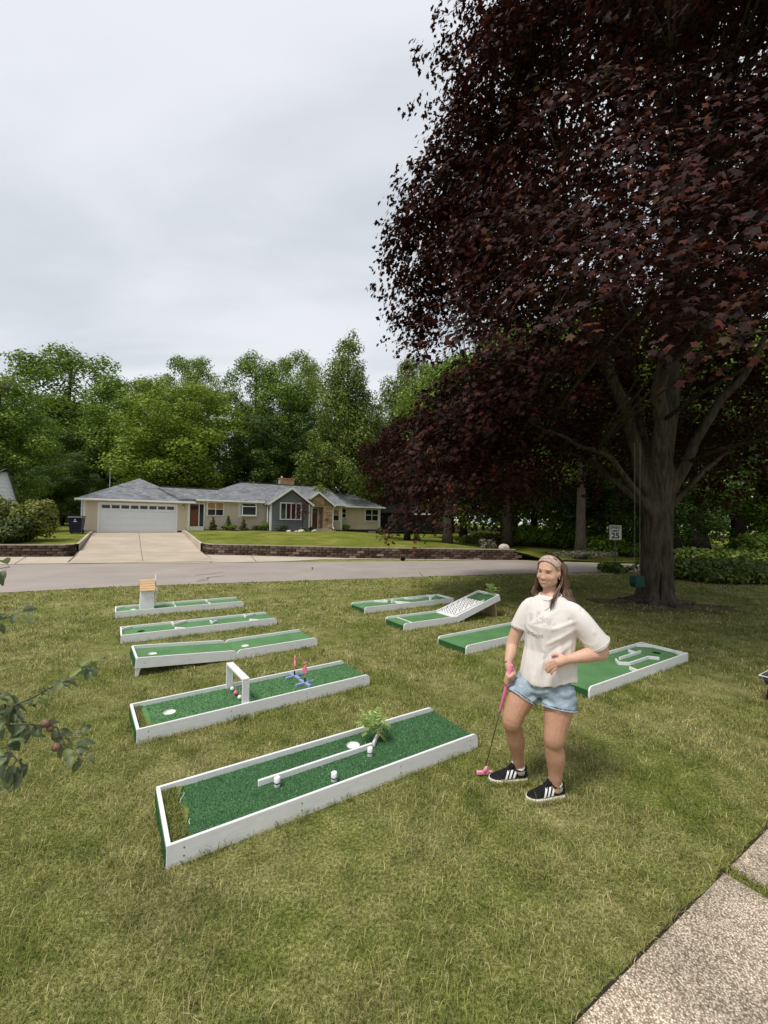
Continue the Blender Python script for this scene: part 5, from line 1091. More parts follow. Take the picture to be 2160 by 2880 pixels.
for k, (x, y, rx, ry, rz, lb) in enumerate(UG): shrub('undergrowth', x, y, rx, ry, rz, lb, G_UNDER if k < 6 else (G_MID if k != 7 else G_SHRUB), 260 + k, 30, 300, .12 if k < 5 else .2, 'undergrowth', 'undergrowth along the wood', z=max(0, gz(x, y)) if k > 5 else 0, droop=-.1, shp=LEAF_DIAMOND)
# far woods closing the view all round
rg = np.random.default_rng(300); cl_ = []
for i in range(240):
    a = R(-62 + 124 * i / 239); d_ = rg.uniform(66, 84); h = rg.uniform(8, 17) * (1 if a < .25 else .95); cl_.append(((d_ * math.sin(a), d_ * math.cos(a), h * rg.uniform(.15, .95)), (4.5, 4.5, 3.2)))
P, Nr = crown_points(rg, cl_, 130, .5); tag(scatter('far_wood', P, Nr, .95 * rg.uniform(.7, 1.3, len(P)), LEAF_DIAMOND, G_DARK, None, rg), 'dark green wood closing the background behind all the trees', 'wood', kind='stuff')
# ================================================================== STREET THINGS
M_STEEL = M('galvanised_steel', (0.10, 0.10, 0.105), 0.5, 0.2, 8, metal=.5); M_SIGN = M('sign_white', (0.78, 0.78, 0.76), 0.5, 0.03); M_INK = M('sign_black', (0.01, 0.01, 0.011), 0.6, 0.05)
sx, sy = 9.55, 17.35; ang = math.atan2(-sx, sy) * .5
sg = empty('speed_limit_sign', (sx, sy, 0), ang, 'white speed limit 25 sign on a thin post left of the maple', 'sign')
MB().bar((0, .02, -.1), (0, .02, 1.95), .055, .03, (0, 1, 0)).build('post', M_STEEL, sg)
MB().box((-.23, -.012, 1.335), (.23, -.006, 1.945)).build('plate', M_SIGN, sg, bevel=.002)
b_ = MB()
for a, c in (((-.212, 1.352), (.212, 1.360)), ((-.212, 1.92), (.212, 1.928)), ((-.212, 1.360), (-.204, 1.92)), ((.204, 1.360), (.212, 1.92))): b_.box((a[0], -.0142, a[1]), (c[0], -.0124, c[1]))
b_.build('border', M_INK, sg)
def text_mesh(s, size, bold=0.0, align='CENTER'):
    cu = bpy.data.curves.new('txt', 'FONT'); cu.body = s; cu.size = size; cu.align_x = align; cu.align_y = 'CENTER'; cu.offset = bold; cu.extrude = .0008
    o = bpy.data.objects.new('txt', cu); col.objects.link(o); dg = bpy.context.evaluated_depsgraph_get(); me = bpy.data.meshes.new_from_object(o.evaluated_get(dg)); bpy.data.objects.remove(o); me.materials.clear(); return me
for s, z, sz, bo in (('SPEED', 1.838, .135, .0035), ('LIMIT', 1.70, .135, .0035), ('25', 1.50, .31, .009)):
    o = link('lettering', text_mesh(s, sz, bo), M_INK, sg, (0, -.0135, z), (R(90), 0, 0))
# swing on chains
sw = empty('tree_swing', (6.2, 10.3, 0), R(15), 'dark green bucket swing hanging on two chains from the maple', 'swing')
M_CHAIN = M('chain_metal', (0.17, 0.165, 0.16), 0.45, 0.2, metal=.6); M_SWG = M('green_plastic', (0.006, 0.045, 0.042), 0.35, 0.15)
LINK = MB(); pts = [(.008 * math.cos(a), 0, .016 * math.sin(a)) for a in np.linspace(0, 2 * math.pi, 9)]; LINK.tube(pts, .0034, 4, False); LINK = LINK.mesh('chain_link'); LINK.materials.append(M_CHAIN)
for x in (-.075, .085):
    b_ = MB()
    for k in range(132):
        z = .72 + k * .0245; q = k % 2; o = len(b_.v)
        for v in LINK.vertices: c_ = v.co; b_.v.append((x + (c_.x if q else c_.y) * 1.2, (c_.y if q else c_.x) * 1.2, z + c_.z))
        for p_ in LINK.polygons: b_.f.append(tuple(i + o for i in p_.vertices))
    tag(b_.build('chain', M_CHAIN, sw), kind='stuff')
MB().tube([(-.075, 0, 3.95), (-.075, .1, 3.95)], .012, 6).build('hanger', M_STEEL, sw); MB().tube([(.085, 0, 3.95), (.085, .1, 3.95)], .012, 6).build('hanger', M_STEEL, sw)
prof = [(-.13, .715), (-.135, .56), (-.115, .47), (-.06, .435), (.05, .44), (.11, .475), (.135, .56), (.13, .70), (.115, .70), (.118, .565), (.095, .495), (.045, .462), (-.055, .458), (-.1, .488), (-.118, .565), (-.113, .715)]
MB().prism(prof, -.09, .10).build('seat', M_SWG, sw, bevel=.004); MB().prism([(-.13, .45), (.13, .46), (.13, .70), (.06, .73), (-.09, .735), (-.13, .70)], -.10, -.088).build('front_guard', M_SWG, sw, bevel=.004)
# rubbish bin
p = HW(-3.42, -2.6); bn = empty('rubbish_bin', (p.x, p.y, zyard(-3.42, 2.6)), HT + R(-6), 'navy blue wheeled rubbish bin beside the garage', 'bin')
M_NAVY = M('navy_plastic', (0.012, 0.015, 0.035), 0.45, 0.15)
MB().add([(-.36, -.32, .05), (.36, -.32, .05), (.36, .3, .12), (-.36, .3, .12), (-.46, -.42, 1.02), (.46, -.42, 1.02), (.46, .42, 1.02), (-.46, .42, 1.02)], [(0, 3, 2, 1), (4, 5, 6, 7), (0, 1, 5, 4), (1, 2, 6, 5), (2, 3, 7, 6), (3, 0, 4, 7)]).build('body', M_NAVY, bn, bevel=.03)
MB().add([(-.5, -.47, 1.03), (.5, -.47, 1.03), (.5, .46, 1.05), (-.5, .46, 1.05), (-.46, -.4, 1.10), (.46, -.4, 1.10), (.46, .42, 1.14), (-.46, .42, 1.14)], [(0, 3, 2, 1), (4, 5, 6, 7), (0, 1, 5, 4), (1, 2, 6, 5), (2, 3, 7, 6), (3, 0, 4, 7)]).build('lid', M_NAVY, bn, bevel=.02)
for x in (-.42, .34): MB().tube([(x, .2, .13), (x + .08, .2, .13)], .13, 16).build('wheel', M_BLACK, bn)
MB().tube([(-.3, .5, 1.0), (.3, .5, 1.0)], .02, 8).build('handle', M_NAVY, bn)
def onbin(x, z): return (x, -.32 - .1 * (z - .05) / .97 - .004, z)
MB().add([onbin(-.04, .84), onbin(.04, .84), onbin(.05, .93), onbin(-.05, .93)], [(0, 1, 2, 3)]).build('emblem', M_SIGN, bn); MB().add([onbin(-.13, .76), onbin(.13, .76), onbin(.11, .80), onbin(-.11, .80)], [(0, 1, 2, 3)]).build('emblem', M_SIGN, bn)
bn.scale = (.82, .82, .98); bn.rotation_euler.z = R(20)
# utility pole and wires
up = empty('utility_pole', (-24.35, 26.0, .5), 0, 'pale utility pole cut by the left edge of the photo', 'pole'); MB().tube([(0, 0, 0), (0, 0, 10.2)], [.16, .11], 10).build('shaft', M('weathered_pole', (0.42, 0.40, 0.37), 0.9, 0.2, 4, stretch=(4, 4, .3)), up, True); MB().box((-.3, -.05, 9.4), (1.0, .05, 9.5)).build('cross_arm', M_BARK, up)
p2 = HW(-2.2, 9.6); p2.z = 6.0
sp = empty('service_mast', (p2.x, p2.y, 3.2), 0, 'thin pale mast rising behind the garage roof', 'pole'); MB().tube([(0, 0, 0), (0, 0, 3.3)], .035, 6).build('shaft', M('mast_grey', (0.5, 0.5, 0.48), 0.6), sp)
M_WIRE = M('black_wire', (0.05, 0.05, 0.05), 0.6)
def wire(a, c, sag, label):
    a, c = Vector(a), Vector(c); root = empty('overhead_wire', a, 0, label, 'wire'); P_ = [(c - a) * (k / 14) - Vector((0, 0, sag * 4 * (k / 14) * (1 - k / 14))) for k in range(15)]; MB().tube(P_, .014, 4).build('cable', M_WIRE, root)
wire((-24.0, 26.0, 5.2), (p2.x, p2.y, 5.4), .5, 'thin wire running from the pole to the garage mast')
# cart just entering at the right edge
ct = empty('folding_cart', (4.36, 4.50, 0), R(32), 'dark grey folding cart cut off by the right edge of the photo', 'cart')
M_CLOTH = M('grey_canvas', (0.05, 0.05, 0.062), 0.8, 0.2, 14); MB().add([(0, -.22, .2), (.8, -.22, .2), (.8, .22, .2), (0, .22, .2), (-.04, -.25, .32), (.84, -.25, .32), (.84, .25, .32), (-.04, .25, .32)], [(0, 3, 2, 1), (4, 5, 6, 7), (0, 1, 5, 4), (1, 2, 6, 5), (2, 3, 7, 6), (3, 0, 4, 7)]).build('bin', M_CLOTH, ct, bevel=.02)
for z in (.302, .27): MB().tube([(-.05, -.26, z), (.85, -.26, z), (.85, .26, z), (-.05, .26, z), (-.05, -.26, z)], .006, 6).build('piping', M_SIGN if z > .3 else M_STEEL, ct)
for x in (.12, .68):
    for y in (-.2, .2): MB().tube([(x, y - .02, .085), (x, y + .02, .085)], .085, 16).build('wheel', M_BLACK, ct)
    MB().tube([(x, -.2, .085), (x, .2, .085)], .01, 6).build('axle', M_STEEL, ct)
# ---------------- apple branches reaching in from the left
ap = empty('apple_branch', (-1.75, 1.75, 0), 0, 'apple branches with drooping leaves reaching in from the left edge', 'tree branch')
M_TWIG = M('apple_twig', (0.10, 0.085, 0.05), 0.8, 0.3, 30); M_APPLE = M('apple_skin', (0.21, 0.125, 0.08), 0.5, 0.5, 60, 0.3)
m, t, b = mnodes('apple_leaf'); g_ = t.nodes.new('ShaderNodeNewGeometry'); oi = t.nodes.new('ShaderNodeObjectInfo')
top = ramp(t, oi.outputs['Random'], [(0, (0.08, 0.112, 0.046)), (0.6, (0.15, 0.185, 0.095)), (1, (0.23, 0.28, 0.075))]); cc = mixc(t, g_.outputs['Backfacing'], top, mixc(t, 0.55, top, (0.22, 0.26, 0.19)))
t.links.new(cc, b.inputs['Base Color']); b.inputs['Roughness'].default_value = .55; tr_ = t.nodes.new('ShaderNodeBsdfTranslucent'); t.links.new(cc, tr_.inputs[0]); ms = t.nodes.new('ShaderNodeMixShader'); ms.inputs[0].default_value = .22
t.links.new(b.outputs[0], ms.inputs[1]); t.links.new(tr_.outputs[0], ms.inputs[2]); t.links.new(ms.outputs[0], t.nodes['Material Output'].inputs[0]); M_APL = m
rr = random.Random(21)
def leafm(seed):
    r_ = random.Random(seed); vs = []; n = 9; cv = r_.uniform(.5, 1.3); fold = r_.uniform(.25, .6); tw = r_.uniform(-.5, .5)
    for i in range(n + 1):
        u = i / n; w = .30 * (math.sin(math.pi * u ** .8) ** .8) * (1 - .15 * u); a = cv * u; y = math.sin(a) / cv; z = -(1 - math.cos(a)) / cv
        for k in (-1, -.5, 0, .5, 1):
            wav = .03 * math.sin(u * 14 + k * 2 + seed); x_ = k * w; zz_ = abs(k) * w * fold + wav * abs(k); c_, s_ = math.cos(tw * u), math.sin(tw * u)
            vs.append((x_ * c_ - zz_ * s_, y, z + x_ * s_ + zz_ * c_))
    fs = [(i * 5 + k, i * 5 + k + 1, i * 5 + k + 6, i * 5 + k + 5) for i in range(n) for k in range(4)]
    o = MB().add(vs, fs); o.tube([(0, -.35, .02), (0, 0, 0)], .012, 4); me = o.mesh('leaf', True, fix=False); me.materials.append(M_APL); return me
LV = [leafm(i) for i in range(7)]
def twig(P_, r0, r1, leaves, lsize, seed, yj=.05):
    r_ = random.Random(seed); P_ = [Vector(p) - ap.location for p in P_]; P_ = [p + Vector((0, r_.uniform(-yj, yj) * (i > 0), 0)) for i, p in enumerate(P_)]
    n = len(P_); MB().tube(P_, [r0 + (r1 - r0) * i / (n - 1) for i in range(n)], 6).build('twig', M_TWIG, ap, True)
    for k in range(leaves):
        u = (k + .6) / leaves * (n - 1); i = min(n - 2, int(u)); p_ = P_[i].lerp(P_[i + 1], u - i); d_ = (P_[i + 1] - P_[i]).normalized()
        sd_ = Vector((r_.uniform(-.6, .6), r_.uniform(-1, 1), r_.uniform(-.9, .45))); dr_ = (d_ * r_.uniform(.3, .9) + sd_ * .9).normalized(); s = lsize * r_.uniform(.7, 1.2)
        q = dr_.to_track_quat('Y', 'Z') @ Euler((0, r_.uniform(-1.2, 1.2), 0)).to_quaternion()
        o = link('leaf', r_.choice(LV), None, ap); o.location = p_ + dr_ * s * .3; o.rotation_mode = 'QUATERNION'; o.rotation_quaternion = q; o.scale = (s, s, s)
twig([(-1.78, 1.75, 1.06), (-1.696, 1.75, 1.093), (-1.567, 1.75, 1.13), (-1.528, 1.75, 1.144), (-1.425, 1.75, 1.189), (-1.317, 1.75, 1.251), (-1.258, 1.75, 1.3), (-1.223, 1.75, 1.313)], .006, .0015, 42, .066, 1)
twig([(-1.664, 1.72, 1.036), (-1.537, 1.72, 1.076), (-1.453, 1.72, 1.111), (-1.376, 1.72, 1.112), (-1.331, 1.72, 1.062), (-1.295, 1.72, 1.004), (-1.242, 1.72, .979), (-1.199, 1.72, .967)], .005, .0012, 36, .062, 2)
twig([(-1.33, 1.72, 1.037), (-1.258, 1.72, 1.051), (-1.169, 1.72, 1.103)], .0018, .0008, 6, .04, 3)
twig([(-1.81, 1.9, 1.427), (-1.716, 1.9, 1.457), (-1.659, 1.9, 1.484), (-1.579, 1.9, 1.511)], .0035, .001, 9, .06, 4)
twig([(-1.56, 1.6, 1.0), (-1.505, 1.6, 1.02), (-1.427, 1.6, 1.049), (-1.401, 1.6, .99), (-1.415, 1.6, .943)], .004, .0012, 24, .066, 5)
twig([(-1.679, 1.8, 1.697), (-1.634, 1.8, 1.707), (-1.589, 1.8, 1.712)], .002, .001, 3, .06, 6)
twig([(-1.72, 1.78, 1.2), (-1.64, 1.78, 1.19), (-1.56, 1.76, 1.17), (-1.49, 1.74, 1.10), (-1.46, 1.72, 1.05)], .004, .0012, 26, .064, 7)
for (x, y, z), s in (((-1.354, 1.72, 1.096), .017), ((-1.346, 1.735, 1.068), .014), ((-1.308, 1.72, 1.002), .017), ((-1.516, 1.70, .953), .016)):
    pr = [(s * .12, s * .86), (s * .45, s * .97), (s * .85, s * .62), (s * 1.0, s * .05), (s * .85, -s * .55), (s * .5, -s * .9), (s * .15, -s * .82)]
    a_ = MB().lathe(pr[::-1], 14).build('apple', M_APPLE, ap, True); a_.location = Vector((x, y, z)) - ap.location; a_.rotation_euler = (rr.uniform(-.4, .4), rr.uniform(-.4, .4), 0)
    MB().tube([(0, 0, s * .8), (s * .1, 0, s * 1.6)], s * .07, 5).build('stalk', M_TWIG, a_)

# ---------------- mown grass blades on the near lawn
def grass():
    rg = np.random.default_rng(12); Pn = []; H_ = []; W_ = []
    def ok(x, y):
        m_ = np.ones(len(x), bool)
        for (bx, by, th, l, w_, x0) in BOARDS:
            u = (x - bx) * math.cos(th) + (y - by) * math.sin(th); v = -(x - bx) * math.sin(th) + (y - by) * math.cos(th); m_ &= ~((u > x0 - .004) & (u < l + .004) & (v > -.004) & (v < w_ + .004))
        th = R(31.8); u = (x - .78) * math.cos(th) + (y - 1.67) * math.sin(th); v = -(x - .78) * math.sin(th) + (y - 1.67) * math.cos(th); m_ &= ~((v < .006) & (v > -1.3) & ~((u > 1.34) & (u < 1.425)) & ~((u > -1.75) & (u < -1.66)))
        m_ &= (y < np.interp(x, [p[0] for p in near], [p[1] for p in near]) + .02 - .04 * rg.random(len(x)))
        m_ &= ((x - 6.95) ** 2 + (y - 10.75) ** 2 > .55)
        return m_
    def fld(x, y, seed, k):      # smooth random field between about -1 and 1
        q = np.random.default_rng(900 + seed); f_ = 0
        for _ in range(9): a_ = q.uniform(0, 6.28); kk = k * q.uniform(.5, 1.4); f_ = f_ + np.sin(kk * (x * math.cos(a_) + y * math.sin(a_)) + q.uniform(0, 6.28))
        return f_ / 3.0
    for (bx, by, th, l, w_, x0) in BOARDS:      # longer unmown blades against the boards
        n_ = int(900 * (2 * l + 2 * w_) / 6 * (1 if by < 5.5 else .5)); pr = rg.uniform(0, 2 * (l + w_), n_); off = np.abs(rg.normal(size=n_)) * .018 + .006
        u = np.where(pr < l, pr, np.where(pr < l + w_, l + off, np.where(pr < 2 * l + w_, pr - l - w_, -off))); v = np.where(pr < l, -off, np.where(pr < l + w_, pr - l, np.where(pr < 2 * l + w_, w_ + off, pr - 2 * l - w_)))
        x = bx + u * math.cos(th) - v * math.sin(th); y = by + u * math.sin(th) + v * math.cos(th); tf = .5 + .5 * np.clip(fld(x, y, 5, 14.0), -1, 1)
        Pn.append(np.stack([x, y, np.zeros(n_)], 1)); H_.append((.035 + .055 * rg.random(n_) * tf)); W_.append(np.full(n_, .0026 + .0004 * by))
    for hx, hy, tx_, ty_ in ((1.110, 3.218, .822, 3.200), (1.310, 3.035, 1.030, 2.985)):      # and round the shoes
        n_ = 420; u = rg.uniform(-.05, 1.05, n_); sd2 = np.where(rg.random(n_) < .6, -1, 1); dx, dy = tx_ - hx, ty_ - hy; ln_ = math.hypot(dx, dy); off = sd2 * (.050 + np.abs(rg.normal(size=n_)) * .015)
        Pn.append(np.stack([hx + dx * u + dy / ln_ * off, hy + dy * u - dx / ln_ * off, np.zeros(n_)], 1)); H_.append(.03 + .035 * rg.random(n_)); W_.append(np.full(n_, .0028))
    for y0, y1, dens, h, w_ in ((.9, 2.2, 7600, .040, .0026), (2.2, 3.6, 7000, .040, .0030), (3.6, 5.2, 4000, .042, .0041), (5.2, 8, 2000, .045, .0064), (8, 12, 700, .048, .0115), (12, 19, 240, .05, .021)):
        xm = 1.0 * y1 + .5; n = int((y1 - y0) * 2 * xm * dens); x = rg.uniform(-xm, xm, n); y = rg.uniform(y0, y1, n); k = (np.abs(x) < 1.0 * y + .5) & ok(x, y); x, y = x[k], y[k]
        cl_ = fld(x, y, 1, 9.0) * .6 + fld(x, y, 2, 22.0) * .5; bare = np.clip((fld(x, y, 3, 2.2) - .55) * 2.2, 0, .75); keep = rg.random(len(x)) < (.80 + .2 * cl_) * (1 - bare); x, y, cl_ = x[keep], y[keep], cl_[keep]
        Pn.append(np.stack([x, y, np.zeros(len(x))], 1)); H_.append(h * rg.uniform(.45, 1.15, len(x)) * (1 + .42 * cl_)); W_.append(np.full(len(x), w_) * rg.uniform(.7, 1.3, len(x)))
    P_ = np.concatenate(Pn); H_ = np.concatenate(H_); W_ = np.concatenate(W_); n = len(P_)
    tall = rg.random(n) < .012; H_[tall] *= 1.7
    a = rg.uniform(0, 2 * np.pi, n); fx = np.stack([np.cos(a), np.sin(a), np.zeros(n)], 1); sd_ = np.stack([-np.sin(a), np.cos(a), np.zeros(n)], 1); ln = rg.uniform(.25, 1.5, n)[:, None]
    w2 = W_[:, None] / 2; H2 = H_[:, None]; up = np.array([0, 0, 1.0])
    v0 = P_ - sd_ * w2; v1 = P_ + sd_ * w2; mid = P_ + fx * H2 * ln * .35 + up * H2 * .62; v2 = mid + sd_ * w2 * .8; v3 = mid - sd_ * w2 * .8; tip = P_ + fx * H2 * ln + up * H2 * np.maximum(.45, 1.05 - .35 * ln)
    V = np.stack([v0, v1, v2, v3, tip], 1).reshape(-1, 3); o = (np.arange(n) * 5)[:, None]
    F = np.concatenate([o + np.array([[0, 1, 2]]), o + np.array([[0, 2, 3]]), o + np.array([[3, 2, 4]])], 0)
    g_ = npmesh('lawn_grass', V, F, M_BLADE); tag(g_, 'mown olive green grass with dry straw patches covering the near lawn', 'grass', kind='stuff'); return n
NB = grass()
# tufts in the path joint
# ================================================================== THE PLAYER
def skin_material():
    m, t, b = mnodes('skin'); P = t.nodes.new('ShaderNodeNewGeometry').outputs['Position']
    def tone(lo, hi): return mixc(t, 0.35, ramp(t, noise(t, P, 9, 5, .65), [(0.3, lo), (0.7, hi)]), ramp(t, noise(t, P, 70, 3), [(0.3, tuple(x * .85 for x in lo)), (0.7, tuple(x * 1.12 for x in hi))]))
    sz = t.nodes.new('ShaderNodeSeparateXYZ'); t.links.new(P, sz.inputs[0])      # legs are more tanned than the face and arms
    c = mixc(t, ramp(t, sz.outputs['Z'], [(0.62, (0, 0, 0)), (1.0, (1, 1, 1))]), tone((0.40, 0.215, 0.135), (0.52, 0.29, 0.19)), tone((0.53, 0.31, 0.215), (0.66, 0.41, 0.30)))
    t.links.new(c, b.inputs['Base Color']); b.inputs['Roughness'].default_value = .5; b.inputs['Specular IOR Level'].default_value = .35
    b.inputs['Subsurface Weight'].default_value = .12; b.inputs['Subsurface Radius'].default_value = (.012, .005, .003); b.inputs['Subsurface Scale'].default_value = 1.0
    bump(t, b, noise(t, P, 400, 2), .05, .002); return m
M_SKIN = skin_material()
def cloth_material(name, c, weave, var, blot, rough=.9):
    m, t, b = mnodes(name); P = pos(t)
    k = ramp(t, noise(t, P, blot, 4), [(0.3, tuple(x * (1 - var) for x in c)), (0.7, tuple(min(1, x * (1 + var)) for x in c))])
    t.links.new(k, b.inputs['Base Color']); b.inputs['Roughness'].default_value = rough; b.inputs['Specular IOR Level'].default_value = .15; bump(t, b, noise(t, pos(t, (1, 1, 3)), weave, 2), .15, .003); return m
M_TEE = cloth_material('cream_cotton', (0.70, 0.65, 0.625), 300, .04, 8); 
def denim_material():
    m, t, b = mnodes('pale_denim'); P = pos(t); n1 = noise(t, pos(t, (1, 1, 2.5)), 14, 5, .7); n2 = noise(t, P, 220, 2)
    c = ramp(t, n1, [(0.3, (0.18, 0.245, 0.31)), (0.55, (0.31, 0.385, 0.445)), (0.75, (0.49, 0.55, 0.59))]); c = mixc(t, 1.0, c, ramp(t, n2, [(0.3, (.85, .85, .85)), (0.7, (1.12, 1.12, 1.12))]), 'MULTIPLY')
    t.links.new(c, b.inputs['Base Color']); b.inputs['Roughness'].default_value = .85; bump(t, b, n2, .3, .002); return m
M_DENIM = denim_material(); M_DENIMD = M('denim_seam', (0.13, 0.19, 0.27), .85, .4, 60); M_FRAY = M('frayed_hem', (0.40, 0.46, 0.51), .9, .5, 120)
pl = empty('person', (1.17, 3.08, 0), 0, 'player in white T-shirt, denim shorts and patterned headband, hand on hip', 'person')
PO = Vector(pl.location)
def getv(me): a = np.empty(len(me.vertices) * 3, np.float32); me.vertices.foreach_get('co', a); return a.reshape(-1, 3)
def getn(me): a = np.empty(len(me.vertices) * 3, np.float32); me.vertices.foreach_get('normal', a); return a.reshape(-1, 3)
def setv(me, a): me.vertices.foreach_set('co', np.asarray(a, np.float32).ravel()); me.update()
def loft(b_, rings, n=24):
    """closed loft of elliptical rings: (centre, axis u, radius u, axis v, radius v)"""
    o = len(b_.v)
    for c, u, a, v, bb in rings:
        c, u, v = Vector(c), Vector(u), Vector(v)
        for k in range(n):
            th = 2 * math.pi * k / n; b_.v.append(tuple(c + u * (a * math.cos(th)) + v * (bb * math.sin(th))))
    for i in range(len(rings) - 1):
        for k in range(n): b_.f.append((o + i * n + k, o + i * n + (k + 1) % n, o + (i + 1) * n + (k + 1) % n, o + (i + 1) * n + k))
    b_.f.append(tuple(o + k for k in range(n))[::-1]); b_.f.append(tuple(o + (len(rings) - 1) * n + k for k in range(n)))
def smooth_path(P, R_, m=5):
    """Catmull-Rom through the joints"""
    P = [Vector(p) for p in P]; q = []; r = []
    for i in range(len(P) - 1):
        p0, p1, p2, p3 = P[max(0, i - 1)], P[i], P[i + 1], P[min(len(P) - 1, i + 2)]
        for k in range(m):
            u = k / m; q.append(.5 * ((2 * p1) + (p2 - p0) * u + (2 * p0 - 5 * p1 + 4 * p2 - p3) * u * u + (3 * p1 - p0 - 3 * p2 + p3) * u ** 3)); r.append(R_[i] + (R_[i + 1] - R_[i]) * (u * u * (3 - 2 * u)))
    q.append(P[-1]); r.append(R_[-1]); return q, r
FT = Vector((-.62, -.785, 0)).normalized(); ST = Vector((-FT.y, FT.x, 0))      # torso facing, and her left
ST = Vector((.785, -.62, 0))
# joints (metres, world)
Rsh, Rel, Rwr = (1.125, 3.225, 1.300), (1.005, 3.26, 1.02), (.942, 3.165, .892)
Lsh, Lel, Lwr = (1.385, 3.01, 1.295), (1.55, 2.985, 1.04), (1.285, 2.925, 1.002)
Rhip, Rkn, Ran = (1.13, 3.17, .77), (.962, 3.10, .515), (1.045, 3.215, .10)
Lhip, Lkn, Lan = (1.28, 3.065, .765), (1.222, 2.985, .455), (1.243, 3.02, .10)
body = MB(); SH0 = Vector((.80, -.60, 0)); FH0 = Vector((-.60, -.80, 0))
loft(body, [((1.21, 3.115, .74), SH0, .14, FH0, .105), ((1.21, 3.115, .85), SH0, .145, FH0, .11), ((1.225, 3.12, 1.0), ST, .135, FT, .11), ((1.235, 3.125, 1.18), ST, .15, FT, .115), ((1.24, 3.13, 1.30), ST, .16, FT, .095), ((1.243, 3.13, 1.385), ST, .10, FT, .07), ((1.243, 3.13, 1.42), ST, .055, FT, .055)])
def limb(P, R_, n=16): q, r = smooth_path(P, R_); body.tube(q, r, n)
limb([(1.17, 3.185, 1.33), Rsh, (1.06, 3.25, 1.16), Rel, (.985, 3.225, .965), Rwr], [.045, .050, .050, .044, .042, .026])
limb([(1.33, 3.06, 1.33), Lsh, (1.48, 2.99, 1.18), Lel, (1.45, 2.95, 1.03), Lwr], [.045, .050, .052, .049, .050, .031])
limb([Rhip, (1.045, 3.14, .67), Rkn, (.975, 3.125, .43), (1.002, 3.155, .34), (1.035, 3.20, .18), Ran, (1.045, 3.215, .05)], [.09, .098, .072, .060, .067, .045, .038, .04])
limb([Lhip, (1.27, 3.03, .65), Lkn, (1.218, 2.995, .38), (1.235, 3.005, .30), (1.242, 3.015, .17), Lan, (1.243, 3.02, .05)], [.095, .100, .074, .062, .068, .048, .041, .042])
body.ball((.958, 3.088, .51), .058, 14, 10); body.ball((1.214, 2.972, .452), .060, 14, 10)      # kneecaps
# neck and head in the head's own frame
HF = Vector((-.74, -.665, -.07)).normalized(); HU = Vector((.05, -.03, 1)); HU = (HU - HF * HU.dot(HF)).normalized(); HS = HF.cross(HU).normalized()      # HS: her right
HC = Vector((1.228, 3.125, 1.583))
def hp(x, y, z): return HC + HS * x + HF * y + HU * z
def ell(c, r, n=20, m=14):
    o = len(body.v); body.ball((0, 0, 0), 1.0, n, m)
    for i in range(o, len(body.v)):
        v = body.v[i]; body.v[i] = tuple(hp(c[0] + v[0] * r[0], c[1] + v[1] * r[1], c[2] + v[2] * r[2]))
ell((0, -.014, .036), (.0765, .092, .080)); ell((0, .016, -.022), (.0715, .068, .084)); ell((0, .026, -.066), (.058, .054, .050)); ell((0, .062, -.098), (.026, .020, .018)); ell((0, .048, -.072), (.040, .034, .032))
for s in (-1, 1): ell((s * .038, .048, -.034), (.030, .024, .027)); ell((s * .050, .010, -.066), (.020, .036, .024)); ell((s * .079, -.006, -.010), (.009, .020, .030))
ell((0, .068, .024), (.050, .018, .016)); ell((0, .0925, -.036), (.0120, .0125, .0105)); ell((0, .082, -.014), (.0080, .011, .028))
for s in (-1, 1): ell((s * .012, .084, -.039), (.0085, .009, .0075))
ell((0, .074, -.064), (.026, .011, .016))
q, r = smooth_path([hp(0, -.012, -.045), hp(0, -.018, -.11), (1.243, 3.13, 1.40)], [.052, .048, .056]); body.tube(q, r, 18)
# right hand closed round the putter grip
PT, PB = Vector((.952, 3.108, .885)), Vector((.803, 3.268, .035)); PD = (PB - PT).normalized()
g0 = PT + PD * .055; A1 = PD.orthogonal().normalized(); A1 = (Vector((.75, .35, .3)) - PD * Vector((.75, .35, .3)).dot(PD)).normalized(); A2 = PD.cross(A1)
body.tube([Vector(Rwr), Vector(Rwr).lerp(g0 + A1 * .022, .5), g0 + A1 * .024, g0 + A1 * .024 + PD * .05], [.027, .031, .034, .027], 14)
for i in range(4):      # fingers curl round the shaft
    c = g0 + PD * (.004 + .0195 * i); pts = []
    for k in range(8):
        th = R(-20 + 38 * k); rr_ = .021 + .004 * (k < 2); pts.append(c + A1 * (rr_ * math.cos(th)) - A2 * (rr_ * math.sin(th)) + PD * (.002 * k))
    body.tube(pts, [.0105, .0105, .0103, .010, .0098, .0095, .009, .0075], 9)
th_pts = [g0 + A1 * .03 - PD * .012, g0 + A1 * .012 + A2 * .024 - PD * .006, g0 - A1 * .010 + A2 * .022 + PD * .014, g0 - A1 * .018 + A2 * .010 + PD * .034]; body.tube(th_pts, [.013, .0125, .011, .0085], 9)
# left hand resting on the front of the hip, fingers drooping
W_ = Vector(Lwr); K = Vector((1.185, 2.897, .985)); body.tube([W_, W_.lerp(K, .5) + Vector((0, -.006, .004)), K], [.030, .033, .030], 12)
kn = [K + Vector((-.012, -.004, .020)), K + Vector((-.015, -.008, .003)), K + Vector((-.010, -.010, -.014)), K + Vector((.002, -.010, -.030))]
for i, (k_, ln, dr) in enumerate(zip(kn, (.072, .078, .072, .058), (.35, .5, .65, .85))):
    d1 = Vector((-1, -.02, -dr)).normalized(); d2 = Vector((-.75, .15, -dr - .45)).normalized(); d3 = Vector((-.35, .25, -dr - .7)).normalized()
    p1 = k_ + d1 * ln * .45; p2 = p1 + d2 * ln * .32; p3 = p2 + d3 * ln * .25; body.tube([W_.lerp(k_, .55), k_, p1, p2, p3], [.013, .0125, .0112, .0102, .0085], 9)
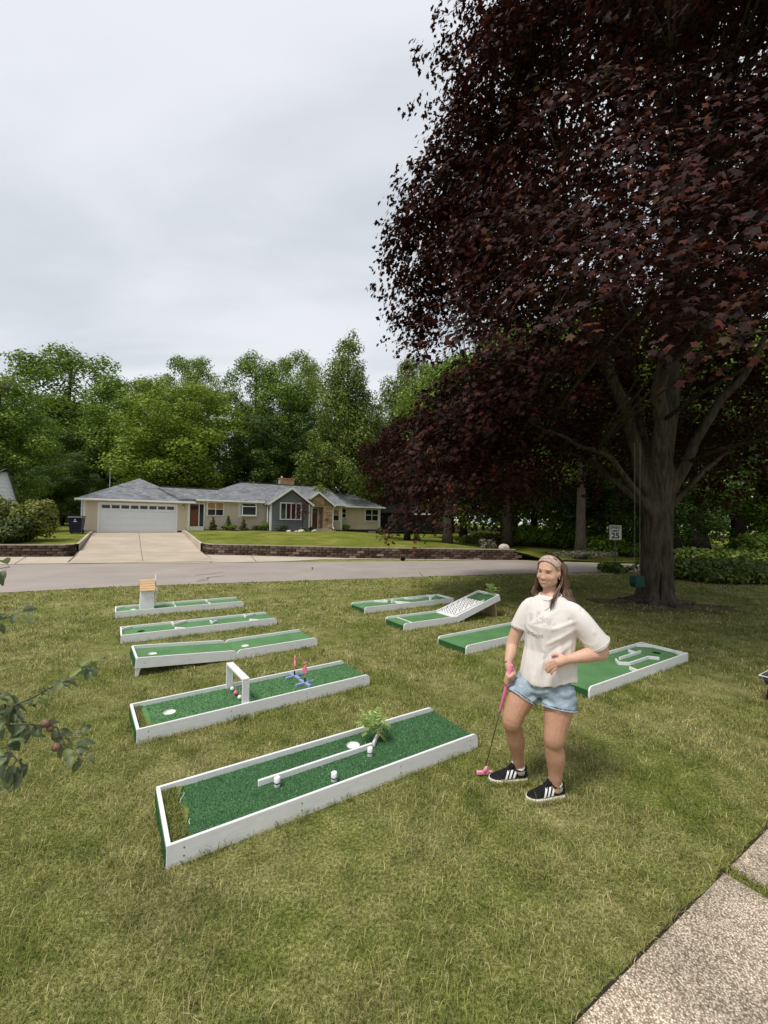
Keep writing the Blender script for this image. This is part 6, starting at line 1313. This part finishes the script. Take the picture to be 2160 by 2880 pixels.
tb = [W_ + Vector((-.02, .0, .012)), W_ + Vector((-.055, .015, .030)), W_ + Vector((-.085, .03, .022)), W_ + Vector((-.10, .038, .008))]; body.tube(tb, [.015, .014, .011, .0085], 9)
bme = remesh(body, .0056, 'body', 3, .45)
v = getv(bme).astype(np.float64)
ed = np.empty(len(bme.edges) * 2, np.int32); bme.edges.foreach_get('vertices', ed); ed = ed.reshape(-1, 2)
wgt = np.exp(-(np.maximum(0, np.linalg.norm(v - np.array(HC), axis=1) - .13) / .03) ** 2); cnt = np.zeros(len(v)); np.add.at(cnt, ed.ravel(), 1)
for _ in range(10):
    acc = np.zeros_like(v); np.add.at(acc, ed[:, 0], v[ed[:, 1]]); np.add.at(acc, ed[:, 1], v[ed[:, 0]]); v += (acc / cnt[:, None] - v) * (.6 * wgt)[:, None]
def gpush(center, direction, amp, rad):
    c = np.array(center); d2 = np.sum((v - c) ** 2, 1); v[:] += np.array(direction)[None] * (amp * np.exp(-d2 / (2 * rad * rad)))[:, None]
for s in (-1, 1): gpush(hp(s * .032, .078, .002), tuple(-HF), .0070, .0105)
gpush(hp(0, .090, -.0535), tuple(-HF), .004, .007)
for s in (-1, 1): gpush(hp(s * .034, .07, -.058), tuple(-HF), .003, .008)
setv(bme, v); bo = link('body', bme, M_SKIN, pl); bo.location = -PO
BT = BVHTree.FromPolygons([tuple(x) for x in v], [tuple(p.vertices) for p in bme.polygons])
def face_decal(name, poly, mat, off=.0012, parent=bo, sub=1):
    """a thin coloured feature laid on the face"""
    c = [sum(p[0] for p in poly) / len(poly), sum(p[1] for p in poly) / len(poly)]; P_ = []
    for x, z in [c] + list(poly):
        o = hp(x, .25, z); h = BT.ray_cast(o, -HF); P_.append((h[0] if h[0] is not None else hp(x, .08, z)) + HF * off)
    n = len(poly); o_ = MB().add(P_, [(0, 1 + i, 1 + (i + 1) % n) for i in range(n)]).build(name, mat, parent); return o_
def ribbon(x0, x1, zf, wf, n=10):
    up = [(x0 + (x1 - x0) * i / n, zf(i / n) + wf(i / n)) for i in range(n + 1)]; dn = [(x0 + (x1 - x0) * i / n, zf(i / n) - wf(i / n)) for i in range(n, -1, -1)]; return up + dn
def face_strip(name, x0, x1, zf, wf, mat, off=.0012, n=12):
    P_ = []
    for i in range(n + 1):
        u = i / n; x = x0 + (x1 - x0) * u
        for s in (1, 0, -1):
            z = zf(u) + s * wf(u); o = hp(x, .25, z); h = BT.ray_cast(o, -HF); P_.append((h[0] if h[0] is not None else hp(x, .07, z)) + HF * off)
    return MB().add(P_, [(i * 3 + k, i * 3 + k + 1, i * 3 + k + 4, i * 3 + k + 3) for i in range(n) for k in range(2)]).build(name, mat, bo, True)
M_EYEW = M('eye_white', (0.62, 0.57, 0.54), .3, .03); M_IRIS = M('iris', (0.03, 0.022, 0.018), .2, .2); M_BROW = M('brow', (0.20, 0.11, 0.065), .8, .2); M_LASH = M('lash', (0.05, 0.028, 0.02), .7); M_LIP = M('lip', (0.46, 0.155, 0.135), .4, .1); M_TOOTH = M('teeth', (0.80, 0.76, 0.70), .25, .03); M_MOUTH = M('mouth_dark', (0.10, 0.025, 0.022), .6)
sn = lambda u: math.sin(math.pi * u)
for s in (-1, 1):
    face_strip('eye', s * .031 - .0135, s * .031 + .0135, lambda u: .0015 - .001 * sn(u), lambda u: .0030 * sn(u) ** .7 + .0002, M_EYEW, .0012)
    face_strip('iris', s * .031 - .0055 + .002, s * .031 + .0055 + .002, lambda u: .0010, lambda u: .0034 * sn(u) ** .5 + .0001, M_IRIS, .0020, 8)
    face_strip('lash', s * .031 - .0150, s * .031 + .0150, lambda u: .0012 + .0040 * sn(u), lambda u: .0018, M_LASH, .0022)
    face_strip('brow', s * .033 - .020, s * .033 + .020, lambda u, s=s: .0185 + .0035 * sn(u) - .003 * (u if s > 0 else 1 - u), lambda u: .0020 * sn(u) ** .4 + .0004, M_BROW, .0014)
mz = lambda u: -.0675 + .0140 * (2 * u - 1) ** 2
face_strip('mouth', -.0335, .0335, mz, lambda u: .0066 * sn(u) ** .7 + .0003, M_MOUTH, .0010); face_strip('teeth', -.0290, .0290, lambda u: mz(.07 + .86 * u) + .0008, lambda u: .0044 * sn(u) ** .5 + .0002, M_TOOTH, .0017)
face_strip('lip', -.0345, .0345, lambda u: mz(u) + .0068 * sn(u), lambda u: .0022 * sn(u) ** .6 + .0003, M_LIP, .0020); face_strip('lip', -.0300, .0300, lambda u: mz(.06 + .88 * u) - .0072 * sn(u), lambda u: .0032 * sn(u) ** .7 + .0003, M_LIP, .0022)
for s in (-1, 1): MB().ball(tuple(hp(s * .085, .004, -.040)), .0048, 10, 8).build('earring', M('gold', (0.75, 0.55, 0.25), .25, .05, metal=1.0), bo, True)
# headband: a band of cloth over the top of the head and behind the ears
def shell(name, rr_, test, mat, thick=.004, disp=None):
    bm = bmesh.new(); bmesh.ops.create_uvsphere(bm, u_segments=72, v_segments=54, radius=1)
    dl = [f for f in bm.faces if not test(f.calc_center_median())]; bmesh.ops.delete(bm, geom=dl, context='FACES')
    for q_ in bm.verts:
        c = q_.co.copy(); k = 1 + (disp(c) if disp else 0); q_.co = hp(c.x * rr_[0] * k, -.014 + c.y * rr_[1] * k, .036 + c.z * rr_[2] * k)
    me = bpy.data.meshes.new(name); bm.to_mesh(me); bm.free(); me.polygons.foreach_set('use_smooth', np.ones(len(me.polygons), bool)); return link(name, me, mat, bo)
m, t, b = mnodes('headband_print'); P = t.nodes.new('ShaderNodeNewGeometry').outputs['Position']; vo = node(t, 'ShaderNodeTexVoronoi'); vo.inputs['Scale'].default_value = 75; t.links.new(P, vo.inputs['Vector'])
c = ramp(t, vo.outputs['Color'], [(0.15, (0.10, 0.09, 0.10)), (0.3, (0.42, 0.33, 0.28)), (0.55, (0.52, 0.40, 0.33)), (0.75, (0.40, 0.19, 0.17)), (0.95, (0.58, 0.52, 0.46))], 'CONSTANT'); c = mixc(t, 0.45, c, (0.42, 0.33, 0.27)); t.links.new(c, b.inputs['Base Color']); b.inputs['Roughness'].default_value = .9; bump(t, b, noise(t, P, 60, 3), .5, .006)
nb_ = Vector((0, .80, -.60)); shell('headband', (.0835, .1005, .0890), lambda c: -.42 < c.dot(nb_) < .30 and c.z > -.55, m, disp=lambda c: .012 * math.sin(c.dot(nb_) * 34))
# hair: a cap behind the band and long straight locks
def hair_material():
    m, t, b = mnodes('brown_hair'); g_ = t.nodes.new('ShaderNodeNewGeometry'); c = ramp(t, g_.outputs['Random Per Island'], [(0, (0.060, 0.030, 0.018)), (0.6, (0.105, 0.056, 0.034)), (0.9, (0.17, 0.098, 0.060)), (1, (0.26, 0.165, 0.105))]); t.links.new(c, b.inputs['Base Color']); b.inputs['Roughness'].default_value = .38; b.inputs['Specular IOR Level'].default_value = .5; return m
M_HAIR = hair_material()
shell('hair_cap', (.0805, .097, .0855), lambda c: c.dot(nb_) < -.25 and c.z > -.62 or (c.y < -.1 and c.z > -.85), M_HAIR)
rg = np.random.default_rng(3); hb_ = MB()
def lock(pts, r, n=4): q, rr_ = smooth_path(pts, [r * .6] + [r] * (len(pts) - 2) + [r * .25], 4); hb_.tube(q, rr_, n)
for i in range(520):
    side = -1 if rg.random() < .55 else 1      # -1: her left (image right), +1: her right (image left)
    a = rg.uniform(.05, 1.0); y0 = .030 - a * .105; z0 = .115 - .05 * rg.random() - .05 * a
    j = lambda s_: rg.normal() * s_
    x1 = side * (.084 + j(.003)); y1 = -.006 - a * .085 + j(.004)
    if side > 0:      # image left: falls beside the cheek to the shoulder, curling in
        end = hp(.072 - .045 * rg.random() + j(.006), .045 - .12 * a + j(.008), -.205 + j(.014)); mid = hp(.096 + j(.006), .022 - .115 * a + j(.004), -.12 + j(.01)); mid2 = hp(.100 + j(.008), .040 - .12 * a + j(.006), -.178 + j(.01))
        lock([hp(side * .05, y0, z0), hp(side * .081, y1 + .012, .04), hp(.087 + j(.004), y1 + .018, -.04), mid, mid2, end], .0042)
    else:      # image right: behind the ear and over the shoulder
        if a < .20: mid = hp(-.086 + j(.003), -.018 - .03 * a + j(.004), -.085); mid2 = hp(-.078 + j(.005), .046 + j(.005), -.158 + j(.006)); end = hp(-.082 + j(.012), .118 + j(.004), -.215 + j(.024))
        else: mid = hp(-.094 + j(.006), -.03 - .08 * a, -.10 + j(.01)); mid2 = hp(-.115 + j(.012), -.03 - .07 * a + j(.01), -.18 + j(.012)); end = hp(-.150 + j(.02), -.02 - .06 * a + j(.015), -.225 + j(.018))
        lock([hp(side * .05, y0, z0), hp(side * .083, y1 - .012, .045), hp(-.090 + j(.003), min(y1, -.028) - .006, -.02), mid, mid2, end], .0042)
for i in range(200):      # back of the head
    x0 = rg.uniform(-.07, .07); lock([hp(x0 * .6, -.04, .118), hp(x0, -.10 + .3 * x0 * x0, .05), hp(x0 * 1.1, -.108, -.05), hp(x0 * 1.15, -.10, -.13), hp(x0 * 1.25 - .01, -.095 + rg.normal() * .01, -.20 + rg.normal() * .015)], .0036)
hb_.build('hair', M_HAIR, bo, True)
# ---------------- T-shirt
tee = MB(); cT = Vector((1.238, 3.118, 0))
def ring(z, a, b_, dx=0.0, df=0.0): c = cT + ST * dx + FT * df; return ((c.x, c.y, z), ST, a, FT, b_)
loft(tee, [ring(.815, .206, .166, -.01, .018), ring(.83, .208, .168, -.01, .018), ring(.92, .197, .158, -.005, .014), ring(1.02, .182, .142, 0, .008), ring(1.12, .180, .142, 0, .010), ring(1.20, .184, .148, 0, .012), ring(1.27, .186, .130, 0, .0), ring(1.325, .178, .104), ring(1.365, .148, .086), ring(1.395, .105, .074), ring(1.408, .078, .068)], 40)
def sleeve(P, R_): q, r = smooth_path(P, R_, 4); tee.tube(q, r, 20)
sleeve([(1.20, 3.16, 1.315), (1.135, 3.215, 1.305), (1.088, 3.235, 1.215), (1.062, 3.245, 1.130)], [.068, .070, .072, .078]); sleeve([(1.29, 3.085, 1.315), (1.365, 3.03, 1.300), (1.445, 2.995, 1.195), (1.525, 2.985, 1.080)], [.068, .073, .082, .098])
tme = remesh(tee, .0065, 'tee_shirt', 6, .5)
v = getv(tme).astype(np.float64); nn = getn(tme).astype(np.float64)
u = (v[:, 0] - cT.x) * ST.x + (v[:, 1] - cT.y) * ST.y; f = (v[:, 0] - cT.x) * FT.x + (v[:, 1] - cT.y) * FT.y; z = v[:, 2]
torso = np.clip((.215 - np.abs(u)) / .03, 0, 1); low = np.clip((1.26 - z) / .25, 0, 1)
ang_ = np.arctan2(f, u)
rgf = np.random.default_rng(8); fold = np.zeros(len(v))
wz = .035 * np.sin(z * 17 + ang_ * 2) + .03 * np.sin(ang_ * 5 + 1)
def crease(x): return 1 - 2 * np.abs(np.sin(x)) ** .7      # sharp valleys, rounded ridges
fold += low * (.0062 * crease(ang_ * 4.3 + 2.2 * z + 8 * wz) + .0042 * crease(ang_ * 7.7 - 3 * z + 11 * wz))
for _ in range(26):      # short irregular pulls in the cloth
    k = rgf.integers(len(v)); c_ = v[k]; d_ = unit(rgf.normal(size=3) * np.array([1, 1, .8])); s1 = rgf.uniform(.03, .08); rel = v - c_; al = rel @ d_; pe = np.linalg.norm(rel - al[:, None] * d_, axis=1); fold += rgf.uniform(-.008, .007) * np.exp(-(al / s1) ** 2 - (pe / .011) ** 2)
hand = np.array([1.20, 2.94, .985]); rel = v - hand; dh_ = np.linalg.norm(rel, axis=1)
for a_, am in ((.5, .011), (1.1, .009), (1.7, -.008), (2.5, .008), (-.2, .007)):      # creases fanning out from the hand
    d_ = ST * math.cos(a_) + Vector((0, 0, math.sin(a_))); al = rel @ np.array(d_); pe = np.linalg.norm(rel - al[:, None] * np.array(d_), axis=1); fold += am * np.exp(-((al - .06) / .075) ** 2 - (pe / .014) ** 2)
for u0, z0, u1, z1, am in ((.19, 1.20, .02, 1.08, .009), (.18, 1.15, .03, 1.02, -.007), (.17, 1.10, .06, .98, .007), (.20, 1.26, .05, 1.19, .006), (-.17, 1.19, -.03, 1.12, .006), (.10, 1.34, -.02, 1.24, .004), (-.10, 1.12, -.11, .86, .008), (.0, 1.0, -.02, .84, .009), (.08, .98, .10, .83, -.007), (-.05, 1.1, -.06, .85, -.007)):
    p0 = np.array([u0, z0]); p1 = np.array([u1, z1]); q_ = np.stack([u, z], 1); dd_ = p1 - p0; tt = np.clip(((q_ - p0) @ dd_) / (dd_ @ dd_), 0, 1); pe = np.linalg.norm(q_ - p0 - tt[:, None] * dd_, axis=1); fold += am * np.exp(-(pe / .013) ** 2) * np.sin(np.pi * np.clip(tt, .02, .98)) ** .5 * (f > 0)
hem = np.clip((.86 - z) / .05, 0, 1); v += nn * (fold)[:, None]; v[:, 2] += hem * (.016 * np.sin(ang_ * 2 + .8) + .02 * np.clip(-f / .15, -1, 1) * 0 - .028 * np.exp(-((ang_ - 1.7) / .8) ** 2))
setv(tme, v); to = link('tee_shirt', tme, M_TEE, pl); to.location = -PO
TT = BVHTree.FromPolygons([tuple(x) for x in v], [tuple(p.vertices) for p in tme.polygons])
def on_tee(uu, zz_, off=.002):
    o = cT + ST * uu + FT * .6; o = Vector((o.x, o.y, zz_)); h = TT.ray_cast(o, -FT); return (h[0] if h[0] is not None else o - FT * .44) + FT * off
M_COLLAR = cloth_material('tee_rib', (0.66, 0.61, 0.58), 300, .05, 20)
cp = []      # ribbed collar round the neck
for k in range(37):
    a = 2 * math.pi * k / 36; c = cT + ST * (.077 * math.cos(a)) + FT * (.074 * math.sin(a) + .004); cp.append(Vector((c.x, c.y, 1.412 - .030 * max(0, math.sin(a)) + .012 * max(0, -math.sin(a)))))
MB().tube(cp, .0058, 8, False).build('collar', M_COLLAR, to, True)
def hem_line(pts, r, name='hem_seam'): MB().tube(pts, r, 6, False).build(name, M_COLLAR, to, True)
for c, ax, rad in (((1.066, 3.244, 1.148), Vector((-.026, .01, -.085)), .0745), ((1.515, 2.986, 1.097), Vector((.08, -.01, -.115)), .0945)):
    ax.normalize(); e1 = ax.orthogonal().normalized(); e2 = ax.cross(e1); hem_line([Vector(c) + e1 * (rad * math.cos(k * math.pi / 18)) + e2 * (rad * math.sin(k * math.pi / 18)) for k in range(37)], .003)
# grey flower print and lettering on the chest
M_PRINT = M('faded_print', (0.54, 0.52, 0.51), .9, .14, 40); M_PRINTG = M('faded_print_green', (0.60, 0.62, 0.58), .9, .12, 40); M_PRTX = M('faded_lettering', (0.40, 0.36, 0.32), .9, .12, 40)
def tee_poly(pts, mat, name='print'):
    c = (sum(p[0] for p in pts) / len(pts), sum(p[1] for p in pts) / len(pts)); P_ = [on_tee(*c)] + [on_tee(*p) for p in pts]; n = len(pts); return MB().add(P_, [(0, 1 + i, 1 + (i + 1) % n) for i in range(n)]).build(name, mat, to)
rr = random.Random(5)
def petal(cx_, cz_, a, l, w_): ca, sa = math.cos(a), math.sin(a); return [(cx_ + ca * l * s_ - sa * w_ * o_, cz_ + sa * l * s_ + ca * w_ * o_) for s_, o_ in ((0, 0), (.35, .8), (.75, .7), (1, 0), (.75, -.7), (.35, -.8))]
for cx_, cz_, n_, l in ((-.105, 1.262, 7, .026), (-.05, 1.292, 6, .022), (-.015, 1.262, 6, .020), (.03, 1.238, 6, .022), (-.04, 1.232, 5, .022)):
    for k in range(n_): tee_poly(petal(cx_, cz_, 2 * math.pi * k / n_ + rr.random(), l * rr.uniform(.8, 1.1), l * .28), M_PRINT)
for k in range(16): tee_poly(petal(rr.uniform(-.12, .08), rr.uniform(1.185, 1.28), rr.uniform(0, 6.3), rr.uniform(.014, .03), .004), rr.choice((M_PRINT, M_PRINTG)))
for k in range(5): tee_poly(petal(-.09 + .03 * k, 1.205 + .012 * k, .5, .045, .0022), M_PRINT)
tx = text_mesh('is Good', .040, .0); vv = getv(tx); P_ = []
for x_, y_, z_ in vv: P_.append(on_tee(-.065 + x_ * 1.0, 1.140 + y_, .0022 + .0006 * (z_ > 0)))
setv(tx, [tuple(p) for p in P_]); link('lettering', tx, M_PRTX, to)
# necklace
nk = [Vector(on_tee(-.046 + .092 * k / 16, 1.385 - .062 * math.sin(math.pi * k / 16) ** .8 * (1 - abs(k / 8 - 1) * .0), .003)) for k in range(17)]
MB().tube(nk, .0013, 5).build('necklace', MATS['gold'], pl).location = -PO; pc = nk[8] - Vector((0, 0, .008)); MB().ball(tuple(pc - PO), .006, 8, 6, (1, .6, 1.2)).build('pendant', MATS['gold'], pl, True)
# ---------------- denim shorts
sh = MB(); sc_ = Vector((1.212, 3.115, 0)); SH = Vector((.80, -.60, 0)); FH = Vector((-.60, -.80, 0))
loft(sh, [((1.215, 3.115, .90), SH, .135, FH, .105), ((1.213, 3.115, .84), SH, .152, FH, .120), ((1.210, 3.115, .77), SH, .176, FH, .138), ((1.208, 3.113, .72), SH, .178, FH, .135), ((1.205, 3.112, .69), SH, .12, FH, .10)], 32)
def leg_tube(P, R_): q, r = smooth_path(P, R_, 5); sh.tube(q, r, 24)
leg_tube([(1.14, 3.165, .765), (1.085, 3.155, .730), (1.036, 3.137, .655)], [.104, .109, .112]); leg_tube([(1.28, 3.065, .765), (1.277, 3.045, .71), (1.266, 3.03, .628)], [.108, .115, .120])
sme = remesh(sh, .0065, 'shorts', 4, .5); v = getv(sme).astype(np.float64); nn = getn(sme).astype(np.float64)
w_ = .0035 * np.sin(62 * (v[:, 2] + .35 * v[:, 0]) + 2.4 * np.sin(v[:, 0] * 26)) + .003 * np.sin(110 * (v[:, 2] - .25 * v[:, 0]) + np.sin(v[:, 1] * 40) * 2) + .005 * np.exp(-((v[:, 0] - 1.15) / .03) ** 2) * np.sin(v[:, 2] * 70)
setv(sme, v + nn * w_[:, None]); so = link('shorts', sme, M_DENIM, pl); so.location = -PO
for c, ax, rad in (((1.040, 3.139, .661), Vector((-.049, -.018, -.075)), .1115), ((1.267, 3.032, .640), Vector((-.011, -.015, -.082)), .1195)):
    ax.normalize(); e1 = ax.orthogonal().normalized(); e2 = ax.cross(e1); cc_ = Vector(c) - ax * .004
    b1 = MB(); b2 = MB(); n = 72
    for q_, rd, dz_, bb_ in ((0, rad + .0015, 0, b1), (1, rad + .003, .012, b2)):
        pts = [cc_ + ax * dz_ + e1 * ((rd + .0022 * math.sin(k * 2.1)) * math.cos(k * 2 * math.pi / n)) + e2 * ((rd + .0022 * math.sin(k * 2.1)) * math.sin(k * 2 * math.pi / n)) for k in range(n + 1)]; bb_.tube(pts,   .0026 if q_ == 0 else .0030, 5, False)
    b1.build('hem_seam', M_DENIMD, so, True); b2.build('frayed_edge', M_FRAY, so, True)
# ---------------- shoes
M_SUEDE = M('black_suede', (0.010, 0.010, 0.011), .85, .3, 30, .2, .3, 200, bdist=.003); M_SOLE = M('cream_sole', (0.70, 0.67, 0.58), .6, .08, 14); M_STRIPE = M('white_stripe', (0.76, 0.76, 0.74), .5, .05); M_SOCK = M('white_sock', (0.72, 0.70, 0.66), .9, .05); M_LACE = M('black_lace', (0.016, 0.016, 0.018), .8)
def shoe(heel, toe, side, name='shoe'):
    """heel, toe on the ground; side +1 stripes on the camera side"""
    h, t_ = Vector(heel), Vector(toe); d_ = (t_ - h); L0 = d_.length; d_.normalize(); s_ = Vector((-d_.y, d_.x, 0)) * side; Z = Vector((0, 0, 1))
    r = empty(name, h - PO); r.parent = pl
    def W(a, b_, c): return d_ * (a * L0) + s_ * b_ + Z * c
    out_ = [(0.0, .0), (.01, .022), (.06, .034), (.2, .037), (.4, .039), (.62, .047), (.8, .049), (.92, .040), (.98, .022), (1.0, 0)]
    def half(u): return interp(u, [o[0] for o in out_], [o[1] for o in out_])
    us = [0, .012, .04, .1, .2, .32, .45, .58, .7, .8, .88, .94, .98, 1.0]
    def stack(zs, ex, mat, nm, bev=0.0):
        b_ = MB(); n = len(us); rings = []
        for z_, e_ in zip(zs, ex):
            o = len(b_.v)
            for u_ in us: b_.v.append(tuple(W(u_ + (e_ / L0 if u_ == 1 else (-e_ / L0 if u_ == 0 else 0)), half(u_) + (e_ if 0 < u_ < 1 else 0), z_ + (.012 * max(0, u_ - .75) ** 1.2))))
            for u_ in us[::-1][1:-1]: b_.v.append(tuple(W(u_, -(half(u_) + e_), z_ + (.012 * max(0, u_ - .75) ** 1.2))))
            rings.append(o)
        m_ = 2 * n - 2
        for a, c in zip(rings, rings[1:]):
            for k in range(m_): b_.f.append((a + k, a + (k + 1) % m_, c + (k + 1) % m_, c + k))
        b_.f.append(tuple(rings[0] + k for k in range(m_))[::-1]); b_.f.append(tuple(rings[-1] + k for k in range(m_))); return b_.build(nm, mat, r, True, loc=None)
    stack([.004, .010, .026, .030], [.002, .0055, .0055, .003], M_SOLE, 'sole')
    b_ = MB(); rings = []      # upper: closed sections along the shoe
    secs = [(.005, .022, .075), (.03, .032, .086), (.1, .037, .084), (.2, .039, .080), (.30, .041, .084), (.40, .043, .096), (.50, .045, .094), (.60, .047, .080), (.70, .049, .066), (.80, .048, .055), (.90, .040, .047), (.97, .024, .040), (.995, .008, .034)]
    for u_, hw, ht in secs:
        o = len(b_.v); m_ = 14
        for k in range(m_):
            th = math.pi * k / (m_ - 1); cx_, cz_ = math.cos(th), math.sin(th); sq = lambda x_, p_: math.copysign(abs(x_) ** p_, x_)
            b_.v.append(tuple(W(u_, hw * sq(cx_, .8), .028 + (ht - .028) * sq(cz_, .75))))
        rings.append(o)
    for a, c in zip(rings, rings[1:]):
        for k in range(13): b_.f.append((a + k, a + k + 1, c + k + 1, c + k))
        b_.f.append((a + 13, a, c, c + 13))
    b_.f.append(tuple(rings[0] + k for k in range(14))[::-1]); b_.f.append(tuple(rings[-1] + k for k in range(14)))
    up_ = b_.build('upper', M_SUEDE, r, True); mo = up_.modifiers.new('s', 'SUBSURF'); mo.levels = 1; mo.render_levels = 1
    def surf(u_, ang): 
        hw = interp(u_, [x[0] for x in secs], [x[1] for x in secs]); ht = interp(u_, [x[0] for x in secs], [x[2] for x in secs]); cx_, cz_ = math.cos(ang), math.sin(ang)
        return W(u_, hw * abs(cx_) ** .8 * (1 if cx_ > 0 else -1), .028 + (ht - .028) * abs(cz_) ** .75)
    for sd2 in (1, -1):      # three slanting stripes on either side
        for k in range(3):
            u0 = .34 + .105 * k; P_ = []
            for i in range(7):
                w2 = i / 6; an = R(8 + 62 * w2); an = an if sd2 > 0 else math.pi - an; uu = u0 - .105 * w2 + .04
                for du in (0, .058): q_ = surf(uu + du, an); cN = W(uu + du, 0, .045); P_.append(q_ + (q_ - cN).normalized() * .0028)
            MB().add(P_, [(2 * i, 2 * i + 1, 2 * i + 3, 2 * i + 2) for i in range(6)]).build('stripe', M_STRIPE, r)
    tg = MB(); P_ = []      # tongue
    for i, (u_, z_, hw) in enumerate(((.62, .082, .016), (.52, .098, .022), (.43, .113, .026), (.37, .132, .027), (.355, .142, .022))):
        for w2 in (-1, -.4, .4, 1): P_.append(W(u_, hw * w2, z_ - .006 * abs(w2)))
    tg.add(P_ + [p_ - Vector((0, 0, .009)) - d_ * .004 for p_ in P_], [(i * 4 + k, i * 4 + k + 1, i * 4 + k + 5, i * 4 + k + 4) for i in range(4) for k in range(3)] + [(20 + i * 4 + k, 20 + i * 4 + k + 4, 20 + i * 4 + k + 5, 20 + i * 4 + k + 1) for i in range(4) for k in range(3)]); tg.build('tongue', M_SUEDE, r, True)
    MB().add([W(.365, -.012, .1405), W(.365, .012, .1405), W(.385, .012, .131), W(.385, -.012, .131)], [(0, 1, 2, 3)]).build('tongue_label', M_STRIPE, r).location = d_ * .004 + Vector((0, 0, .004))
    for k in range(5):
        u_ = .46 + .052 * k; zt = interp(u_, [.46, .7], [.104, .073]); MB().tube([W(u_ - .01, -.03, zt - .012), W(u_, 0, zt + .003), W(u_ + .012, .03, zt - .012)], .0035, 5).build('lace', M_LACE, r)
    for sg_ in (-1, 1): MB().tube([W(.46, 0, .108), W(.50, .018 * sg_, .122), W(.54, .03 * sg_, .112), W(.50, .015 * sg_, .104), W(.46, 0, .107)], .0034, 5).build('lace', M_LACE, r)
    MB().tube([W(.02, 0, .098), W(.08, .030, .100), W(.2, .037, .088), W(.32, .036, .094), W(.38, .020, .112)], [.008, .008, .007, .007, .005], 8).build('collar', M_SUEDE, r, True); MB().tube([W(.02, 0, .098), W(.08, -.030, .100), W(.2, -.037, .088), W(.32, -.036, .094), W(.38, -.020, .112)], [.008, .008, .007, .007, .005], 8).build('collar', M_SUEDE, r, True)
    MB().lathe([(.042, .06), (.043, .10), (.041, .108)], 16, tuple(W(.2, 0, 0))).build('sock', M_SOCK, r, True)
shoe((1.110, 3.218, .0), (.822, 3.200, .0), 1); shoe((1.310, 3.035, .0), (1.030, 2.985, .0), 1)
# ---------------- putter
pt = empty('putter', (PB.x, PB.y, 0), 0, 'pink-gripped mini-golf putter held in the right hand', 'putter')
M_PINK = M('pink_rubber', (0.78, 0.17, 0.36), .5, .06, 10); M_PINKL = M('pale_pink_rubber', (0.82, 0.30, 0.42), .55, .06, 10); M_SHAFT = M('steel_shaft', (0.20, 0.18, 0.14), .35, .15, metal=.8); o_ = Vector((PB.x, PB.y, 0)); tp = PT - PD * .012
MB().tube([PB - o_ - PD * .02, PB.lerp(tp, .75) - o_], [.0042, .0052], 8).build('shaft', M_SHAFT, pt, True); gs = PB.lerp(tp, .585); MB().tube([gs - PD * -.015 - o_, gs - o_, gs.lerp(tp, .5) - o_, tp - o_, tp - PD * .006 - o_], [.006, .0098, .0115, .0128, .009], 12).build('grip', M_PINK, pt, True)
hd = MB().box((-.062, -.013, .012), (.062, .013, .036)).build('head', M_PINKL, pt, bevel=.005); hd.rotation_euler = (0, 0, R(4)); MB().tube([(0, 0, .03), (.006, -.006, .052), (.013, -.014, .078)], [.018, .0125, .0085], 10).build('hosel', M_PINKL, pt, True)
